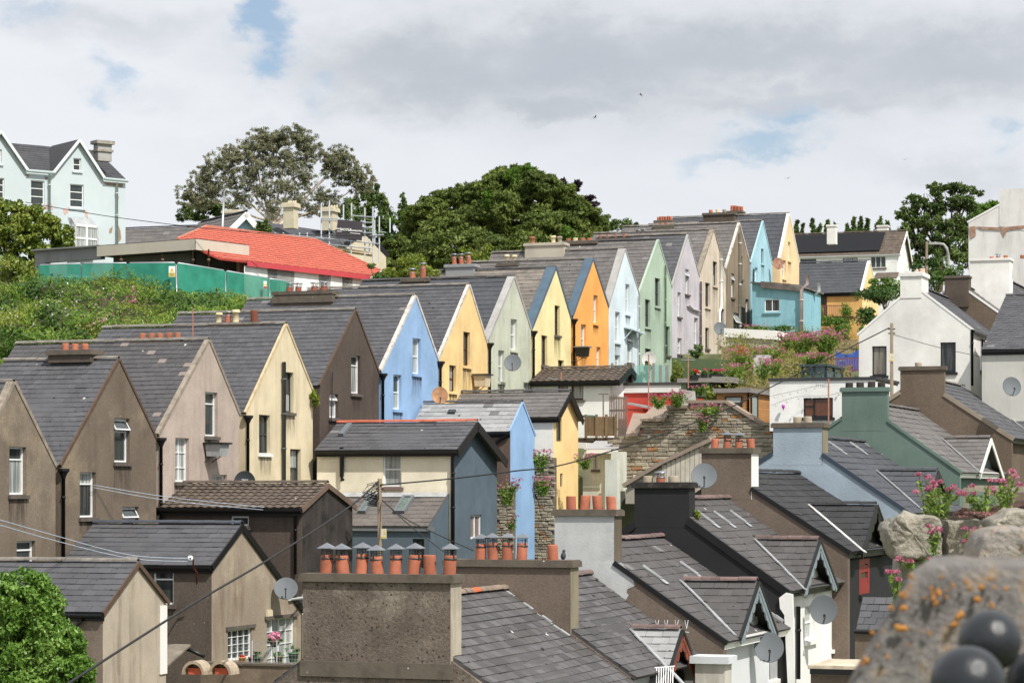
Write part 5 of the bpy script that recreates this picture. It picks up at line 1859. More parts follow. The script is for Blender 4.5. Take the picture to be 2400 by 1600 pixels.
w1 = cross_house('large white house with a white chimney on its gable, right of the gardens', 119.0, (2143, 672), (2013, 785), (2275, 772), 1000, 13.0, R_w, S_main, (0.4, 0.36),
                 [(2044, 2078, 811, 880, dict(style='plain', fm=M_bk, pm=pane_mat('brown_glass', (96, 84, 66), 0.3), sm=M_bk)), (2204, 2240, 802, 872, dict(style='plain', fm=M_bk, pm=M_glassdark, sm=M_bk))],
                 [(2298, 2318, 796, 872, dict(style='two', fm=mat('russet_frame', (120, 56, 34), var=0.1), pm=M_glassdark, sm=M_sill))])
st1 = stack(w1['root'], FM, FM.S(2135, 672, w1['O']).y - 0.03, 2110, 2160, 648, 699, 2176, R_w, R_w, [(2117, 'plain', 5, 10, M_pot_beige), (2140, 'plain', 8, 10, mat('pink_pot', (206, 172, 150), var=0.15)), (2154, 'plain', 12, 13, mat('pink_pot', (206, 172, 150)))], cap=(0.07, 0.2))
pw = w1['B'] + FM.R * 0.07
pipe(w1['root'], [pw, pw - Z * 2.6], 0.06, M_black)
w2 = cross_house('tall stained white building with peeling paint and a stepped top, at the right edge', 142.0, (2420, 440), (2270, 522), (2560, 520), 720, 16.0, mat('peeling_white_render', (226, 224, 220), rough=0.9, var=0.08, streak=0.45, streak_col=(160, 154, 150), patch=0.35, patch_col=(190, 184, 178), patch_s=0.5), S_main, (0.4, 0.36))
q = MB()
O2_ = w2['O'] - FM.V * 0.026
q.prism([FM.S(x, y, O2_) for x, y in ((2342, 486), (2343, 443), (2520, 438), (2520, 560), (2342, 530))], FM.V * 1.2)
build(q, 'stack_wall', MATS['peeling_white_render'], w2['root'])
M_rust = mat('bare_brick_scar', (166, 128, 104), rough=0.95, var=0.3, vs=4, patch=0.5, patch_col=(200, 186, 170), patch_s=3)
q = MB()
for poly in (((2287, 531), (2345, 533), (2400, 528), (2400, 535), (2360, 540), (2353, 556), (2346, 540), (2300, 538)), ((2271, 532), (2286, 530), (2287, 552), (2275, 560))):
    q.prism([FM.S(x, y, w2['O'] - FM.V * 0.045) for x, y in poly], FM.V * 0.02)
build(q, 'bare_patch', M_rust, w2['root'])
w3 = cross_house('white rendered house with a broad white chimney below the stained building', 131.0, (2320, 640), (2272, 672), (2440, 760), 860, 14.0, R_w, S_main, (0.4, 0.36))
stack(w3['root'], FM, 130.9, 2273, 2366, 612, 740, 2374, R_w, R_w, [(2320, 'plain', 6, 10, T_), (2336, 'hat', 7, 10, M_terraold), (2353, 'plain', 8, 10, M_terraold), (2392, 'plain', 8, 10, M_terraold)], cap=(0.06, 0.12))
w5 = cross_house('brown rendered cottage with a stub chimney between the two white houses', 127.0, (2245, 668), (2190, 700), (2350, 742), 820, 8.0, T_tan, S_brown, (0.4, 0.36))
stack(w5['root'], FM, 126.9, 2214, 2270, 652, 720, 2276, K_dk, K_cap, [], cap=(0.05, 0.12))
w4 = gable_house('slate_roofed_house', 'grey house at the right edge with a big plain slate roof facing the camera', FM, 116.0, (2640, 690), (2600, 815), (2690, 815), 2357, mat('grey_white_render', (200, 198, 190), rough=0.9, var=0.08, streak=0.15), S_main, [], [], slate=(0.34, 0.3),
                 gutter=M_black, eo=0.1, sidem=mat('grey_white_render', (200, 198, 190)), depth_down=6, cat='house', ridgem=M_ridge_slate)
b1 = block('flat_roofed_house', 'white flat-roofed block with a dark wide window and party bulbs', FM, 111.0, 1804, 2052, 893, 1010, 5.0, R_w2, [(1883, 1952, 932, 978, dict(style='side', fm=M_bk, pm=pane_mat('amber_glass', (92, 56, 34), 0.3, (130, 74, 40)), sm=M_bk))], [], plain('dark_parapet', (60, 62, 64), 0.6), 0.12, 0.06)
R_e1 = mat('mottled_aqua_render', (136, 196, 212), rough=0.9, var=0.08, patch=0.6, patch_col=(112, 158, 170), patch_s=0.7, streak=0.35, streak_col=(92, 128, 136), bump=0.2)
e1_ = block('aqua_extension', 'mottled aqua blue extension with a white two-pane window', FM, 160.0, 1763, 1878, 664, 800, 5.5, R_e1, [(1792, 1827, 701, 731, wt('two', M_glassdark, sm=R_e1))], [], None, slope=0.35, cat='extension')
q = MB()
q.boxv(e1_['O'] - FM.R * 0.05 - FM.V * 0.2 + Z * 0.0, FM.R * (e1_['w'] + 0.2) - Z * 0.37, FM.V * 5.9, Z * 0.1)
q.boxv(e1_['O'] + FM.R * 0.6 - FM.V * 0.24 - Z * 0.3, FM.R * (e1_['w'] - 0.5) - Z * 0.3, FM.V * 0.06, Z * 0.4)
build(q, 'roof', mat('felt_roof', (112, 104, 98), rough=0.9, var=0.3, vs=2, patch=0.5, patch_col=(160, 158, 154)), e1_['root'])
a = e1_['b'] + FM.R * 0.05 - FM.V * 0.15
M_pkpipe = plain('pale_pink_pipe', (214, 190, 186), 0.5)
pipe(e1_['root'], [a + FM.R * 0.4 + Z * 0.5, a + FM.R * 0.35 - Z * 0.05, a + Z * -0.4, a - Z * 3.8], 0.11, M_pkpipe)
pipe(e1_['root'], [a + FM.V * 3.6 + FM.R * 0.3 + Z * 0.3, a + FM.V * 3.6 + FM.R * 0.3 - Z * 0.2, a + FM.V * 3.6 - Z * 0.5], 0.11, M_whitepaint)
e2_ = gable_house('yellow_house', 'ochre yellow house with a dark slate roof and white verges', FM, 182.0, (2038, 614), (2021, 682), (2059, 698), 1859, R_a6, S_new, [], [(1914, 1938, 690, 745, dk('plain', M_glassdark, sill=False))], slate=(0.4, 0.36),
                  joined=True, cop=(M_whitepaint, 0.18, 0.02), gutter=M_black, eo=0.2, sidem=mat('ochre_render', (226, 176, 92), rough=0.9, var=0.15, streak=0.3, streak_col=(150, 116, 66)), depth_down=6.5, ridgem=S_new)
e3_ = gable_house('long_white_house', 'long white house with black roof panels and a white chimney, on the skyline', FM, 232.0, (2118, 543), (2102, 594), (2132, 620), 1850, R_w2, S_tile, [], [(1876, 1913, 606, 632, dk('three', M_glass)), (1975, 2010, 603, 632, dk('three', M_net)), (2040, 2076, 598, 628, wt('three', M_glass))],
                  slate=(0.5, 0.5), joined=True, sidem=R_w2, eo=0.12, vo=0.3, depth_down=8, gutter=M_whitepaint, ridgem=S_tile, barge=(M_whitepaint, 0.25))
q = MB()
p0 = e3_['O'] + FM.U * 1.6 + e3_['e2'] * 0.35 + e3_['n'] * 0.16
q.boxv(p0, FM.U * (e3_['L'] - 1.6), e3_['e2'] * (e3_['H'] - 0.8), e3_['n'] * 0.05)
build(q, 'solar_panels', plain('solar_black', (24, 24, 28), 0.45, spec=0.2), e3_['root'])
stack(e3_['root'], FM, 228.5, 1938, 1958, 531, 572, None, R_w, R_w, [], depth=0.8)
stack(e3_['root'], FM, 236, 2056, 2080, 532, 548, None, R_w, R_w, [], depth=0.8)
q = MB()
pb = e3_['SO'] + FM.R * -0.6
q.boxv(P(2046, 654, 226), FM.R * 2.1, FM.V * 1.6 + Z * 0.62, Z * 0.07)
build(q, 'porch', S_tile, e3_['root'])

# ------------------------------------------------------------------ upper left: pale house, building site, distant roofs
FL = Fr(54)
R_L1 = mat('pale_mint_blue_render', (194, 208, 212), rough=0.92, var=0.05, vs=0.5, streak=0.2, streak_col=(220, 216, 200), patch=0.12, patch_col=(206, 198, 186), patch_s=0.5)
# in this frame V runs along the front to the right; the front faces the camera
YL = 150.0
O1 = P(124, 405, YL)
root = thing('pale_blue_house', 'tall pale mint-blue house with gabled dormers and peeling paint, top left', 'house', P(60, 640, YL) + FL.V * 2)
L1 = root
zb = P(0, 650, YL).z - O1.z
gp = lambda x, y, o=0.0: hit(x, y, O1, FL.R) + FL.R * o
outl = [(-80, 650), (-80, 405), (-60, 398), (-2, 308), (61, 398), (122, 405), (183, 329), (241, 418), (294, 424), (294, 650)]
sz = [((gp(x, y) - O1).dot(FL.V), gp(x, y).z - O1.z) for x, y in outl]
Lw = [(72, 104, 423, 480, wt('three_rows', M_glass, sm=R_L1)), (164, 196, 432, 487, wt('three_rows', M_glass, sm=R_L1)), (172, 190, 371, 401, wt(sash, M_glass, sm=R_L1)), (-14, 10, 417, 466, wt('three_rows', M_glass, sm=R_L1)), (-8, 4, 350, 384, wt(sash, M_glass, sm=R_L1)), (164, 216, 531, 580, wt('three', M_net, sill=False))]
hs = [px_rect(FL, 'G', O1, w[:4]) for w in Lw]
q = MB()
q.face_with_holes(O1, FL.V, sz, hs, FL.R, 0.15)
c = gp(294, 424)
q.poly(c, c + FL.U * 9, c + FL.U * 9 + Z * (zb + O1.z - c.z), Vector((c.x, c.y, O1.z + zb)))
build(q, 'wall', R_L1, root)
for w, r in zip(Lw, hs):
    window(root, O1, FL.V, FL.R, r, depth=0.15, **w[4])
q = MB()
rA = hit(18, 334, O1 + FL.U * 3.6, FL.R)
rdir = FL.V
rz = rA.z
eave0, eave1 = gp(-80, 400, -0.03), gp(296, 424, -0.03)
zE = gp(124, 407).z
ev0, ev1 = Vector((eave0.x, eave0.y, zE)), Vector((eave1.x, eave1.y, zE))
rg0, rg1 = ev0 + FL.U * 3.8, ev1 + FL.U * 3.8
rg0.z = rg1.z = rz
q.poly(ev0, ev1, rg1 - FL.V * 0.0, rg0)
q.poly(ev0 - Z * 0.12, ev1 - Z * 0.12, ev1, ev0)
q.poly(ev1, ev1 + FL.U * 7.6, rg1)
q.poly(rg0, rg1, ev1 + FL.U * 7.6, ev0 + FL.U * 7.6)
Lr = build(q, 'roof', S_dark, root)
e2r = (ev0 - rg0).normalized()
nr = FL.V.cross(e2r)
nr = nr if nr.z > 0 else -nr
S_L = slate_mat('charcoal_slate', (74, 74, 78), rnd=0.08, odd=0.0, patch=0.1, spots=0.0)
slates(Lr, rg0, FL.V, (rg1 - rg0).length, e2r, (ev0 - rg0).length, nr, 0.45, 0.36, S_L, joined=True)
for ax, ay, lx, ly, rx, ry in ((-2, 308, -60, 398, 61, 399), (183, 329, 122, 405, 241, 418)):
    a, l, r2 = gp(ax, ay, 0.2), gp(lx, ly, 0.2), gp(rx, ry, 0.2)
    tl = 3.6
    q = MB()
    for e in (l, r2):
        d = e - a
        nn = FL.U.cross(d).normalized()
        nn = nn if nn.z > 0 else -nn
        q.boxv(a, FL.U * tl, d, nn * 0.06)
    build(q, 'dormer_roof', S_L, root)
    q = MB()
    for e in (l, r2):
        q.bar(a + FL.R * 0.03, e + FL.R * 0.03, 0.06, 0.16)
    build(q, 'bargeboard', plain('pale_barge', (216, 224, 224), 0.6), root)
q = MB()
for xa, xb, yy in ((61, 122, 401), (241, 296, 420)):
    q.tube([gp(xa, yy, 0.22), gp(xb, yy + 5, 0.22)], 0.09, 8)
build(q, 'gutter', plain('pale_gutter', (196, 212, 214), 0.5), root)
for x, y0, y1 in ((114, 408, 500), (272, 428, 575)):
    pipe(root, [gp(x, y0, 0.12), gp(x, y1, 0.12)], 0.07, MATS['pale_gutter'])
for k, poly in enumerate((((240, 425), (262, 428), (290, 430), (286, 440), (270, 436), (250, 434)), ((274, 455), (279, 462), (276, 472), (273, 466)), ((274, 520), (282, 540), (284, 560), (276, 570), (272, 548)),
                          ((256, 538), (264, 530), (262, 545), (256, 548)), ((148, 490), (158, 486), (160, 498), (150, 504)), ((196, 490), (206, 498), (206, 512), (200, 506)), ((102, 480), (122, 478), (124, 492), (104, 490)), ((58, 408), (70, 410), (66, 416)), ((104, 414), (112, 416), (108, 424)))):
    q = MB()
    q.prism([gp(x, y, 0.012) for x, y in poly], FL.U * 0.011)
    build(q, 'peeled_patch', mat('peeled_pink', (206, 168, 156), rough=0.95, var=0.15, vs=3) if k in (4, 5, 6) else mat('peeled_plaster', (158, 136, 112), rough=0.95, var=0.25, vs=3), root)
ck = P(240, 345, 152.5)
q = MB()
q.boxv(P(230, 376, 151.5), FL.V * 0.9, FL.U * 0.6, Z * 1.2)
ch = build(q, 'chimney', mat('weathered_chimney', (168, 166, 162), rough=0.95, var=0.2, vs=2, streak=0.4), root)
q = MB()
for s_, z0_, hh_ in ((0.08, 0.55, 0.12), (0.14, 1.0, 0.2)):
    q.boxv(P(230, 376, 151.5) - FL.V * s_ - FL.R * -s_ + Z * z0_ , FL.V * (0.9 + 2 * s_), FL.U * (0.6 + 2 * s_), Z * hh_)
build(q, 'cap', mat('chimney_cap_stone', (156, 150, 138), rough=0.95, var=0.25, vs=3), ch)
q = MB()                                                    # bay window under a lead hood
bx = [gp(164, 528), gp(160, 528, 0.9) , gp(212, 533, 0.9), gp(220, 534)]
bx2 = [gp(158, 510), gp(164, 510, 0.1), gp(206, 512, 0.1), gp(214, 512)]
q.poly(bx[0], bx[1], bx2[1], bx2[0])
q.poly(bx[1], bx[2], bx2[2], bx2[1])
q.poly(bx[2], bx[3], bx2[3], bx2[2])
build(q, 'bay_roof', M_lead, root)
q = MB()
for a, b in ((bx[0], bx[1]), (bx[1], bx[2]), (bx[2], bx[3])):
    for t in (0, 0.5, 1):
        p = a.lerp(b, t)
        q.bar(p - Z * 0.02, p - Z * 1.7, 0.12, 0.12, FL.R)
    q.bar(a - Z * 0.05, b - Z * 0.05, 0.1, 0.14)
    q.bar(a - Z * 0.8, b - Z * 0.8, 0.08, 0.1)
bay = build(q, 'bay_window', M_white, root)
q = MB()
for a, b in ((bx[0], bx[1]), (bx[1], bx[2]), (bx[2], bx[3])):
    q.poly(a, b, b - Z * 1.7, a - Z * 1.7)
build(q, 'pane', M_net, bay)

# long dark roof and pale blue gable behind the site
r1 = gable_house('long_slate_house', 'low house with a long weathered grey slate roof beside the tall mint-blue house', FM, 168.0, (470, 532), (452, 566), (490, 566), 200, plain('ice_blue_wall', (196, 216, 226), 0.9), S_brown, slate=(0.45, 0.36), joined=True, depth_down=4, ridgem=M_ridge_slate)
FB = Fr(40)
r2 = gable_house('blue_gabled_house', 'house with a pale blue gable and white bargeboards behind the red roof', Fr(60), 160.0, (571, 500), (530, 540), (606, 541), 470, plain('pale_blue_gable', (166, 200, 218), 0.9), S_brown, slate=(0.45, 0.36), joined=True,
                 depth_down=4, eo=0.3, vo=0.4, barge=(M_whitepaint, 0.3), L=7, ridgem=M_ridge_slate)
c0 = P(540, 497, 164)
stack(r2['root'], FM, 164, 523, 556, 500, 530, None, plain('sand_chimney', (206, 194, 162), 0.9, var=0.1), plain('sand_chimney_cap', (212, 200, 168), 0.9), [], cap=(0.1, 0.2), depth=0.8)
r3 = gable_house('scaffolded_house', 'dark slate roofed house wrapped in scaffolding behind the red roof', Fr(35), 172.0, (856, 538), (790, 582), (905, 590), 600, plain('sand_wall', (206, 194, 164), 0.9, var=0.1), S_new, slate=(0.45, 0.36), joined=True, depth_down=4.5, L=14, eo=0.3, barge=(M_black, 0.3), ridgem=S_new)
q = MB()
for xa, ya, xb, yb, dd in ((598, 518, 730, 535, 168), ):
    a, b = P(598, 517, 171), P(790, 545, 176)
    q.poly(a, b, P(790, 600, 172), P(598, 580, 167))
    q.poly(a, b, b - Z * 3 + Vector((0, 3, 0)), a - Z * 3 + Vector((0, 3, 0)))
build(q, 'lower_roof', S_new, r3['root'])
sand, sandc = MATS['sand_chimney'], MATS['sand_chimney_cap']
stack(r3['root'], FM, 170, 664, 688, 486, 535, 699, sand, sandc, [(671, 'plain', 6, 5, sandc), (676, 'plain', 6, 5, sandc), (682, 'plain', 6, 5, sandc), (687, 'plain', 6, 5, sandc)], cap=(0.12, 0.3))
stack(r3['root'], FM, 173, 755, 779, 496, 540, 792, sand, sandc, [(765, 'plain', 6, 5, sandc), (771, 'plain', 6, 5, sandc), (777, 'plain', 6, 5, sandc), (783, 'plain', 6, 5, sandc)], cap=(0.12, 0.3))
# scaffolding
sc = thing('scaffolding', 'galvanised scaffolding tubes with a dark banner round the slate roofed house', 'scaffolding', P(830, 620, 169))
M_galv = plain('galvanised_tube', (178, 184, 190), 0.4, metal=0.4)
ys = 160.0
for x, y0, y1 in ((753, 476, 600), (772, 470, 606), (805, 480, 530), (824, 476, 530), (855, 487, 560), (874, 484, 615), (889, 507, 615), (914, 511, 545), (855, 560, 600), (823, 562, 612), (866, 560, 596), (878, 515, 570), (720, 545, 575), (702, 545, 570), (689, 548, 565), (664, 545, 562), (645, 545, 558)):
    q = MB()
    q.tube([P(x, y1, ys), P(x, y0, ys)], 0.045, 6)
    build(q, 'upright', M_galv, sc)
for x0, y0, x1, y1 in ((753, 512, 792, 513), (753, 516, 874, 522), (824, 505, 874, 509), (850, 532, 874, 534), (850, 545, 874, 546), (740, 556, 890, 572), (740, 570, 870, 583), (645, 547, 760, 560), (794, 558, 816, 588), (770, 535, 785, 546), (889, 543, 905, 545), (864, 553, 900, 550)):
    q = MB()
    q.tube([P(x0, y0, ys - 0.1), P(x1, y1, ys - 0.1)], 0.04, 6)
    build(q, 'ledger', M_galv, sc)
q = MB()
q.boxv(P(772, 582, ys), P(870, 597, ys) - P(772, 582, ys), Vector((0, 1.4, 0)), Z * 0.16)
build(q, 'boards', plain('scaffold_board', (206, 178, 138), 0.8, var=0.2), sc)
q = MB()
bp = [P(792, 514, ys - 0.2), P(850, 520, ys - 0.2), P(848, 564, ys - 0.2), P(786, 556, ys - 0.2)]
q.prism(bp, Vector((0, 0.02, 0)))
ban = build(q, 'banner', plain('banner_black', (66, 60, 66), 0.8, var=0.12), sc)
rt = (P(848, 543, ys) - P(788, 537, ys)).normalized()
nb_ = Vector((0, -1, 0))
for s_, px_, py_, sz_ in (('DAVID', 795.5, 536.5, 0.1), ('DOYLE', 810.5, 538.5, 0.19), ('CONSTRUCTION', 834, 541, 0.092)):
    text_obj(s_, sz_ * 1.15, M_whitepaint, ban, P(px_, py_, ys - 0.24), rt, Z, nb_, bold=0.006)
q = MB()
for xa, xb, ya, yb in ((789.5, 801, 541, 542.2), (820, 844, 545.2, 546.4)):
    q.boxv(P(xa, yb, ys - 0.23), P(xb, yb + (xb - xa) * .1, ys - 0.23) - P(xa, yb, ys - 0.23), Z * 0.035, Vector((0, 0.01, 0)))
build(q, 'printed_line', M_whitepaint, ban)

# building site: flat roofed part with beige fascia, red membrane roof with battens
FS = Fr(33.7)
site = thing('unfinished_bungalow', 'bungalow under construction with a red membrane roof and beige fascia', 'house', P(520, 700, 128))
YS = 124.0
cn = P(459, 560, YS)
M_fasc = mat('beige_fascia', (200, 190, 172), rough=0.8, var=0.06, streak=0.08)
M_grf = mat('grey_concrete', (136, 136, 138), rough=0.9, var=0.1, streak=0.35, streak_col=(90, 90, 92))
left_end = atx(227, cn, FS.U)
right_end = atx(584, cn, FS.V)
q = MB()
q.boxv(cn - Z * 0.52, FS.U * left_end, FS.V * 0.08, Z * 0.52)
q.boxv(cn - Z * 0.52 + FS.R * 0.002, FS.V * right_end, FS.U * 0.08, Z * 0.52)
build(q, 'fascia', M_fasc, site)
q = MB()
q.boxv(cn + Z * 0.0 + FS.U * 0.0, FS.U * left_end, FS.V * right_end, Z * 0.03)
q.boxv(cn - Z * 0.5 + FS.U * 0.1 + FS.V * 0.1, FS.U * (left_end - .1), FS.V * (right_end - .1), Z * 0.06)
build(q, 'flat_roof', plain('dark_felt', (58, 58, 60), 0.9), site)
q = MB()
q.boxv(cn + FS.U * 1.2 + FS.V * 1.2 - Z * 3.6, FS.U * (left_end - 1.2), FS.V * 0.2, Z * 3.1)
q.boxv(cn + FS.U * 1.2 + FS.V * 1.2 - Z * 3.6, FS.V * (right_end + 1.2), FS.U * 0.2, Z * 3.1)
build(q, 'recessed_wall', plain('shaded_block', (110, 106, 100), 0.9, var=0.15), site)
q = MB()
ge = cn + FS.U * left_end
gl = atx(72, ge, FS.U)
q.boxv(ge - Z * 0.62 + FS.V * 0.3, FS.U * gl, FS.V * 0.3, Z * 0.66)
q.boxv(ge + FS.U * (gl - 0.7) - Z * 3.2 + FS.V * 0.302, FS.U * 0.7, FS.V * 0.3, Z * 2.58)
q.boxv(ge + FS.U * 0.0 - Z * 0.0 + FS.V * 0.1, FS.U * (gl + .1), FS.V * 4, Z * 0.07)
build(q, 'grey_canopy', M_grf, site)
q = MB()
for x, yt_ in ((284, 600), (381, 596), (452, 588), (489, 584)):
    q.tube([P(x, yt_, YS + 0.4), P(x + 1, 660, YS + 0.4)], 0.04, 6)
    q.lathe(P(x, 612, YS + 0.4), [(0.05, 0), (0.08, 0.02), (0.08, 0.1), (0.05, 0.12)], 8)
build(q, 'prop', mat('rusty_prop', (124, 92, 74), var=0.2), site)
q = MB()
q.boxv(cn + FS.V * (right_end - 0.5) - Z * 3 + FS.U * 0.2, FS.V * 0.25, FS.U * 0.2, Z * 2.48)
build(q, 'timber_post', plain('pale_timber', (190, 160, 128), 0.8, var=0.15), site)
# red roof: eave line and ridge run along FS.V
ev = hit(578, 612, cn + FS.R * 0.9, FS.R)
evL = atx(866, ev, FS.V)
rgp = P(484, 531, 1)
slope_dir = (FS.U * 1.0 + Z * 0.42).normalized()
nrm = FS.V.cross(slope_dir)
nrm = nrm if nrm.z > 0 else -nrm
ra, rb2, rc = hit(484, 531, ev, nrm), hit(739, 563, ev, nrm), hit(890, 634, ev, nrm)
ev0_, ev1_ = ev - FS.V * 2.0, ev + FS.V * evL
lft = hit(415, 561, ev, nrm)
M_red = mat('red_membrane', (214, 74, 60), rough=0.65, var=0.16, vs=1.2, patch=0.4, patch_col=(226, 110, 92), patch_s=0.9, spec=0.3, bump=0.1)
q = MB()
q.prism([ev0_, ev1_, rc, rb2, ra, lft], -nrm * 0.1)
rr_ = build(q, 'roof_membrane', M_red, site)
q = MB()
q.boxv(ev + FS.R * 0.02 - Z * 0.24, FS.V * evL, FS.R * 0.03, Z * 0.24 + nrm * 0.02)
build(q, 'red_apron', mat('red_apron_sheet', (210, 60, 70), rough=0.6, var=0.05), site)
rows_n = 15
Hs = (ra - ev).dot(slope_dir)
polyp = [(p - ev).dot(FS.V) for p in (ev0_, ev1_, rc, rb2, ra, lft)]
poly2 = [((p - ev).dot(FS.V), (p - ev).dot(slope_dir)) for p in (ev0_, ev1_, rc, rb2, ra, lft)]
M_bat = plain('timber_batten', (206, 124, 96), 0.8, var=0.15)
for k in range(rows_n):
    v = Hs * (k + 0.25) / rows_n
    xs = [x * 0.1 for x in range(int(min(polyp) * 10), int(max(polyp) * 10)) if inside(poly2, x * 0.1, v)]
    if not xs:
        continue
    q = MB()
    q.boxv(ev + FS.V * xs[0] + slope_dir * v + nrm * 0.01, FS.V * (xs[-1] - xs[0]), slope_dir * 0.06, nrm * 0.05)
    build(q, 'batten', M_bat, rr_)
q = MB()
nsp = int((max(polyp) - min(polyp)) / 0.75)
cb = 0
for i in range(nsp):
    u = min(polyp) + 0.75 * i
    q = MB()
    vs_ = [Hs * j / 60 for j in range(61) if inside(poly2, u, Hs * j / 60)]
    if len(vs_) < 2:
        continue
    q.boxv(ev + FS.V * u + slope_dir * vs_[0] + nrm * 0.002, FS.V * 0.06, slope_dir * (vs_[-1] - vs_[0]), nrm * 0.02)
    build(q, 'counter_batten', M_bat, rr_)
q = MB()
q.bar(ra + nrm * 0.05, rb2 + nrm * 0.05, 0.1, 0.08)
q.bar(rb2 + nrm * 0.05, rc + nrm * 0.05, 0.1, 0.08)
q.bar(ra + nrm * 0.05, lft + nrm * 0.05, 0.1, 0.08)
build(q, 'hip_batten', M_bat, rr_)
q = MB()                                                    # white wall under the red eave with three dark openings
wo2 = ev - FS.R * 0.16 - Z * 0.2
segs = [(627, 690, 628, 690), (747, 775, 640, 690), (802, 826, 645, 690)]
hs = [px_rect(FS, 'G', wo2, s) for s in segs]
zl_ = -3.6
q.face_with_holes(wo2, FS.V, [(0, zl_), (0, 0), (evL, 0), (evL, zl_)], hs, FS.R, 0.3)
e_ = wo2 + FS.V * evL
q.poly(e_, e_ + FS.U * 6, e_ + FS.U * 6 + Z * zl_, e_ + Z * zl_)
build(q, 'white_wall', R_w2, site)
for r in hs:
    window(site, wo2, FS.V, FS.R, r, style='plain', fm=M_dark, pm=M_glassdark, depth=0.3, sill=False)

# netting fence panels along the top of the bank
M_net_g = mat('green_netting', (22, 146, 120), rough=0.85, var=0.25, vs=1.0, patch=0.5, patch_col=(70, 160, 134), patch_s=1.3, streak=0.3, streak_col=(40, 120, 90), bump=0.0)
M_net_g.node_tree.nodes['Principled BSDF'].inputs['Alpha'].default_value = 0.9
fp = [(90, 621, 121.5), (192, 617, 120.8), (300, 616, 120.2), (413, 615, 119.6), (528, 634, 122.4), (630, 652, 125.5), (679, 660, 127.4)]
ords = ['leftmost green netted fence panel, by the grey canopy', 'green netted fence panel second from the left, under the beige fascia', 'green netted fence panel with a yellow warning sign hung on it', 'green netted fence panel just right of the yellow warning sign',
        'green netted fence panel with a thin torn see-through end', 'narrow rightmost green netted panel against the white wall']
for i in range(6):
    a, b = P(*fp[i]), P(*fp[i + 1])
    a, b = a.lerp(b, 0.012), b.lerp(a, 0.012)
    hgt = 2.0 if i < 5 else 1.7
    root = thing('fence_panel', ords[i], 'fence panel', a.lerp(b, .5) - Z * hgt, 'green netting fence panels')
    q = MB()
    q.tube([a - Z * hgt, a - Z * 0.12, a.lerp(b, 0.03), b.lerp(a, 0.03), b - Z * 0.12, b - Z * hgt], 0.03, 6)
    q.tube([a - Z * hgt * 0.55, b - Z * hgt * 0.55], 0.018, 5)
    build(q, 'frame', M_galv, root)
    q = MB()
    nn = Z.cross(b - a).normalized()
    NX, NZ = 10, 5
    grid = [a.lerp(b, u / NX) - Z * (0.03 + (hgt - 0.06) * v / NZ) - nn * (0.06 + 0.07 * noise.noise((u * 0.7 + i * 9, v * 0.9, 0))) for v in range(NZ + 1) for u in range(NX + 1)]
    q.add(grid, [(v * (NX + 1) + u, v * (NX + 1) + u + 1, (v + 1) * (NX + 1) + u + 1, (v + 1) * (NX + 1) + u) for v in range(NZ) for u in range(NX)], True)
    build(q, 'netting', M_net_g, root)
M_yel = plain('sign_yellow', (240, 206, 40), 0.5)
for (px_, py_, Yq, sc_, lb_, kind_) in ((404, 637, 119.4, 1.0, 'white and yellow warning sign on the green fence', 0), (616, 668, 124.7, 0.75, 'small safety sign with yellow and red bands on the torn panel', 1)):
    c = P(px_, py_, Yq)
    d = (P(528, 634, 122.4) - P(413, 615, 119.6)).normalized()
    d = Vector((d.x, d.y, 0)).normalized() if kind_ else Vector((1, 0, 0))
    nn = d.cross(Z)
    nn = nn if nn.y < 0 else -nn
    c = c + nn * 0.15
    q = MB()
    w_, h_ = 0.3 * sc_, 0.5 * sc_
    q.boxv(c - d * w_ / 2 - Z * h_ / 2, d * w_, nn * -0.01, Z * h_)
    s_ = tags(build(q, 'warning_sign', M_white), lb_, 'sign', None, 'thing')
    q = MB()
    f = c + nn * 0.004
    if kind_ == 0:
        q.prism([f + d * -0.1 + Z * 0.0, f + d * 0.1 + Z * 0.0, f + Z * 0.19], nn * 0.004)
        q.boxv(f - d * 0.14 - Z * 0.23, d * 0.28, nn * 0.004, Z * 0.18)
    else:
        q.boxv(f - d * 0.1 - Z * 0.02, d * 0.2, nn * 0.004, Z * 0.08)
    build(q, 'yellow_print', M_yel, s_)
    q = MB()
    g = f + nn * 0.005
    if kind_ == 0:
        q.boxv(g - d * 0.012 + Z * 0.05, d * 0.024, nn * 0.003, Z * 0.08)
        q.boxv(g - d * 0.012 + Z * 0.018, d * 0.024, nn * 0.003, Z * 0.02)
        for k in range(3):
            q.boxv(g - d * 0.11 - Z * (0.09 + 0.05 * k), d * 0.22, nn * 0.003, Z * 0.018)
        build(q, 'black_print', M_black, s_)
    else:
        q.boxv(g - d * 0.11 - Z * 0.17, d * 0.22, nn * 0.003, Z * 0.1)
        build(q, 'red_print', plain('sign_red', (200, 40, 40), 0.5), s_)


# ------------------------------------------------------------------ gardens and yards between the row and the terrace
V, R, U = FM.V, FM.R, FM.U
M_conc = mat('pinkish_concrete', (156, 138, 122), rough=0.95, var=0.15, vs=2, patch=0.3, patch_col=(150, 126, 108), patch_s=2, spots=0.04, spot_s=5)
M_stone = mat('rubble_stone', (164, 154, 134), rough=0.95, var=0.2, vs=3, rnd=0.26, odd=0.07, odd_col=(164, 120, 84), patch=0.25, patch_col=(110, 98, 84), patch_s=2, bump=0.5)
M_mortar = mat('earth_mortar', (112, 102, 88), rough=1.0, var=0.25, vs=3)
R_red = render_mat('red_render', (206, 70, 52), streak=0.1, patch=0.12, patch_col=(190, 62, 48))
red = block('red_outbuilding', 'low red rendered outbuilding with a white fascia under the glass balustrade', FM, 124.0, 1452, 1592, 921, 1010, 4.5, R_red, [], [], M_whitepaint, 0.36, 0.1)
q = MB()
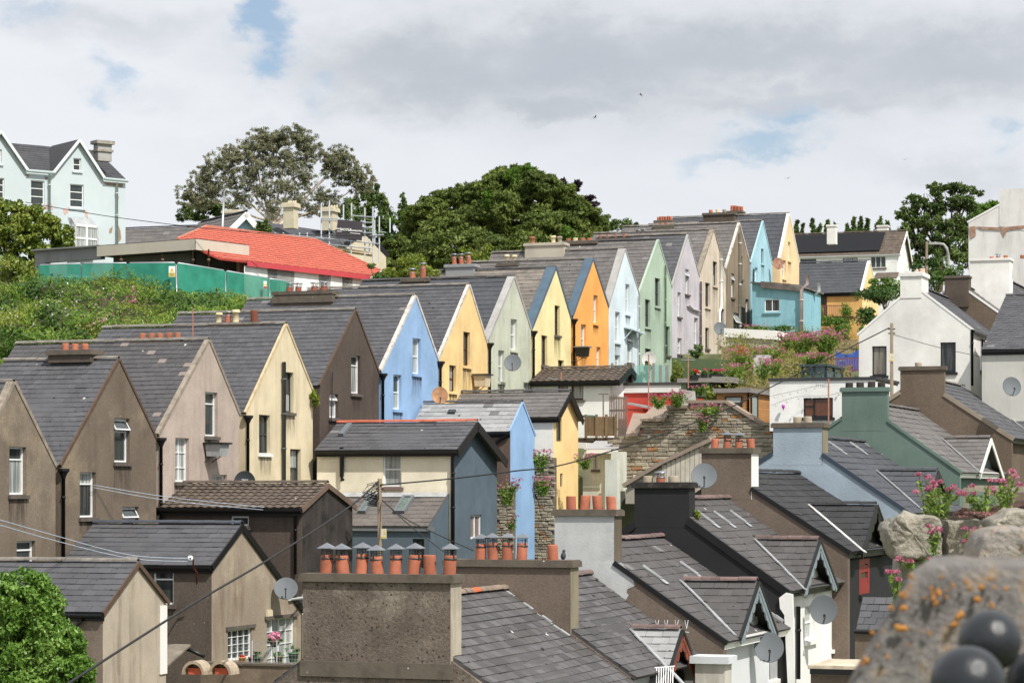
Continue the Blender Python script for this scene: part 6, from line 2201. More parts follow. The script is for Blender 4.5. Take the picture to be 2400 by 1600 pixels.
q.boxv(red['O'] - R * 0.16 - V * 0.16 + Z * 0.37, R * (red['w'] + 0.32), V * 4.9, Z * 0.12)
build(q, 'roof_edge', plain('dark_roof_edge', (74, 72, 70), 0.8), red['root'])
q = MB()
a = P(1470, 958, 122.6)
q.boxv(a - Z * 1.2, R * 0.78, V * 1.0, Z * 1.2)
sh1 = tags(build(q, 'lean_to_shed', R_red), 'tiny red lean-to with a sloping white edge against the red outbuilding', 'shed', None, 'thing')
q = MB()
q.boxv(a - R * 0.03 - V * 0.1 + Z * 0.22, R * 0.95 - Z * 0.18, V * 1.1, Z * 0.1)
build(q, 'roof', M_lead, sh1)
bal = thing('glass_balustrade', 'glass balustrade with grey posts round the roof terrace of the red outbuilding', 'balustrade', P(1500, 905, 123.9))
M_post = plain('grey_post', (150, 146, 140), 0.6, var=0.1)
xs = (1434, 1465, 1483, 1531, 1548, 1563)
prev = None
for i, x in enumerate(xs):
    p = P(x, 906, 124.0 if i != 1 else 126.5)
    q = MB()
    q.boxv(p - R * 0.055, R * 0.11, V * 0.1, Z * (1.15 if i < 4 else 1.05))
    build(q, 'post', M_post, bal)
for xa, xb in ((1436, 1463), (1485, 1529), (1533, 1546), (1550, 1561)):
    a, b = P(xa, 900, 124.05), P(xb, 900, 124.05)
    q = MB()
    q.boxv(a, b - a, V * 0.015, Z * 0.92)
    build(q, 'pane', clear_mat('teal_glass', (120, 190, 180), 0.35), bal)

# stepped rubble wall
OWL = P(1600, 1000, 113.0)
wl_ = thing('stone_wall', 'stepped rubble stone retaining wall below the gardens, with pink valerian on it', 'stone wall', FM.S(1620, 1130, OWL))
poly = [(1436, 1142), (1436, 1028), (1470, 1024), (1503, 1013), (1506, 980), (1562, 980), (1570, 956), (1611, 956), (1614, 944), (1700, 944), (1783, 996), (1822, 996), (1822, 1120), (1700, 1120), (1560, 1142)]
q = MB()
q.prism([FM.S(x, y, OWL) for x, y in poly], V * 0.6)
build(q, 'wall_core', M_mortar, wl_)
rubble(wl_, OWL, R, -V, poly, (0.09, 0.2), (0.2, 0.5), M_stone, cap=300, proud=0.05)
q = MB()
for pts in (((1563, 953), (1612, 953)), ((1608, 941), (1702, 941)), ((1702, 941), (1786, 993)), ((1784, 993), (1826, 993))):
    a, b = FM.S(*pts[0], OWL), FM.S(*pts[1], OWL)
    q = MB()
    q.bar(a + V * 0.25, b + V * 0.25, 0.75, 0.13)
    build(q, 'coping', M_conc, wl_)
for pts in (((1503, 981), (1560, 981), (1572, 948), (1522, 946)), ((1470, 1016), (1498, 1016), (1503, 968), (1470, 966))):
    q = MB()
    f = [FM.S(x, y, OWL - V * 0.08) for x, y in pts]
    q.add([f[0] - V * 0.2, f[1] - V * 0.2, f[2] + V * 0.9, f[3] + V * 0.9, f[0] - V * 0.2 - Z * 0.12, f[1] - V * 0.2 - Z * 0.12, f[2] + V * 0.9 - Z * 0.3, f[3] + V * 0.9 - Z * 0.3],
          [(0, 1, 2, 3), (4, 7, 6, 5), (0, 4, 5, 1), (1, 5, 6, 2), (2, 6, 7, 3), (3, 7, 4, 0)])
    build(q, 'sloping_slab', M_conc, wl_)
rp = thing('ramp_wall', 'pinkish coped ramp wall with pale boards climbing in front of the rubble wall', 'wall', P(1550, 1140, 108.5))
OR = P(1560, 1090, 108.5)
q = MB()
q.prism([FM.S(x, y, OR) for x, y in ((1466, 1150), (1478, 1130), (1660, 1038), (1700, 1038), (1700, 1180), (1466, 1180))], V * 0.35)
build(q, 'wall', mat('lichen_cement', (178, 168, 150), rough=0.95, var=0.15, streak=0.4, streak_col=(110, 100, 88)), rp)
a, b = FM.S(1462, 1138, OR), FM.S(1668, 1030, OR)
q = MB()
m1 = a.lerp(b, 0.45) + Z * 0.12
q.bar(a + V * 0.2, m1 + V * 0.2, 0.8, 0.16)
q.bar(m1 + V * 0.2, b + V * 0.2, 0.8, 0.16)
build(q, 'coping', M_conc, rp)
M_wb = mat('weathered_white_board', (206, 196, 178), rough=0.9, var=0.15, vs=3, streak=0.5, streak_col=(130, 116, 100))
for i in range(9):
    x0 = 1552 + i * 11
    yt = 1090 - (x0 - 1552) * 0.5 - 2
    a = FM.S(x0, yt, OR) - V * 0.06
    q = MB()
    q.boxv(Vector((a.x, a.y, a.z - 1.4)), R * 0.185, V * 0.04, Z * 1.4)
    build(q, 'board', M_wb, rp)

# timber deck and screens
M_deck = mat('olive_timber', (136, 112, 78), rough=0.85, var=0.2, vs=3, rnd=0.15, streak=0.25)
M_grt = mat('grey_timber', (134, 118, 106), rough=0.9, var=0.15, vs=3, rnd=0.14, streak=0.25)
deck = thing('timber_deck', 'olive brown timber deck with a close-boarded rail below the white annexe', 'deck', P(1400, 1030, 115.5))
OD = P(1400, 1020, 115.5)
q = MB()
a = FM.S(1354, 1036, OD)
q.boxv(a, R * ((FM.S(1446, 1036, OD) - a).dot(R)), V * 3.2, Z * 0.2)
build(q, 'deck_beam', mat('dark_deck', (78, 64, 52), var=0.2), deck)
for i in range(20):
    x0 = 1374.5 + i * 3.45
    a = FM.S(x0, 1021, OD)
    q = MB()
    q.boxv(a, R * 0.062, V * 0.03, Z * 0.8)
    build(q, 'paling', M_deck, deck)
for x in (1373, 1398, 1421, 1443):
    a = FM.S(x, 1026, OD) - V * 0.05
    q = MB()
    q.boxv(a - R * 0.05, R * 0.1, V * 0.1, Z * 1.06)
    build(q, 'post', M_deck, deck)
q = MB()
for y in (981, 1017):
    a = FM.S(1372, y, OD) + V * 0.04
    q.boxv(a, R * 1.4, V * 0.05, Z * 0.09)
build(q, 'rail', M_deck, deck)
for i in range(6):
    a = FM.S(1373, 1021, OD) + V * (0.25 + 0.42 * i)
    q = MB()
    q.boxv(a, R * 0.03, V * 0.07, Z * 0.85)
    build(q, 'baluster', M_deck, deck)
scr = thing('picket_screen', 'tall grey picket screen with pointed tops beside the deck', 'fence', P(1448, 1030, 116.2))
OK_ = P(1448, 1020, 116.2)
for i in range(11):
    x0 = 1428 + i * 3.9
    a = FM.S(x0, 1010 + i * 0.8, OK_)
    w_, hh_ = 0.055, 1.62
    q = MB()
    q.prism([a, a + R * w_, a + R * w_ + Z * hh_, a + R * w_ / 2 + Z * (hh_ + 0.09), a + Z * hh_], V * 0.025)
    build(q, 'paling', M_grt, scr)
q = MB()
for y in (935, 964, 1008):
    a = FM.S(1427, y, OK_) + V * 0.03
    q.boxv(a, R * 0.86, V * 0.04, Z * 0.09)
q.boxv(FM.S(1447, 1036, OK_), R * 0.5, V * 0.05, Z * 0.42)
build(q, 'rail', M_grt, scr)
q = MB()
cp = P(1414, 1030, 118.6)
q.tube([cp, cp + Z * 2.14], 0.035, 8)
q.tube([cp + Z * 2.12 - R * 0.26, cp + Z * 2.12 + R * 0.26], 0.03, 6)
solo(q, 'clothes_post', plain('rusty_iron', (110, 96, 84), 0.7, var=0.2), 'T-shaped iron clothes post against the white annexe', 'clothes post')
tb = P(1374, 975, 118.0)
q = MB()
q.lathe(tb, [(0.0, 0.06), (0.3, 0.05), (0.45, 0.02), (0.47, -0.02), (0.45, -0.05), (0, -0.05)], 18)
q.tube([tb - Z * 0.05, tb - Z * 0.75], 0.04, 8)
solo(q, 'garden_table', plain('teal_plastic', (40, 92, 92), 0.5), 'round teal garden table on the deck', 'table')
ptio = block('porch_building', 'pale grey-green porch walls under a corrugated roof below the deck', FM, 115.0, 1366, 1434, 1058, 1215, 2.5, render_mat('pale_sage_render', (214, 216, 202), streak=0.3, patch=0.2, patch_col=(198, 202, 186)), [(1391, 1402, 1066, 1100, wt('plain', M_net))], [], None)
q = MB()
a = FM.S(1374, 1053, ptio['O'] - V * 0.7)
for i in range(14):
    q.boxv(a + R * 0.104 * i + Z * 0.0, R * 0.08, V * 1.6 + Z * 0.42, Z * 0.05)
    q.boxv(a + R * (0.104 * i + 0.08), R * 0.024, V * 1.6 + Z * 0.42, Z * 0.025)
build(q, 'corrugated_roof', plain('grey_corrugated', (178, 178, 180), 0.6, var=0.12), ptio['root'])
q = MB()
q.boxv(FM.S(1353, 1050, ptio['O'] - V * 0.2), R * 0.42, V * 0.1, Z * 0.24)
q.boxv(FM.S(1374, 1062, ptio['O'] - V * 0.72), R * 1.48, V * 0.03, Z * 0.13)
build(q, 'fascia', M_whitepaint, ptio['root'])
block('garden_wall', 'pale sage rendered wall with an outside tap, left of the rubble wall', FM, 112.2, 1432, 1461, 1058, 1150, 0.5, MATS['pale_sage_render'], cat='wall')
block('garden_wall', 'sage wall with a curved shoulder in front of the porch', FM, 111.0, 1418, 1446, 1077, 1200, 0.5, MATS['pale_sage_render'], cat='wall')
for (lab, x0, x1, yt, yb, Yq) in (('rubble yard wall between the slate blue and the cornflower annexe', 1164, 1199, 1140, 1320, 105.5), ('rubble yard wall between the cornflower and the yellow annexe', 1250, 1296, 1072, 1320, 110.5)):
    O_ = P((x0 + x1) / 2, 1200, Yq)
    w_ = thing('stone_wall', lab, 'stone wall', FM.S((x0 + x1) / 2, yb, O_))
    pl = [(x0, yb), (x0, yt), (x1, yt), (x1, yb)]
    q = MB()
    q.prism([FM.S(x, y, O_) for x, y in pl], V * 0.5)
    build(q, 'wall_core', M_mortar, w_)
    rubble(w_, O_, R, -V, pl, (0.07, 0.16), (0.14, 0.34), M_stone, cap=160, proud=0.06)

# green terraces, shed roof, cabin
R_gr = render_mat('moss_green_render', (92, 112, 76), streak=0.1, patch=0.2, patch_col=(106, 126, 88), bump=0.15)
block('garden_wall', 'upper moss green rendered terrace wall', FM, 131.0, 1574, 1716, 838, 920, 3.5, R_gr, cat='wall', slope=0.18)
block('garden_wall', 'lower moss green rendered terrace wall behind the flower boxes', FM, 127.5, 1590, 1724, 858, 940, 0.4, R_gr, cat='wall', slope=0.4)
shd = block('garden_shed', 'low sage green shed with a grey flat roof carrying flower boxes', FM, 121.5, 1596, 1662, 897, 930, 2.2, render_mat('sage_green_paint', (140, 160, 136), streak=0.15), [(1609, 1643, 898, 925, dk('plain', M_glassdark, sill=False))], [], None)
q = MB()
q.boxv(shd['O'] - R * 0.1 - V * 0.35, R * (shd['w'] + 0.3), V * 2.6, Z * 0.2)
q.boxv(shd['O'] + R * (shd['w'] + 0.2) - V * 0.3, R * 1.15 - Z * 0.06, V * 2.6, Z * 0.28)
build(q, 'roof', plain('grey_shed_roof', (146, 142, 136), 0.8, var=0.12), shd['root'])
M_boxd = plain('dark_planter', (40, 44, 40), 0.7)
M_fpink = leaf_mat('pink_petals', (206, 40, 92), (226, 62, 116), (236, 110, 150), 0.25)
M_fred = leaf_mat('red_petals', (200, 40, 30), (226, 70, 44), (240, 120, 60), 0.25)
M_fwhite = leaf_mat('white_petals', (236, 226, 226), (240, 220, 226), (246, 244, 240), 0.25)
M_fval = leaf_mat('valerian_pink', (166, 84, 106), (194, 112, 138), (214, 156, 176), 0.25)
L_mid = leaf_mat('leaf_mid', (52, 84, 32), (84, 122, 44), (128, 156, 66))
L_yel = leaf_mat('leaf_yellowish', (84, 104, 34), (128, 144, 52), (168, 176, 84))
L_val = leaf_mat('leaf_valerian', (72, 104, 40), (116, 148, 62), (164, 184, 96))
for (lab, x, y, Yq, w_, fl) in (('black trough of pink flowers on the grey shed roof', 1678, 882, 121.2, 0.62, M_fpink), ('dark pot of red and green flowers on the grey shed roof', 1650, 882, 121.0, 0.26, M_fpink), ('low bowl of red and white flowers at the left of the shed roof', 1628, 885, 121.0, 0.42, M_fred)):
    c = P(x, y, Yq)
    rt = thing('flower_box', lab, 'flower box', c - Z * 0.1, 'flower boxes on the shed roof')
    q = MB()
    q.boxv(c - R * w_ / 2 - V * 0.12 - Z * 0.1, R * w_, V * 0.24, Z * 0.22)
    build(q, 'planter', M_boxd, rt)
    p, o = blob_leaves(c + Z * 0.2, (w_ * 0.55, 0.16, 0.14), 160, 8, 0.4, 0.3)
    quad_mesh('foliage', leaf_quads(p, 0.05, 0.6, o), L_mid, rt)
    p, o = blob_leaves(c + Z * 0.28, (w_ * 0.55, 0.16, 0.12), 110, 6, 0.3, 0.5)
    quad_mesh('flowers', leaf_quads(p, 0.045, 0.9, o), fl, rt)
    if fl is M_fred:
        p, o = blob_leaves(c + Z * 0.26 + R * 0.2, (0.16, 0.14, 0.12), 60, 4, 0.3, 0.5)
        quad_mesh('white_flowers', leaf_quads(p, 0.045, 0.9, o), M_fwhite, rt)
M_cab = mat('orange_cladding', (196, 138, 72), rough=0.75, var=0.12, vs=2, rnd=0.12, streak=0.2, streak_col=(140, 92, 50))
cab = thing('timber_cabin', 'orange timber clad cabin with a grey flat roof and blinds in its windows', 'cabin', P(1750, 990, 115.5))
OC = P(1752, 920, 115.5)
aw = (FM.S(1680, 920, OC) - OC).dot(R)
dg_ = atx(1803, OC, V)
q = MB()
q.boxv(OC - Z * 1.45, R * aw, V * dg_, Z * 1.45)
build(q, 'wall', mat('cabin_core', (120, 84, 46), var=0.1), cab)
for k in range(12):
    z0 = -1.42 + k * 0.118
    for (o, d, nrm_, L_) in ((OC + R * aw, R, -V, -aw), (OC, V, R, dg_)):
        q = MB()
        q.boxv(o + Z * z0 + nrm_ * 0.002, d * L_, nrm_ * 0.025, Z * 0.108)
        build(q, 'cladding_board', M_cab, cab)
q = MB()
q.boxv(OC + R * (aw - 0.12) - V * 0.22 + Z * 0.0, R * (-aw + 0.3), V * (dg_ + 0.4), Z * 0.2)
build(q, 'roof', mat('zinc_roof', (140, 134, 130), rough=0.7, var=0.12), cab)
bl2 = (M_glassdark, M_blind)
for (o, h_, n_, pr, pl_) in ((OC, R, -V, (1700, 1741, 928, 990), 'S'), (OC, V, R, (1757, 1772, 926, 992), 'G')):
    r = px_rect(FM, pl_, OC, pr)
    o2 = o + n_ * 0.09
    window(cab, o2, h_, n_, r, style='top' if pl_ == 'S' else 'plain', fm=mat('bronze_frame', (58, 44, 36), rough=0.5), pm=bl2 if pl_ == 'S' else M_blind, sill=False, depth=0.05)
q = MB()
q.tube([OC - V * 0.05 + R * 0.05, OC - V * 0.05 + R * 0.05 - Z * 1.4], 0.05, 8)
build(q, 'drainpipe', mat('bronze_frame', (58, 44, 36)), cab)
shw = block('garden_shed', 'white flat-roofed shed under the aqua extension', FM, 143.0, 1703, 1815, 790, 830, 3.0, mat('grey_white_shed', (190, 188, 182), var=0.1, streak=0.3), [], [], M_whitepaint, 0.5, 0.12, slope=0.2)
block('garden_wall', 'short lilac-white rendered wall among the valerian', FM, 125.5, 1766, 1803, 832, 890, 0.4, render_mat('lilac_white', (206, 200, 208), streak=0.25, patch=0.2), cat='wall')
block('garden_wall', 'broken whitewashed wall below the sage shed', FM, 118.5, 1595, 1628, 912, 950, 0.5, mat('broken_whitewash', (206, 206, 196), var=0.12, patch=0.5, patch_col=(150, 146, 130), patch_s=2), cat='wall', slope=0.1)
gr_ = thing('garden_room', 'dark teal framed glass garden room behind the white block', 'garden room', P(1925, 900, 121))
OG = P(1936, 858, 121.0)
M_teal = plain('dark_teal_frame', (58, 78, 86), 0.5)
aw = (FM.S(1880, 858, OG) - OG).dot(R)
dg_ = atx(1975, OG, V)
q = MB()
for t in (0, 0.5, 1):
    q.bar(OG + R * aw * t - Z * 1.0, OG + R * aw * t, 0.07, 0.07, V)
    q.bar(OG + V * dg_ * t - Z * 1.0, OG + V * dg_ * t, 0.07, 0.07, V)
q.boxv(OG + R * (aw - 0.1) - V * 0.15, R * (-aw + 0.2), V * (dg_ + 0.3), Z * 0.1)
build(q, 'frame', M_teal, gr_)
for o, d in ((OG + V * 0.03, R * aw), (OG - R * 0.03, V * dg_)):
    q = MB()
    q.poly(o - Z * 1.0, o + d - Z * 1.0, o + d, o)
    build(q, 'pane', pane_mat('room_glass', (58, 76, 80), 0.3, (140, 176, 184)), gr_)
tarp = []
TA, TB = P(1958, 822, 133), P(2014, 818, 133)
q = MB()
N = 8
vs_ = [TA.lerp(TB, u / N) - Z * (v * 0.18 + (0.22 * sin(pi * u / N) if v == 0 else 0.1 * sin(pi * u / N))) + V * 0.04 * sin(u * 1.7 + v) for v in range(7) for u in range(N + 1)]
q.add(vs_, [(v * (N + 1) + u, v * (N + 1) + u + 1, (v + 1) * (N + 1) + u + 1, (v + 1) * (N + 1) + u) for v in range(6) for u in range(N)], True)
solo(q, 'tarpaulin', plain('blue_tarp', (44, 88, 176), 0.5, var=0.1), 'blue tarpaulin hung behind the railing by the white house', 'tarpaulin')
rl = thing('railing', 'rusty red bar railing in front of the blue tarpaulin', 'railing', P(1975, 872, 130))
M_rr = plain('rusty_red_paint', (126, 66, 60), 0.6, var=0.15)
for i in range(13):
    x = 1942 + i * 5.8
    q = MB()
    q.tube([P(x, 872, 130), P(x, 839, 130)], 0.022, 5)
    build(q, 'bar', M_rr, rl)
q = MB()
q.bar(P(1940, 841, 130), P(2014, 838, 130), 0.05, 0.05)
q.bar(P(1940, 869, 130), P(2014, 867, 130), 0.05, 0.05)
build(q, 'rail', M_rr, rl)
by = thing('balcony', 'rusty railed balcony on the ochre house, grown over with creeper', 'balcony', P(1950, 790, 178))
for i in range(16):
    x = 1916 + i * 4.6
    q = MB()
    q.tube([P(x, 742, 178), P(x, 715, 178)], 0.02, 4)
    build(q, 'bar', M_rr, by)
q = MB()
q.bar(P(1914, 716, 178), P(1988, 716, 178), 0.05, 0.05)
q.boxv(P(1900, 746, 178), R * 3.0, V * 1.6, Z * 0.1)
for x in (1917, 1966):
    q.tube([P(x, 800, 178), P(x, 742, 178)], 0.05, 6)
build(q, 'frame', M_rr, by)

# ------------------------------------------------------------------ dishes and boxes on the walls
M_dishg = plain('grey_dish', (104, 110, 115), 0.6, spec=0.2, var=0.08)
M_dishd = plain('charcoal_dish', (52, 58, 62), 0.5)
M_rustd = mat('rusted_dish', (176, 126, 84), rough=0.7, var=0.3, vs=2.5, patch=0.5, patch_col=(206, 160, 116), patch_s=2.5)
M_disho = mat('worn_dish', (166, 112, 84), rough=0.7, var=0.3, vs=2, patch=0.6, patch_col=(210, 190, 176), patch_s=1.6)
dsp = [
    ('round charcoal dish with a small logo behind the brown pantiled roof', P(573, 1130, 90.0), (-0.05, -1, 0.12), 0.38, M_dishd, (('TRIAX', 0.085, 0.09),)),
    ('wide grey dish on the blotchy annexe gable above the French windows', FM.G(640, 1377, a2['O']) + R * 0.5 - V * 0.1, (0.05, -0.86, 0.56), 0.38, M_dishg, None),
    ('rusty orange dish beside the mustard house and above the light slates', P(1031, 926, 107.5), (0.1, -1, 0.2), 0.34, M_rustd, None),
    ('grey dish on a bracket against the sage grey house', FM.G(1168, 850, H[8]['O']) + R * 0.7, (-0.05, -0.93, 0.42), 0.4, M_dishg, None),
    ('grey dish on a tall mast in front of the stained beige house', P(1688, 769, 146), (0.1, -0.96, 0.3), 0.36, M_dishg, None),
    ('rust stained dish between the aqua and the peach gable', P(1824, 617, 168), (0.2, -0.96, 0.2), 0.36, M_disho, None),
    ('large grey dish left of the brown stack with four pots', P(1650, 1114, 73.5), (-0.05, -0.9, 0.45), 0.37, M_dishg, None),
    ('large round pale dish on the white front with scalloped bargeboards', FM.G(1884, 1426, t4['fo']) + R * 0.6 - V * 0.2, (-0.05, -0.99, 0.12), 0.37, M_dishg, None),
    ('wide pale dish at the bottom, over the shaded white front', FM.G(1764, 1513, t3['fo']) + R * 0.5 - V * 0.3, (-0.05, -0.92, 0.38), 0.37, M_dishg, None),
    ('grey dish on the grey house at the right edge', P(2372, 905, 101.5), (0.1, -0.95, 0.3), 0.37, M_dishg, None),
    ('pale round dish seen behind the glass balustrade', P(1521, 842, 129), (-0.1, -1, 0.1), 0.36, plain('pale_dish', (206, 206, 202), 0.5), None),
]
for lab, c, f, r, m_, tx in dsp:
    dish(lab, c, Vector(f), r, m_, text=tx, mount=None, group='satellite dishes')
for lab, nm, c, w_, hh_, d_, m1, m2 in (
    ('white box with a black lid leaning out on brackets from the pinkish house', 'wall_box', FM.G(488, 1041, H[3]['O']) + R * 0.35, 0.72, 0.42, 0.5, M_lead, M_black),
    ('cream lantern-like box with a dark lid on the mustard wall', 'wall_box', FM.G(1111, 880, H[7]['O']) + R * 0.4, 0.7, 0.5, 0.5, mat('cream_box', (216, 196, 160), var=0.1), M_darkmetal),
    ('black water tank on legs between the lemon and the orange house', 'water_tank', FM.G(1343, 815, H[9]['O']) + R * 0.5, 0.6, 0.45, 0.6, M_black, plain('tank_lid', (120, 120, 120), 0.5))):
    rt = thing(nm, lab, 'box', c - Z * hh_)
    q = MB()
    t4_ = [c + R * -0.3 - V * w_ / 2, c + R * 0.3 - V * w_ / 2, c + R * 0.3 + V * w_ / 2, c - R * 0.3 + V * w_ / 2]
    bt_ = [p.lerp(c, 0.14) - Z * hh_ for p in t4_]
    q.add(t4_ + bt_, [(0, 1, 2, 3), (7, 6, 5, 4)] + [(i, 4 + i, 4 + (i + 1) % 4, (i + 1) % 4) for i in range(4)])
    build(q, 'body', m1, rt)
    q = MB()
    q.boxv(c - R * 0.36 - V * (w_ / 2 + 0.08) + Z * 0.003, R * 0.74, V * (w_ + 0.16), Z * 0.06)
    build(q, 'lid', m2, rt)
    q = MB()
    for s in (-1, 1):
        q.bar(c + V * s * w_ * .4 - Z * hh_, c + V * s * w_ * .4 - R * 0.5 - Z * (hh_ + 0.3), 0.03, 0.03)
    build(q, 'bracket', M_darkmetal, rt)

# ------------------------------------------------------------------ poles, wires, lamps
M_pole = mat('weathered_pole', (128, 112, 92), rough=0.95, var=0.2, vs=2, streak=0.4)


def pole(label, x, yt, yb, Y, r, sign=None):
    rt = thing('utility_pole', label, 'utility pole', P(x, yb, Y))
    q = MB()
    q.tube([P(x, yb, Y), P(x, yt, Y)], r, 12, r * 0.85)
    build(q, 'post', M_pole, rt)
    for y in (yt + 14, yt + 24):
        q = MB()
        q.bar(P(x, y, Y) - R * 0.14, P(x, y, Y) + R * 0.14, 0.05, 0.05)
        build(q, 'bracket', M_darkmetal, rt)
    if sign:
        q = MB()
        c = P(sign[0], sign[1], Y) - V * (r + 0.02)
        q.boxv(c - R * 0.1 - Z * 0.17, R * 0.2, V * 0.012, Z * 0.34)
        pl_ = build(q, 'plate', plain('sign_cream', (232, 222, 190), 0.5), rt)
        q = MB()
        f = c - V * 0.003
        q.prism([f - R * 0.0, f + R * 0.08, f + R * 0.04 + Z * 0.12], -V * 0.004)
        q.boxv(f - R * 0.08 - Z * 0.14, R * 0.16, -V * 0.004, Z * 0.05)
        build(q, 'yellow_print', M_yel, pl_)
    return rt


p1_ = pole('timber pole with tangled cables in front of the ivory annexe', 890, 1121, 1420, 88.0, 0.085, (902, 1250))
p2_ = pole('timber pole with a warning plate in front of the white gable', 2090, 757, 935, 106.0, 0.075, (2090, 838))
lp = thing('street_lamp', 'slim curved street lamp rising behind the red roof', 'street lamp', P(521, 545, 158))
q = MB()
q.tube([P(521, 545, 158), P(525, 460, 158), P(526, 449, 158), P(531, 445, 158), P(540, 446, 158)], 0.07, 8, 0.05)
build(q, 'post', M_galv, lp)
q = MB()
q.boxv(P(538, 447, 158) - Vector((0.1, 0.1, 0.05)), Vector((0.5, 0, 0)), Vector((0, 0.2, 0)), Z * 0.1)
build(q, 'lamp_head', M_galv, lp)
lp = thing('street_lamp', 'grey street lamp with a curved arm beside the right-hand trees', 'street lamp', P(2224, 650, 170))
q = MB()
q.tube([P(2224, 650, 170), P(2222, 600, 170), P(2219, 582, 170), P(2212, 573, 170), P(2190, 569, 170)], 0.13, 8, 0.08)
build(q, 'post', plain('lamp_grey', (162, 162, 156), 0.5, var=0.15), lp)
q = MB()
q.boxv(P(2184, 571, 170) - Vector((0.2, 0.1, 0.05)), Vector((0.75, 0, 0)), Vector((0, 0.25, 0)), Z * 0.14)
build(q, 'lamp_head', plain('lamp_grey', (162, 162, 156)), lp)
pole('slim dark pole beside the curved street lamp on the right', 2172, 566, 650, 168.0, 0.09)


def wire(label, pts, r, m, group='overhead wires', name='cable'):
    """pts: (x, y, depth) samples joined by a smooth curve"""
    q = MB()
    out = []
    n = len(pts)
    for i in range(n - 1):
        p0, p1, p2, p3 = (pts[max(i - 1, 0)], pts[i], pts[i + 1], pts[min(i + 2, n - 1)])
        for k in range(8):
            t = k / 8
            c = [0.5 * (2 * b + (c_ - a) * t + (2 * a - 5 * b + 4 * c_ - d) * t * t + (3 * b - a - 3 * c_ + d) * t ** 3) for a, b, c_, d in zip(p0, p1, p2, p3)]
            out.append(P(*c))
    out.append(P(*pts[-1]))
    q.tube(out, r, 5)
    return solo(q, name, m, label, 'cable', group)


M_wire = plain('black_cable', (38, 38, 40), 0.6)
M_wline = plain('pale_line', (170, 186, 202), 0.6)
wire('thick black cable climbing from the lower left corner to the timber pole', [(130, 1620, 52), (430, 1428, 62), (640, 1304, 72), (815, 1190, 84), (886, 1128, 87.9)], 0.03, M_wire)
wire('black cable sagging from the ivory annexe pole up to the white gable pole', [(892, 1136, 87.9), (1050, 1122, 90), (1200, 1104, 92.5), (1345, 1082, 94.5), (1640, 985, 99), (1860, 880, 103), (2084, 768, 105.9)], 0.026, M_wire)
wire('thin cable falling from the pole towards the red pots', [(896, 1172, 87.9), (960, 1220, 86), (1110, 1290, 80)], 0.016, M_wire)
wire('thin cable falling steeply from the pole behind the near stack', [(896, 1172, 87.9), (960, 1230, 84), (1040, 1292, 78)], 0.016, M_wire)
wire('upper pale washing line across the brown roughcast houses', [(-20, 1212, 68), (120, 1252, 71), (300, 1299, 74.5), (441, 1308, 77)], 0.012, M_wline)
wire('lower pale washing line across the brown roughcast houses', [(-20, 1224, 68), (120, 1264, 71), (300, 1307, 74.5), (441, 1315, 77)], 0.012, M_wline)
wire('thin line from the second house window to the pantiled eave, upper strand', [(219, 1136, 82.5), (400, 1165, 84), (648, 1191, 85.5)], 0.01, M_wline)
wire('thin line from the second house window to the pantiled eave, lower strand', [(219, 1142, 82.5), (400, 1173, 84), (648, 1197, 85.5)], 0.01, M_wline)
wire('long thin wire across the mint-blue house and the red roof', [(60, 474, 120), (290, 512, 122), (600, 545, 125), (930, 554, 130)], 0.018, M_wire)
wire('thin wire from the white gable pole to the right edge', [(2094, 784, 106), (2200, 814, 107), (2300, 836, 108)], 0.012, M_wire)
q = MB()
pl0 = P(446, 1308, 77.0)
q.lathe(pl0, [(0.03, -0.03), (0.09, -0.02), (0.07, 0), (0.09, 0.02), (0.03, 0.03)], 14, axis=Vector((0.1, -1, 0)).normalized())
wh = solo(q, 'line_pulley', M_white, 'white washing line pulley on a rusty bracket at the slate eave', 'pulley')
q = MB()
q.tube([pl0, P(453, 1306, 77.2), P(453, 1330, 77.6), P(461, 1340, 78), P(461, 1368, 78.2)], 0.025, 6)
build(q, 'bracket', mat('rusty_bracket', (130, 60, 40), var=0.2), wh)
q = MB()
for i in range(14):
    a = random.uniform(0, 6)
    q.tube([P(888, 1128 + i * 3, 87.85), P(868 - 8 * sin(a), 1134 + i * 4, 87.7), P(860 + 10 * sin(a * 2), 1150 + i * 2.5, 87.7), P(884, 1160 + i * 2, 87.85)], 0.014, 4)
build(q, 'cable_loops', M_wire, p1_)
rt = thing('tv_aerial', 'old many-pronged aerial on the light slated dormer at the bottom', 'aerial', P(1578, 1478, 60.5))
q = MB()
q.bar(P(1535, 1470, 60.5), P(1615, 1481, 60.5), 0.03, 0.03)
for x in (1540, 1561, 1586, 1609):
    for s in (-4, 4):
        q.tube([P(x, 1472, 60.5), P(x + s, 1452, 60.5)], 0.008, 4)
q.tube([P(1577, 1476, 60.5), P(1577, 1530, 60.6)], 0.02, 6)
build(q, 'antenna', M_galv, rt)
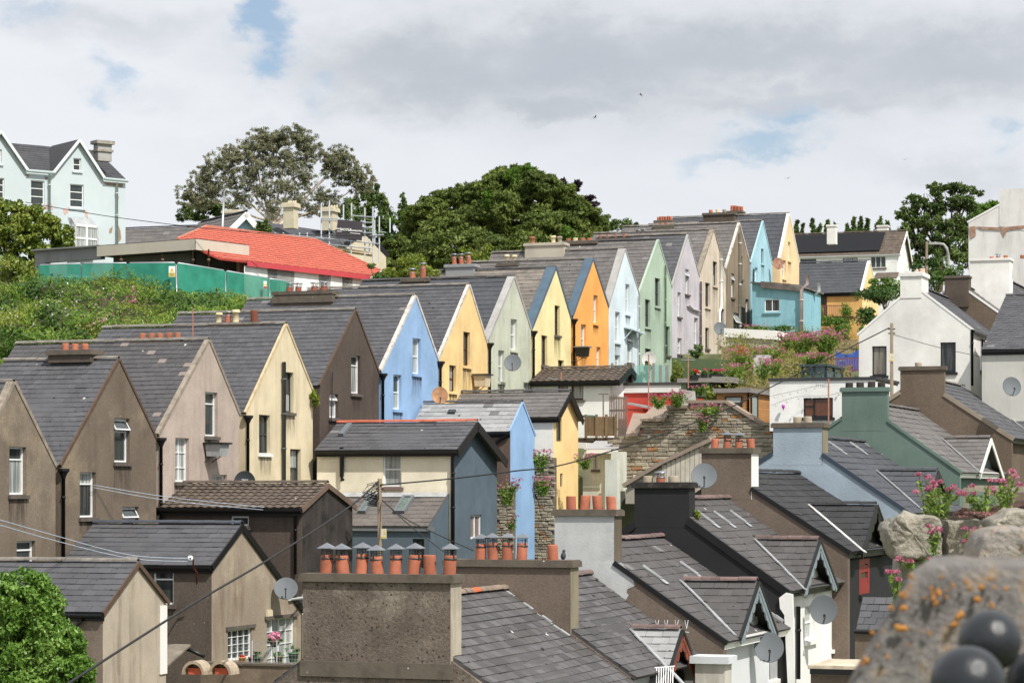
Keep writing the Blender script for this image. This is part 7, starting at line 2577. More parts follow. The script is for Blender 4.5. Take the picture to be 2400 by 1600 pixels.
for lab, x, y0, y1, Yq, kind in (('thin rusty mast with an aerial in front of the red outbuilding', 1520, 830, 965, 120.5, 0), ('striped mast with a comb aerial in front of the green terrace', 1613, 835, 910, 119.8, 1), ('rusty mast with an aerial in front of the white flat-roofed block', 1942, 888, 1062, 100.0, 2),
                                   ('rust red rod on the ridge of the pinkish house', 452, 722, 800, 92.5, 3), ('white aerial on a stalk on the white annexe', 1315, 872, 930, 122.5, 2)):
    rt = thing('tv_aerial', lab, 'aerial', P(x, y1, Yq), 'aerials on masts')
    q = MB()
    q.tube([P(x, y1, Yq), P(x, y0, Yq)], 0.028 if kind != 3 else 0.02, 6)
    build(q, 'mast', mat('rust_mast', (150, 96, 74), var=0.25, vs=4), rt)
    q = MB()
    if kind == 1:
        q.bar(P(x - 16, y0 + 8, Yq), P(x + 16, y0 + 8, Yq), 0.02, 0.02)
        for i in range(10):
            q.tube([P(x - 15 + i * 3.4, y0 + 3, Yq), P(x - 15 + i * 3.4, y0 + 15, Yq)], 0.008, 4)
    elif kind == 2:
        q.bar(P(x - 30, y0 + 14, Yq), P(x + 4, y0 + 18, Yq), 0.02, 0.02)
        for i in range(6):
            q.tube([P(x - 29 + i * 5, y0 + 11 + i * .5, Yq), P(x - 29 + i * 5, y0 + 19 + i * .5, Yq)], 0.008, 4)
    elif kind == 0:
        q.bar(P(x - 20, y0 + 0, Yq), P(x + 18, y0 + 0, Yq), 0.025, 0.025)
    if q.v:
        build(q, 'antenna', M_galv, rt)

# party bulbs on the white block
for (lab, pts) in (('upper festoon line with small bulbs on the white block', [(1806, 928, 109.9), (1870, 914, 109.9), (1940, 898, 109.9)]), ('lower festoon line with small bulbs on the white block', [(1806, 950, 109.9), (1866, 930, 109.9), (1940, 926, 109.9), (2010, 905, 109.9)])):
    w_ = wire(lab, pts, 0.007, M_wire, 'festoon lines', 'festoon_line')
    for i in range(7):
        t = (i + .5) / 7 * (len(pts) - 1)
        k = int(t)
        p = P(*pts[k]).lerp(P(*pts[k + 1]), t - k)
        q = MB()
        q.lathe(p - Z * 0.13, [(0.0, 0), (0.035, 0.03), (0.03, 0.07), (0.012, 0.09), (0.012, 0.13)], 8)
        build(q, 'bulb', clear_mat('bulb_glass', (220, 216, 200), 0.7), w_)
q = MB()
bp_ = P(1836, 952, 110.6)
q.lathe(bp_, [(0.0, 0.09), (0.05, 0.07), (0.075, 0.02), (0.06, -0.05), (0.02, -0.11), (0.02, -0.12), (0.025, -0.16), (0.0, -0.16)], 14)
solo(q, 'wall_ornament', plain('magenta_paint', (196, 60, 190), 0.5), 'small magenta balloon ornament on the white block wall', 'ornament')


# ------------------------------------------------------------------ trees and plants
L_euc = leaf_mat('eucalyptus_leaf', (100, 106, 76), (134, 136, 106), (162, 158, 130), 0.25, 0.25)
L_yew = leaf_mat('yew_leaf', (64, 80, 34), (96, 112, 50), (134, 148, 74), 0.25, 0.35)
L_con = leaf_mat('conifer_leaf', (58, 78, 40), (86, 106, 54), (118, 136, 74), 0.15)
L_ash = leaf_mat('fresh_leaf', (56, 86, 28), (90, 124, 44), (130, 156, 68), 0.3)
L_mag = leaf_mat('magnolia_leaf', (66, 86, 32), (106, 124, 46), (160, 166, 80), 0.15, 0.8, 0.35)
L_lime = leaf_mat('glossy_leaf', (58, 88, 32), (96, 134, 50), (146, 176, 92), 0.25, 0.9, 0.32)
L_dark = leaf_mat('dark_hedge_leaf', (44, 66, 30), (68, 98, 42), (102, 128, 60), 0.15)
L_cop = leaf_mat('copper_leaf', (40, 30, 38), (58, 44, 54), (80, 62, 72), 0.1)
L_right = leaf_mat('beech_leaf', (62, 80, 42), (90, 110, 56), (126, 142, 80), 0.2, 0.3)
M_pale_bark = mat('pale_bark', (196, 178, 156), rough=0.9, var=0.25, vs=2, patch=0.4, patch_col=(130, 112, 94), patch_s=1.5)
eb = [(446, 456, 30, 26, 800), (478, 418, 34, 30, 900), (512, 382, 36, 28, 900), (548, 366, 34, 26, 800), (585, 352, 36, 30, 900), (622, 326, 38, 26, 1000), (662, 326, 40, 30, 1100), (702, 322, 34, 28, 1000), (724, 352, 30, 28, 800), (640, 372, 44, 36, 1000), (690, 380, 40, 34, 900),
      (590, 404, 40, 34, 800), (545, 420, 38, 32, 700), (500, 446, 36, 28, 700), (560, 468, 36, 28, 600), (616, 446, 38, 32, 600), (672, 436, 38, 34, 600), (716, 420, 30, 28, 500), (770, 372, 34, 26, 900), (800, 372, 30, 28, 900), (790, 404, 34, 26, 700), (840, 408, 36, 28, 1000), (846, 436, 28, 20, 600),
      (700, 476, 36, 26, 500), (756, 456, 36, 22, 500), (470, 470, 26, 18, 400), (640, 488, 34, 22, 400), (736, 490, 26, 18, 300), (780, 476, 30, 16, 300)]
limbs = [[(640, 520), (632, 470), (638, 420), (650, 350)], [(640, 520), (605, 470), (575, 420), (545, 380)], [(645, 520), (665, 470), (690, 400), (700, 340)], [(640, 525), (590, 480), (520, 440), (460, 455)], [(648, 525), (700, 480), (760, 420), (790, 380)], [(650, 528), (720, 500), (790, 470), (845, 430)],
         [(636, 520), (612, 440), (600, 380), (596, 350)], [(642, 520), (655, 440), (668, 370), (668, 330)], [(648, 522), (690, 470), (735, 440), (770, 405)], [(640, 522), (570, 500), (500, 470), (480, 420)]]
tree('eucalyptus_tree', 'huge grey-green eucalyptus with pale branching limbs on the skyline', 205, (641, 560, 641, 520), [(x, y + 3, a * 1.35, b * 1.3, n) for x, y, a, b, n in eb], L_euc, M_pale_bark, leaf=0.105, aspect=0.34, trunk_r=0.24, limb_px=limbs, limbs=False, sub=70, subr=0.17, shell=0.1, droop=0.35, dens=2.2, group='skyline trees')
yb = []
prof = [(905, 602), (935, 560), (965, 520), (990, 490), (1015, 468), (1045, 452), (1080, 442), (1110, 438), (1140, 424), (1165, 404), (1190, 396), (1225, 392), (1262, 402), (1288, 424), (1318, 442), (1345, 462), (1368, 484), (1390, 512), (1412, 540), (1440, 562)]
for i, (x, y) in enumerate(prof):
    top = y
    while y < 640:
        rr = 34 if y == top else 48
        yb.append((x + random.uniform(-8, 8), y + rr * 0.62, rr * random.uniform(0.9, 1.25), rr * random.uniform(0.7, 0.95), 1500 if y == top else 800, random.uniform(-5, 1) - (y - top) * 0.03))
        y += 52
tree('yew_tree', 'massive dark yew with a rounded top behind the row of houses', 190, (1150, 680, 1150, 600), yb, L_yew, M_bark, leaf=0.16, aspect=0.4, trunk_r=0.6, limbs=False, dens=1.9, sub=40, subr=0.36, shell=0.5, droop=0.1, outw=0.5, group='skyline trees', flat=0.6)
tree('leafy_tree', 'brighter green tree top rising out of the dark yew', 188, (1228, 640, 1228, 560), [(1205, 408, 24, 18, 420), (1232, 404, 28, 20, 600), (1255, 415, 22, 20, 420), (1218, 428, 30, 20, 420), (1245, 440, 24, 22, 350), (1140, 470, 14, 22, 240, -5), (1330, 560, 14, 30, 260, -6)], L_ash, M_bark, leaf=0.2, trunk_r=0.25, limbs=False,
     group='skyline trees')
tree('copper_tree', 'dark purple-leaved tree peeping over the right shoulder of the yew', 194, (1345, 640, 1340, 520), [(1322, 434, 16, 12, 200), (1340, 444, 14, 12, 180), (1352, 432, 12, 8, 120), (1378, 466, 16, 8, 150), (1392, 480, 14, 8, 120), (1386, 492, 12, 8, 100)], L_cop, M_bark, leaf=0.2, trunk_r=0.2, group='skyline trees')
for lab, x0, bl in (('broad green conifer left of the yew, behind the scaffolding', 850, [(820, 505, 26, 40, 900), (850, 480, 24, 42, 1000), (872, 455, 18, 26, 600), (878, 500, 26, 44, 900), (840, 535, 40, 30, 800), (900, 520, 24, 40, 700), (897, 475, 14, 24, 400)]),
                    ('thin spiky conifer between the scaffolding and the yew', 944, [(944, 462, 5, 10, 90), (944, 480, 9, 12, 160), (945, 500, 13, 14, 240), (943, 525, 17, 16, 300)]),
                    ('lighter green broad tree left of the yew', 960, [(965, 505, 30, 26, 700), (930, 540, 32, 30, 700), (905, 585, 34, 34, 800), (950, 570, 40, 34, 800), (890, 560, 24, 26, 500)]),
                    ('low dark conifer under the left of the eucalyptus', 470, [(455, 490, 34, 16, 500), (490, 478, 30, 18, 500), (440, 508, 26, 12, 300), (480, 500, 40, 16, 500), (520, 488, 26, 16, 300)]),
                    ('low green trees right of the yew behind the ridges', 1450, [(1420, 522, 26, 16, 500), (1455, 528, 30, 16, 500), (1480, 530, 18, 12, 300)]),
                    ('pair of small clipped conifers beside the blue gable', 615, [(608, 538, 8, 16, 240, -30), (623, 536, 9, 17, 260, -30)])):
    tree('conifer_tree', lab, 214 if 'pair' not in lab else 186, (x0, 620, x0, 580), bl, L_con if 'lighter' not in lab else L_ash, M_bark, leaf=0.17, aspect=0.4, trunk_r=0.25, limbs=False, sub=14, subr=0.36, shell=0.6, group='skyline trees')
rb_ = [(2150, 470, 34, 22, 500), (2190, 448, 30, 20, 450), (2235, 440, 34, 18, 400), (2275, 448, 30, 18, 350), (2200, 480, 40, 28, 700), (2250, 480, 40, 28, 650), (2130, 500, 34, 22, 500), (2170, 520, 44, 34, 900), (2225, 530, 46, 38, 1000), (2270, 540, 40, 40, 900), (2150, 560, 40, 36, 800), (2200, 580, 50, 40, 1000),
      (2255, 600, 46, 40, 1000), (2120, 540, 24, 22, 350), (2140, 610, 34, 30, 700), (2190, 640, 40, 26, 800)]
tree('beech_tree', 'tall dark green tree with a ragged open top at the right', 262, (2200, 690, 2205, 600), rb_, L_right, M_bark, leaf=0.2, aspect=0.45, trunk_r=0.4, dens=1.3, sub=30, subr=0.24, shell=0.3, group='skyline trees')
tree('leafy_tree', 'rounded lighter green tree right of the tall ragged one', 285, (2310, 690, 2310, 600), [(2305, 500, 36, 26, 700), (2335, 490, 26, 20, 500), (2290, 540, 40, 34, 800), (2330, 545, 30, 40, 700)], L_ash, M_bark, leaf=0.24, trunk_r=0.3, limbs=False, group='skyline trees')
for i, (x, yt, w) in enumerate(((1866, 522, 7), (1880, 534, 6), (1903, 516, 8), (1920, 532, 8), (1938, 520, 9), (1955, 530, 9), (1984, 532, 8), (2000, 518, 8), (2016, 514, 8), (2032, 516, 8), (2060, 516, 12), (2078, 524, 12))):
    bl = [(x + (2 if k == 0 else 0), yt + k * 11, w * (0.35 + 0.26 * k), 9, 70 + 50 * k) for k in range(5)]
    tree('conifer_tree', ['windswept narrow conifer, %s of the skyline line behind the long white house' % s for s in ('first', 'second', 'third', 'fourth', 'fifth', 'sixth', 'seventh', 'eighth', 'ninth', 'tenth', 'eleventh', 'twelfth')][i],
         305, (x, 600, x, 570), bl, L_con, M_bark, leaf=0.26, aspect=0.4, trunk_r=0.15, limbs=False, group='windswept conifers on the skyline', sub=6, subr=0.5, shell=0.4)
tree('magnolia_tree', 'dense glossy olive-green tree in front of the mint-blue house', 136, (60, 720, 60, 640), [(20, 500, 44, 34, 1700), (70, 512, 44, 34, 1700), (110, 530, 36, 30, 1300), (40, 550, 56, 44, 1700), (100, 570, 46, 40, 1500), (145, 575, 34, 34, 1200), (60, 605, 60, 44, 1500), (-20, 540, 50, 60, 1500), (10, 620, 60, 40, 1400), (158, 552, 18, 22, 400)],
     L_mag, M_bark, leaf=0.1, aspect=0.5, trunk_r=0.3, limbs=False, dens=1.5, sub=34, subr=0.3, shell=0.6)
tree('glossy_tree', 'bright glossy green bushy tree in the lower left corner', 60, (60, 1760, 60, 1640), [(48, 1398, 78, 66, 2600), (96, 1430, 56, 60, 2000), (-20, 1430, 70, 80, 2000), (60, 1480, 80, 66, 2600), (110, 1520, 66, 60, 2200), (10, 1560, 80, 70, 2400), (130, 1570, 60, 50, 2000), (150, 1500, 44, 44, 1400), (178, 1575, 40, 50, 1200), (60, 1620, 90, 60, 2000)],
     L_lime, M_bark, leaf=0.06, aspect=0.5, trunk_r=0.18, dens=2.8, limbs=False, sub=60, subr=0.3, shell=0.72, droop=0.5)
for lab, x, y, Yq, r, n, lm, lf in (('dark bush at the foot of the grey canopy on the left', 40, 640, 124, (1.6, 1.2, 0.9), 1500, L_mag, 0.1), ('round dark bush at the right end of the red roof', 880, 648, 133, (0.8, 0.8, 0.65), 1100, L_dark, 0.08), ('olive bush behind the twin flues of the sage grey house', 965, 638, 128, (1.4, 1, 0.7), 1600, L_yel, 0.09),
                                    ('tall light bush with a cage of sticks under the yew', 1125, 590, 150, (1.0, 0.9, 1.2), 1500, L_yel, 0.1), ('clipped hedge behind the big white gable', 2075, 700, 150, (1.6, 1.2, 0.8), 1800, L_dark, 0.1), ('rounded green bush left of the white chimney', 2082, 672, 155, (1.3, 1, 0.8), 1500, L_ash, 0.1),
                                    ('dark shrubs between the white chimney and the stained building', 2195, 645, 160, (1.6, 1, 1.2), 1900, L_dark, 0.11), ('long low hedge behind the big white gable, lower tier', 2060, 745, 142, (1.4, 1, 0.7), 1500, L_dark, 0.1),
                                    ('creeper tangle on the left of the ochre balcony', 1908, 735, 176.5, (0.8, 0.5, 1.6), 1200, L_yel, 0.09), ('creeper hanging under the ochre balcony', 1950, 755, 176, (1.6, 0.5, 0.5), 1200, L_mid, 0.09), ('creeper climbing the right of the ochre wall', 1985, 745, 177, (0.7, 0.4, 1.1), 800, L_mid, 0.08),
                                    ('shrub beside the ochre wall and the white gable', 1990, 790, 160, (1.0, 0.7, 1.0), 1200, L_mid, 0.1), ('low hedge along the foot of the aqua extension', 1830, 778, 150, (1.8, 0.6, 0.45), 1500, L_mid, 0.09),
                                    ('grassy tuft in the valley between the cream and the pebbledash house', 738, 935, 98.6, (0.16, 0.16, 0.42), 260, L_yel, 0.09), ('weeds in the gutter beside the black chimney', 1632, 1212, 68.9, (0.14, 0.3, 0.24), 300, L_yel, 0.06),
                                    ('brambles at the corner of the beige annexe, right of the glossy tree', 200, 1570, 68, (0.35, 0.3, 0.45), 500, L_mid, 0.05), ('climber on a frame beside the glass balustrade', 1583, 890, 124, (0.36, 0.3, 1.0), 900, L_yel, 0.08),
                                    ('potted shrub behind the glass balustrade', 1497, 880, 126.5, (0.34, 0.3, 0.4), 500, L_yel, 0.07), ('tall dark pot plant on the roof terrace', 1518, 870, 125.5, (0.22, 0.2, 0.6), 500, L_dark, 0.07), ('yellow-green climber between the shed and the timber cabin', 1667, 925, 117, (0.3, 0.3, 0.75), 700, L_yel, 0.07),
                                    ('grey-green pot shrub at the foot of the lilac house', 1630, 826, 139, (0.5, 0.4, 0.35), 500, L_dark, 0.08)):
    shrub('shrub', lab, P(x, y, Yq), r, n, lm, lf)

# the overgrown bank behind the left houses
bot = [(-140, 870, 97), (0, 862, 98.5), (60, 858, 99), (200, 835, 102), (330, 805, 105), (480, 775, 109), (600, 755, 114), (720, 735, 120)]
topp = [(-140, 655, 113), (0, 655, 114.5), (100, 658, 116), (250, 662, 118), (400, 672, 119.2), (528, 700, 121.5), (640, 708, 125), (720, 706, 127.5)]


def lerp_poly(pl, t):
    t *= len(pl) - 1
    k = min(int(t), len(pl) - 2)
    return tuple(a + (b - a) * (t - k) for a, b in zip(pl[k], pl[k + 1]))


def bank(u, v):
    a, b = P(*lerp_poly(bot, u)), P(*lerp_poly(topp, u))
    p = a.lerp(b, v)
    return p


NU, NV = 60, 22
bn = Vector((0.1, -0.8, 0.6)).normalized()
q = MB()
vs_ = []
for j in range(NV + 1):
    for i in range(NU + 1):
        p = bank(i / NU, j / NV)
        vs_.append(p + bn * (1.1 * noise.noise(p * 0.42) - 0.3))
q.add(vs_, [(j * (NU + 1) + i, j * (NU + 1) + i + 1, (j + 1) * (NU + 1) + i + 1, (j + 1) * (NU + 1) + i) for j in range(NV) for i in range(NU)], True)
bk_ = build(q, 'bank', mat('bank_earth', (62, 66, 36), rough=1.0, var=0.3, vs=1), kind='structure')
bk_['label'] = 'steep earth bank behind the lower houses'
L_bank = leaf_mat('bank_leaf', (70, 104, 32), (116, 148, 56), (162, 184, 90), 0.38, 0.45)
CS = [([], []), ([], []), ([], [])]
for _ in range(2100):
    u, v = random.random(), random.random() ** 0.9
    p = bank(u, v)
    h_ = 1.1 * noise.noise(p * 0.42) - 0.3
    c = p + bn * (h_ + random.uniform(-0.05, 0.4))
    r_ = random.uniform(0.16, 0.5)
    n_ = int(26 * (r_ / 0.3) ** 1.3)
    e = rng.normal(size=(n_, 3))
    e /= np.linalg.norm(e, axis=1, keepdims=True)
    w_ = noise.noise(p * 0.55 + Vector((9, 0, 0))) + random.gauss(0, 0.16)
    ki = 1 if w_ > 0.3 else 2 if w_ < -0.24 else 0
    CS[ki][0].append(np.array(c) + e * r_ * (rng.uniform(0.3, 1, n_) ** 0.5)[:, None])
    CS[ki][1].append(e * 0.7 + np.array(bn) * 0.5)
for (C, O_), m_, lf_, nm, lab in zip(CS, (L_bank, L_dark, L_yel), (0.07, 0.1, 0.06), ('undergrowth', 'dark_undergrowth', 'pale_undergrowth'), ('tangled green undergrowth covering the bank', 'darker bramble patches in the bank undergrowth', 'yellowish grassy patches in the bank undergrowth')):
    ug = quad_mesh(nm, leaf_quads(np.concatenate(C), lf_, 0.45, np.concatenate(O_), 0.5), m_, None, bk_.location, 'stuff')
    tags(ug, lab, 'undergrowth')
for nm, lab, m_, spots_, n_, sz_ in (('white_flowers', 'small white bindweed flowers scattered in the bank undergrowth', M_fwhite, None, 110, 0.035), ('pink_flowers', 'pink flower sprays in the middle of the bank undergrowth', M_fval, ((235, 685, 30, 20), (285, 690, 25, 15), (240, 745, 40, 12), (270, 720, 40, 20), (290, 660, 10, 8)), 70, 0.04)):
    C = []
    for _ in range(n_):
        if spots_:
            s = random.choice(spots_)
            x, y = random.gauss(s[0], s[2] * .5), random.gauss(s[1], s[3] * .5)
            v = max(0.02, min(0.98, (860 - y - x * .15) / 205))
            u = (x + 140) / 860
        else:
            u, v = random.random(), random.random()
            if random.random() < .6:
                u = 0.17 + random.gauss(0.12, 0.09)
                v = random.gauss(0.55, 0.18)
            u, v = min(max(u, 0), 1), min(max(v, 0), 1)
        p = bank(u, v)
        c = p + bn * (1.1 * noise.noise(p * 0.42) + 0.28)
        k = 4 if spots_ else 3
        C.append(np.array(c) + rng.normal(size=(k, 3)) * (0.07 if spots_ else 0.035))
    fl_ = quad_mesh(nm, leaf_quads(np.concatenate(C), sz_, 0.9), m_, None, bk_.location, 'stuff')
    tags(fl_, lab, 'flowers')
q = MB()                                                    # fern at the left edge
rt = thing('fern', 'large pale green fern at the left edge above the first roofs', 'fern', P(12, 840, 97.5))
C = []
for i in range(14):
    a = pi * i / 14 + random.uniform(-.1, .1)
    b = P(12, 838, 97.5)
    tip = b + Vector((cos(a) * 1.4, -0.4 * sin(a), 0.9 * sin(a) + 0.35))
    mid = b.lerp(tip, 0.5) + Z * 0.35
    q.tube([b, mid, tip], 0.012, 4)
    for k in range(40):
        t = k / 40
        p = b.lerp(mid, t * 2) if t < .5 else mid.lerp(tip, t * 2 - 1)
        C.append(np.array(p) + np.array(((1 - t) * 0.1 * (1 if k % 2 else -1), 0, -0.03)))
build(q, 'stems', M_stem, rt)
quad_mesh('fronds', leaf_quads(np.array(C), 0.13, 0.28), L_lime, rt)

# garden slope with pink valerian
gb = [(1690, 905, 119.5), (1770, 905, 119.5), (1850, 900, 119.5), (1990, 890, 122)]
gt = [(1690, 800, 142), (1770, 795, 146), (1870, 782, 150), (2010, 790, 150)]
q = MB()
vs_ = []
for j in range(11):
    for i in range(21):
        p = P(*lerp_poly(gb, i / 20)).lerp(P(*lerp_poly(gt, i / 20)), j / 10)
        vs_.append(p + Z * (0.35 * noise.noise(p * 0.7)) - Z * 0.2)
q.add(vs_, [(j * 21 + i, j * 21 + i + 1, (j + 1) * 21 + i + 1, (j + 1) * 21 + i) for j in range(10) for i in range(20)], True)
gs_ = build(q, 'garden_slope', mat('garden_earth', (112, 96, 62), rough=1.0, var=0.3, vs=1, patch=0.5, patch_col=(96, 104, 52), patch_s=0.8), kind='structure')
gs_['label'] = 'sloping garden between the green terrace and the big white gable'
C = []
for _ in range(700):
    p = P(*lerp_poly(gb, random.random())).lerp(P(*lerp_poly(gt, random.random())), random.random())
    p = p + Z * (0.35 * noise.noise(p * 0.7) + random.uniform(-.15, .25))
    C.append(np.array(p) + rng.normal(size=(14, 3)) * 0.22)
C = np.concatenate(C)
gl_ = quad_mesh('ground_cover', leaf_quads(C, 0.075, 0.5), leaf_mat('dry_green_leaf', (88, 100, 42), (128, 132, 60), (166, 160, 90), 0.25, 0.8), None, gs_.location, 'stuff')
tags(gl_, 'yellowish green ground cover of the sloping garden', 'ground cover')
vals = [('big pink valerian below the ochre house, left mass', 1880, 830, 127, 1.0, 1.0, 85), ('big pink valerian below the ochre house, right mass', 1935, 830, 127, 1.0, 1.15, 95), ('pink valerian spilling over the garden room roof', 1905, 858, 123, 0.9, 0.6, 50), ('pale pink valerian right of the white shed', 1850, 815, 136, 0.7, 0.75, 50),
        ('pink valerian at the left foot of the aqua extension', 1770, 782, 152, 0.8, 0.55, 26), ('deep pink valerian between the green wall and the lilac-white wall', 1742, 868, 122.5, 0.8, 1.1, 34), ('pink valerian below the orange flax plant', 1725, 890, 121, 0.7, 0.8, 22), ('tall valerian in front of the lilac-white wall', 1788, 890, 119, 0.6, 1.05, 22),
        ('pink valerian on the sloping slab of the stone wall, left clump', 1545, 955, 112.5, 0.5, 0.55, 18), ('pink valerian on the sloping slab of the stone wall, right clump', 1588, 952, 112.5, 0.6, 0.7, 30), ('valerian hanging from the top of the rubble wall', 1665, 975, 112, 0.9, 0.5, 26), ('valerian drooping down the corner of the rubble wall', 1646, 1010, 112, 0.4, 0.7, 18),
        ('valerian with long pink heads between the slate blue and cornflower annexes', 1188, 1185, 102, 0.65, 1.1, 26), ('low valerian sprig on the cornflower annexe wall', 1200, 1240, 103, 0.25, 0.5, 5), ('pale valerian on the yard wall beside the yellow annexe', 1268, 1105, 109.5, 0.5, 0.9, 26), ('pink valerian lower on the yard wall beside the yellow annexe', 1272, 1160, 109.3, 0.5, 0.75, 26),
        ('pink valerian on the porch beside the yellow annexe', 1372, 1098, 110.5, 0.5, 0.6, 20), ('pinkish valerian along the shed roof edge by the cabin', 1640, 925, 118.5, 0.5, 0.4, 12), ('red-pink valerian under the ochre balcony', 1935, 790, 165, 1.1, 0.7, 26), ('pink valerian at the edge of the lower garden wall', 1815, 880, 118.5, 0.5, 0.7, 16), ('yellow-green valerian at the right of the flax plant', 1800, 845, 128, 0.9, 0.7, 24)]
for lab, x, y, Yq, w_, h_, n_ in vals:
    valerian(lab, P(x, y, Yq), w_, h_, n_, L_val, M_fval, 'valerian plants in the gardens', leaf=0.075, head=0.075, petals=20, leaves=26)
rt = thing('flax_plant', 'spiky orange-bronze flax plant on the green terrace', 'plant', P(1735, 840, 126))
q = MB()
for i in range(70):
    a, el = random.uniform(0, 2 * pi), random.uniform(0.5, 1.4)
    b = P(1735, 842, 126)
    L_ = random.uniform(0.6, 1.05)
    d = Vector((cos(a) * cos(el), sin(a) * cos(el), sin(el)))
    s_ = Vector((-sin(a), cos(a), 0)) * 0.022
    m_ = b + d * L_ * 0.6
    t_ = b + d * L_ - Z * 0.25 * cos(el)
    q.add([b - s_, b + s_, m_ + s_, m_ - s_, t_], [(0, 1, 2, 3), (3, 2, 4)])
build(q, 'blades', leaf_mat('flax_leaf', (150, 80, 36), (190, 116, 54), (206, 150, 90), 0.3), rt)
p, o = blob_leaves(P(1745, 845, 125.5), (0.35, 0.2, 0.16), 90, 5, 0.4, 0.4)
quad_mesh('orange_flowers', leaf_quads(p, 0.055, 0.9, o), M_fred, rt)


# ------------------------------------------------------------------ lower left yard in front of the French windows
yw = block('yard_wall', 'low mossy yard wall carrying pots in front of the French windows', FM, 75.0, 470, 712, 1556, 1640, 0.5, mat('mossy_wall', (134, 116, 98), rough=0.95, var=0.25, vs=2, speck=0.3, patch=0.4, patch_col=(170, 158, 138), patch_s=1.2), [], [], K_cap, 0.06, 0.04, cat='wall')
M_brickh = mat('pale_brick', (178, 160, 136), rough=0.95, var=0.25, vs=6, patch=0.4, patch_col=(120, 104, 88), patch_s=4)
for lab, x, pot_c in (('left arched brick planter hutch with an orange trough inside', 452, None), ('right arched brick planter hutch with an orange trough inside', 515, None)):
    c = P(x, 1580, 73.2)
    rt = thing('planter_hutch', lab, 'planter', c, 'arched planter hutches')
    q = MB()
    N = 12
    ro, ri, dp = 0.36, 0.28, 0.55
    ring = lambda r, d: [c + R * (r * cos(pi * i / N)) + Z * (r * 1.1 * sin(pi * i / N)) + V * d for i in range(N + 1)]
    a, b, a2_, b2_ = ring(ro, 0), ring(ri, 0), ring(ro, dp), ring(ri, dp)
    v = a + b + a2_ + b2_
    n1 = N + 1
    q.add(v, [(i, i + 1, n1 + i + 1, n1 + i) for i in range(N)] + [(i, i + 1, 2 * n1 + i + 1, 2 * n1 + i) for i in range(N)] + [(n1 + i, n1 + i + 1, 3 * n1 + i + 1, 3 * n1 + i) for i in range(N)])
    q.poly(*ring(ro, dp))
    build(q, 'arch', M_brickh, rt)
    q = MB()
    q.boxv(c - R * 0.2 + V * 0.1, R * 0.4, V * 0.25, Z * 0.14)
    q.boxv(c - R * 0.22 + V * 0.08 + Z * 0.14, R * 0.44, V * 0.29, Z * 0.04)
    build(q, 'trough', plain('orange_trough', (206, 84, 44), 0.6), rt)
M_potg = plain('green_pot', (86, 120, 84), 0.6)
for lab, x, y, r, m_, fl, lv in (('yellow and red pot on the yard wall', 560, 1548, 0.1, plain('yellow_pot', (232, 166, 40), 0.5), M_fred, None), ('dark red pot beside the yellow one', 582, 1546, 0.09, plain('maroon_pot', (110, 40, 36), 0.5), None, None), ('green pot with a dark plant', 597, 1548, 0.11, M_potg, None, L_dark),
                                 ('olive pot under the hanging pink flowers', 646, 1548, 0.12, plain('olive_pot', (130, 120, 80), 0.6), None, L_mid), ('broad green planter by the white downpipe', 681, 1545, 0.15, M_potg, None, L_mid)):
    c = P(x, y + 8, 75.0) + V * 0.2
    rt = thing('plant_pot', lab, 'plant pot', c, 'plant pots on the yard wall')
    q = MB()
    q.lathe(c, [(r * .7, 0), (r, r * 1.7), (r * 1.12, r * 1.7), (r * 1.12, r * 2), (r * .9, r * 2), (r * .85, r * 1.6)], 14)
    build(q, 'pot', m_, rt)
    if fl:
        p, o = blob_leaves(c + Z * r * 2.2, (r, r, r * .7), 60, 5, 0.4, 0.4)
        quad_mesh('flowers', leaf_quads(p, 0.04, 0.9, o), fl, rt)
    if lv:
        p, o = blob_leaves(c + Z * r * 2.6, (r * 1.3, r * 1.1, r * 1.1), 90, 6, 0.4, 0.4)
        quad_mesh('foliage', leaf_quads(p, 0.05, 0.5, o), lv, rt)
hb = P(643, 1500, 75.6)
rt = thing('hanging_basket', 'hanging basket of pale pink flowers before the French windows', 'hanging basket', hb - Z * 0.2)
q = MB()
q.lathe(hb - Z * 0.2, [(0.0, 0), (0.09, 0.03), (0.15, 0.12), (0.17, 0.2), (0.0, 0.2)], 14)
build(q, 'basket', plain('basket_brown', (74, 60, 34), 0.8, var=0.2), rt)
p, o = blob_leaves(hb + Z * 0.12, (0.2, 0.17, 0.14), 200, 12, 0.3, 0.6)
quad_mesh('flowers', leaf_quads(p, 0.045, 0.9, o), leaf_mat('pale_pink_petals', (222, 120, 166), (236, 160, 190), (246, 206, 220), 0.3), rt)
p, o = blob_leaves(hb + Z * 0.0, (0.24, 0.2, 0.12), 120, 8, 0.3, 0.6)
quad_mesh('foliage', leaf_quads(p, 0.05, 0.6, o), L_mid, rt)
q = MB()
q.tube([hb + Z * 0.1, hb + Z * 0.62], 0.008, 4)
build(q, 'hanger', M_darkmetal, rt)
q = MB()                                                    # thin wire mesh along the yard wall
A_ = P(545, 1500, 74.8)
for i in range(22):
    p = A_ + R * 0.1 * i
    q.tube([p, p - Z * 0.62], 0.004, 3, cap=False)
for k in range(7):
    q.tube([A_ - Z * 0.1 * k, A_ + R * 2.1 - Z * 0.1 * k], 0.004, 3, cap=False)
for x in (591, 649):
    q.tube([P(x, 1555, 74.8), P(x, 1500, 74.8)], 0.014, 5)
solo(q, 'wire_fence', M_galv, 'thin square wire mesh fence on the yard wall', 'fence')
fr_ = thing('slate_lean_to', 'low grey plank roof between the white corner board and the brick hutches', 'lean-to', P(410, 1570, 75.5))
q = MB()
O_ = P(388, 1512, 77.5)
q.boxv(O_, R * 0.85, -V * 1.6 - Z * 0.55, Z * 0.06)
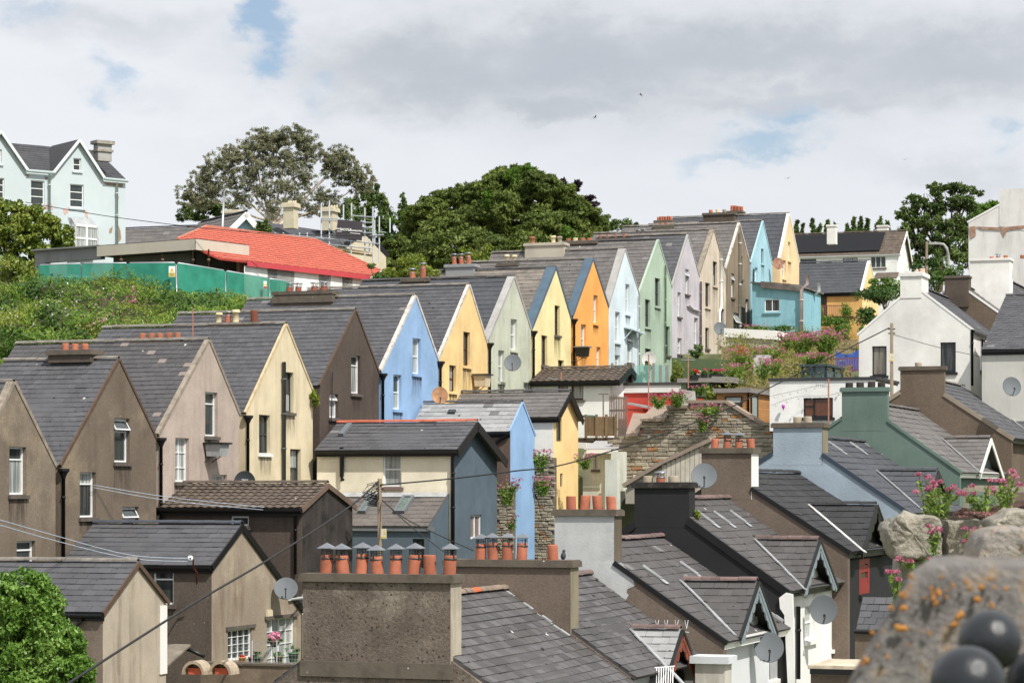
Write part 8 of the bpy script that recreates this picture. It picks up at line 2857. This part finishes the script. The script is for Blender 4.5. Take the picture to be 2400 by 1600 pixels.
build(q, 'roof', mat('mossy_plank', (134, 124, 110), rough=0.95, var=0.25, vs=2, patch=0.4, patch_col=(96, 90, 78)), fr_)
q = MB()
q.tube([O_ + Z * 0.06, O_ + R * 0.85 - Z * 0.12, O_ + R * 1.3 - Z * 0.3], 0.06, 8)
build(q, 'gutter', M_black, fr_)
lt = thing('slate_lean_to', 'small dark slate lean-to roof beside the black house front at lower right', 'lean-to', P(2030, 1480, 66))
O_ = P(2048, 1403, 71.0)
E_ = P(1992, 1472, 69.5)
q = MB()
dd = V * -1.0
e2x = (E_ - O_)
u_ = FM.R * 1.6
vv = Vector((0, 0, -0.85)) - FM.V * 0.9 - FM.R * 0.32
q.boxv(O_, u_, vv, Z * 0.05)
lro = build(q, 'roof', S_main, lt)
nx_ = u_.cross(vv).normalized()
nx_ = nx_ if nx_.z > 0 else -nx_
vx_ = (vv - R * vv.dot(R)).normalized()
slates(lro, O_ + nx_ * 0.06 - R * 0.3, R, 1.9, vx_, vv.length, nx_, 0.34, 0.26, S_main, cap=60)
q = MB()
e0 = O_ + vv - R * 0.02
q.boxv(e0 - Z * 2.5, R * 1.6, V * 0.2, Z * 2.42)
build(q, 'wall', T_tan, lt)
q = MB()
q.tube([e0 - V * 0.06, e0 + R * 1.6 - V * 0.06], 0.06, 8)
build(q, 'gutter', M_black, lt)
fr2 = block('flat_roof_porch', 'low pale pebbled flat roof beside the white front at the bottom right', FM, 66.0, 1900, 2010, 1567, 1640, 2.6, T_tan, [], [], mat('pebbled_felt', (206, 190, 164), rough=0.95, var=0.25, vs=3, patch=0.6, patch_col=(150, 126, 104), patch_s=2), 0.1, 0.06, cat='porch')
q = MB()
q.boxv(fr2['O'] - V * 0.1 - Z * 0.12, R * fr2['w'], V * 0.03, Z * 0.14)
build(q, 'gutter', M_black, fr2['root'])
tk = P(1672, 1552, 60.0)
rt = thing('water_tank', 'white lidded water tank box on the lower terrace roofs', 'water tank', tk - Z * 0.7)
q = MB()
q.boxv(tk - R * 0.36 - V * 0.3 - Z * 0.7, R * 0.72, V * 0.6, Z * 0.7)
build(q, 'body', mat('stained_tank', (196, 190, 178), var=0.15, streak=0.4), rt)
q = MB()
q.boxv(tk - R * 0.47 - V * 0.4, R * 0.94, V * 0.8, Z * 0.17)
build(q, 'lid', mat('tank_lid_white', (206, 212, 214), var=0.06), rt)
hr = thing('metal_handrail', 'white painted metal bars beside the red bargeboards at the bottom', 'railing', P(1570, 1600, 57.5))
for i in range(8):
    q = MB()
    x = 1538 + i * 5.5
    q.tube([P(x, 1605, 57.5), P(x + 1, 1562, 57.5)], 0.012, 5)
    build(q, 'bar', M_white, hr)
q = MB()
q.tube([P(1534, 1564, 57.5), P(1582, 1560, 57.5)], 0.014, 5)
build(q, 'rail', M_white, hr)

# ------------------------------------------------------------------ birds
M_birdc = plain('dark_feathers', (46, 46, 48), 0.8)


def bird(label, x, y, Y, span, bank_, heading):
    c = P(x, y, Y)
    rt = thing('bird', label, 'bird', c, 'birds in flight')
    q = MB()
    f = Vector((cos(heading), sin(heading), 0))
    s = Vector((-sin(heading), cos(heading), 0))
    u = (Z * cos(bank_) + s * sin(bank_)).normalized()
    s = f.cross(u).normalized()
    q.lathe(c - f * span * 0.2, [(0.0, 0), (span * .03, span * .05), (span * .05, span * .18), (span * .045, span * .28), (span * .03, span * .36), (0, span * .43)], 8, axis=f)
    build(q, 'body', M_birdc, rt)
    for sg in (-1, 1):
        q = MB()
        a = c + f * span * 0.1
        b = c - f * span * 0.06
        m1, m2 = a + s * sg * span * .26 + u * span * .14, b + s * sg * span * .26 + u * span * .12
        t_ = c + s * sg * span * .52 + u * span * 0.02 - f * span * .12
        q.add([a, b, m2, m1, t_] + [p - u * span * .012 for p in (a, b, m2, m1, t_)], [(0, 1, 2, 3), (3, 2, 4), (5, 8, 7, 6), (8, 9, 7), (0, 3, 8, 5), (1, 6, 7, 2), (3, 4, 9, 8), (2, 7, 9, 4)])
        build(q, 'wing', M_birdc, rt)
    q = MB()
    b = c - f * span * .18
    q.add([b + s * span * .03, b - s * span * .03, b - f * span * .16 - s * span * .06, b - f * span * .16 + s * span * .06, b + u * span * .01], [(0, 1, 2, 3), (0, 4, 1)])
    build(q, 'tail', M_birdc, rt)


bird('bird gliding over the middle of the sky, left of the upper one', 1395, 275, 150, 0.42, 0.4, 0.3)
bird('uppermost bird, banking with bent wings in mid sky', 1502, 223, 150, 0.46, -0.6, 0.4)
bird('tiny bird below the blue gap on the right', 1847, 418, 170, 0.42, 0.2, 1.1)
bird('tiny bird high above the right-hand trees', 2121, 374, 170, 0.4, 0.1, 1.5)
pc = P(1319, 1317, 57.3)
rt = thing('pigeon', 'grey pigeon standing on the brown stack beside the plain pot', 'bird', pc)
q = MB()
q.lathe(pc + Z * 0.05, [(0.0, 0), (0.035, 0.02), (0.06, 0.07), (0.058, 0.12), (0.035, 0.17), (0.03, 0.185), (0.036, 0.205), (0.03, 0.23), (0.0, 0.245)], 12, axis=Vector((0.12, -0.1, 1)).normalized())
build(q, 'body', plain('pigeon_grey', (72, 74, 84), 0.7, var=0.2), rt)
q = MB()
q.bar(pc + Z * 0.08 + V * 0.04, pc - Z * 0.02 + V * 0.1, 0.05, 0.015)
build(q, 'tail', M_birdc, rt)
q = MB()
for s in (-1, 1):
    q.tube([pc + R * 0.015 * s + Z * 0.06, pc + R * 0.015 * s], 0.005, 4)
q.lathe(pc + Z * 0.265 + R * 0.06 - V * 0.03, [(0.008, -0.015), (0.0, 0.01)], 5, axis=R)
build(q, 'leg', plain('pigeon_leg', (150, 90, 80), 0.6), rt)

# ------------------------------------------------------------------ the parapet the picture is taken over
M_lich = mat('lichened_granite', (160, 155, 150), rough=0.95, var=0.4, vs=30, patch=0.55, patch_col=(200, 150, 60), patch_s=30, spots=0.0, speck=0.45, ss=120, bump=0.8, bs=110)
M_boul = mat('rough_limestone', (170, 162, 146), rough=0.95, var=0.3, vs=5, patch=0.5, patch_col=(112, 104, 92), patch_s=6, speck=0.4, ss=50, bump=1.0, bs=24)
M_lich2 = mat('orange_lichen_stone', (160, 152, 142), rough=0.95, var=0.25, vs=9, patch=0.6, patch_col=(206, 140, 40), patch_s=7, speck=0.3, ss=40, bump=0.7, bs=30)


def rock(mb, pts, depth, Y, rough=0.03, seed=0, dx=0.0, back_up=0.0, res=5):
    """a block of stone from its outline: front face at depth Y, rounded edges, uneven surface"""
    front = [P(x, y, Y) for x, y in pts]
    c = sum(front, Vector()) / len(front)
    n = len(front)
    ring = []
    for i in range(n):                    # subdivide the outline
        a, b = front[i], front[(i + 1) % n]
        ring += [a.lerp(b, t / res) for t in range(res)]
    m = len(ring)
    w = max((p - c).length for p in ring)
    layers = []
    for (sc, dy) in ((0.0, -0.04), (0.3, -0.04), (0.55, -0.038), (0.8, -0.036), (0.95, -0.03), (0.985, -0.012), (1.0, 0.04), (1.0, 0.25), (1.0, 0.55), (0.98, 0.97), (0.8, 1.0)):
        L_ = []
        for p in ring:
            q_ = c + (p - c) * sc
            q_ = q_ + Vector((dx * max(dy, 0), dy * depth, back_up * max(dy, 0) * depth))
            d = noise.noise_vector(q_ * (2.2 / w) + Vector((seed, 0, 0))) * rough * 1.6 + noise.noise_vector(q_ * (6 / w) + Vector((0, seed, 0))) * rough * 0.9 + noise.noise_vector(q_ * (15 / w)) * rough * 0.5
            L_.append(q_ + d)
        layers.append(L_)
    v = [p for L_ in layers for p in L_]
    mb.add(v, [(k * m + i, k * m + (i + 1) % m, (k + 1) * m + (i + 1) % m, (k + 1) * m + i) for k in range(len(layers) - 1) for i in range(m)], True)


par = thing('parapet_wall', 'nearest lichen-spotted stone parapet, out of focus in the lower right corner', 'parapet', P(2250, 1900, 3.8))
q = MB()
rock(q, [(2168, 1318), (2230, 1312), (2420, 1322), (2620, 1330), (2620, 2000), (1780, 2000), (1985, 1600), (2080, 1430), (2122, 1350)], 0.5, 3.7, 0.004, 3.0, dx=0.1, res=8)
build(q, 'stone', M_lich, par)
q = MB()
for x, y, r in ((1245, 760, 50), (1130, 880, 32), (1240, 880, 46), (1215, 1065, 62), (965, 1100, 26), (1070, 1085, 20), (885, 1360, 40), (1545, 825, 44), (1440, 780, 22), (1570, 740, 46), (1690, 675, 24), (1840, 650, 30), (1960, 690, 40), (2090, 690, 24), (1940, 820, 46), (2065, 865, 30), (1760, 945, 50), (1720, 1030, 44),
                (1480, 1115, 26), (1105, 1330, 24), (1300, 690, 30), (1650, 780, 24), (2210, 700, 26), (1500, 700, 20), (2060, 610, 24), (1380, 1080, 14), (1850, 700, 24), (1330, 590, 30), (1600, 600, 20), (1020, 1230, 16), (1290, 1220, 14), (1640, 720, 16)):
    for k in range(3):
        x2, y2, r2 = x + random.gauss(0, r * .35), y + random.gauss(0, r * .3), r * random.uniform(.35, .75)
        c = P(1800 + x2 / 3.92, 1200 + y2 / 3.92, 3.667)
        s_ = r2 / 3.92 * 3.68 / F
        ring = [c + Vector((cos(pi * j / 5), 0, sin(pi * j / 5))) * s_ * random.uniform(.7, 1.25) + Vector((0, 0.006, 0)) for j in range(10)]
        q.add(ring + [c - Vector((0, 0.004, 0))], [(j, (j + 1) % 10, 10) for j in range(10)], True)
build(q, 'lichen', mat('orange_lichen', (206, 138, 36), rough=1.0, var=0.25, vs=60, bump=0.4, bs=200), par, kind='stuff')
bw = thing('boundary_wall', 'old wall of large rough stones with valerian growing on it, right', 'stone wall', P(2250, 1500, 18))
for k, (pts, Yq, dp, m_, rg) in enumerate((([(2083, 1245), (2100, 1215), (2128, 1203), (2185, 1206), (2208, 1224), (2205, 1306), (2170, 1308), (2098, 1304), (2080, 1270)], 17.6, 0.45, M_boul, 0.02), ([(2218, 1222), (2335, 1216), (2345, 1308), (2300, 1316), (2222, 1312)], 17.9, 0.45, M_boul, 0.014),
                                           ([(2330, 1218), (2380, 1196), (2470, 1190), (2480, 1300), (2340, 1300)], 16.5, 0.5, M_boul, 0.02), ([(2108, 1310), (2200, 1312), (2220, 1420), (2112, 1420)], 17.9, 0.4, M_boul, 0.014), ([(2220, 1318), (2420, 1314), (2420, 1420), (2225, 1420)], 18.0, 0.4, M_boul, 0.014),
                                           ([(2110, 1425), (2420, 1425), (2420, 1560), (2108, 1560)], 18.0, 0.4, M_boul, 0.014), ([(2105, 1565), (2420, 1565), (2420, 1800), (2100, 1800)], 18.0, 0.4, M_boul, 0.014))):
    q = MB()
    rock(q, pts, dp, Yq, rg, k * 3.3, res=6)
    build(q, 'stone', m_, bw)
q = MB()
rock(q, [(2115, 1225), (2200, 1214), (2420, 1200), (2420, 1700), (2110, 1700)], 0.3, 18.15, 0.01, 8.0)
build(q, 'wall_core', mat('dark_joint', (58, 52, 44), rough=1.0, var=0.3, vs=6), bw)
q = MB()
rock(q, [(2230, 1212), (2240, 1200), (2310, 1192), (2420, 1178), (2470, 1180), (2470, 1230), (2230, 1226)], 0.3, 18.3, 0.03, 5.0)
build(q, 'soil', mat('dark_soil', (88, 66, 56), rough=1.0, var=0.35, vs=8, bump=0.8), bw)
nb2 = thing('coping_stone', 'orange-lichened coping stone between the parapet and the rough wall', 'stone', P(2350, 1330, 8))
q = MB()
rock(q, [(2280, 1320), (2318, 1252), (2345, 1240), (2440, 1236), (2520, 1240), (2520, 1360), (2275, 1360)], 0.35, 8.0, 0.01, 6.0, res=7)
build(q, 'stone', M_lich2, nb2)
M_iron = mat('dark_iron_paint', (36, 40, 45), rough=0.3, var=0.08, vs=20, spec=0.5, bump=0.15, bs=120)
for lab, x, y, Yq, r_, nx2 in (('nearer dark iron ball finial at the bottom right', 2268, 1600, 3.3, 88, 0), ('upper dark iron ball finial behind the nearer one', 2320, 1502, 3.5, 73, 0), ('iron ball finial cut by the right edge', 2425, 1590, 3.55, 66, 0)):
    c = P(x, y, Yq)
    rr = r_ * Yq / F
    rt = thing('ball_finial', lab, 'finial', c - Z * rr * 3, 'iron ball finials')
    q = MB()
    q.lathe(c, [(rr * sin(pi * i / 20), -rr * cos(pi * i / 20)) for i in range(21)], 36)
    build(q, 'ball', M_iron, rt)
    q = MB()
    q.lathe(c - Z * rr * 3, [(rr * .45, 0), (rr * .45, rr * 1.5), (rr * .6, rr * 1.75), (rr * .35, rr * 2.1)], 18)
    build(q, 'stem', M_iron, rt)
fn = thing('timber_rail', 'weathered timber rail fence beyond the stone wall at the right', 'fence', P(2330, 1180, 40))
M_oldw = mat('old_grey_wood', (156, 144, 126), rough=0.9, var=0.2, vs=4, streak=0.3)
q = MB()
q.bar(P(2268, 1144, 40), P(2440, 1146, 40), 0.06, 0.1)
build(q, 'rail', M_oldw, fn)
for x in (2264, 2344):
    q = MB()
    q.bar(P(x, 1190, 40), P(x, 1142, 40), 0.07, 0.07, R)
    build(q, 'post', M_oldw, fn)
near = [('bushy valerian on top of the rough wall, behind the first boulder', 2200, 1212, 17.9, 0.22, 0.24, 16, (0, 0)), ('sparse valerian with pale leaves right of the bushy one', 2300, 1200, 17.8, 0.2, 0.22, 12, (0, 0)), ('tall valerian at the right end of the rough wall', 2355, 1200, 17.2, 0.14, 0.26, 9, (0, 0)),
        ('valerian growing from the foot of the wall, large pink head at left', 2150, 1340, 17.0, 0.12, 0.1, 5, (-0.02, 0)), ('valerian sprig with pink heads left of the parapet', 2105, 1420, 16.8, 0.08, 0.24, 7, (-0.03, 0)), ('valerian in the joint right of the boulder', 2275, 1318, 17.0, 0.1, 0.22, 9, (0, 0)), ('tall brown-headed valerian stems above the wall', 2170, 1215, 18.2, 0.1, 0.38, 7, (0, 0)), ('valerian before the boulder with a pink head', 2190, 1300, 16.9, 0.06, 0.22, 4, (-0.02, 0))]
for lab, x, y, Yq, w_, h_, n_, ln in near:
    valerian(lab, P(x, y, Yq), w_, h_, max(3, int(n_ * .7)), L_val, M_fval, 'valerian on the near wall', leaf=0.022, head=0.026, petals=60, leaves=34, lean=ln)
shrub('stonecrop', 'reddish stonecrop creeping on the top of the rough wall', P(2300, 1206, 17.7), (0.2, 0.12, 0.02), 700, leaf_mat('stonecrop_leaf', (96, 50, 50), (140, 84, 84), (190, 150, 150), 0.1), 0.008, cat='plant')
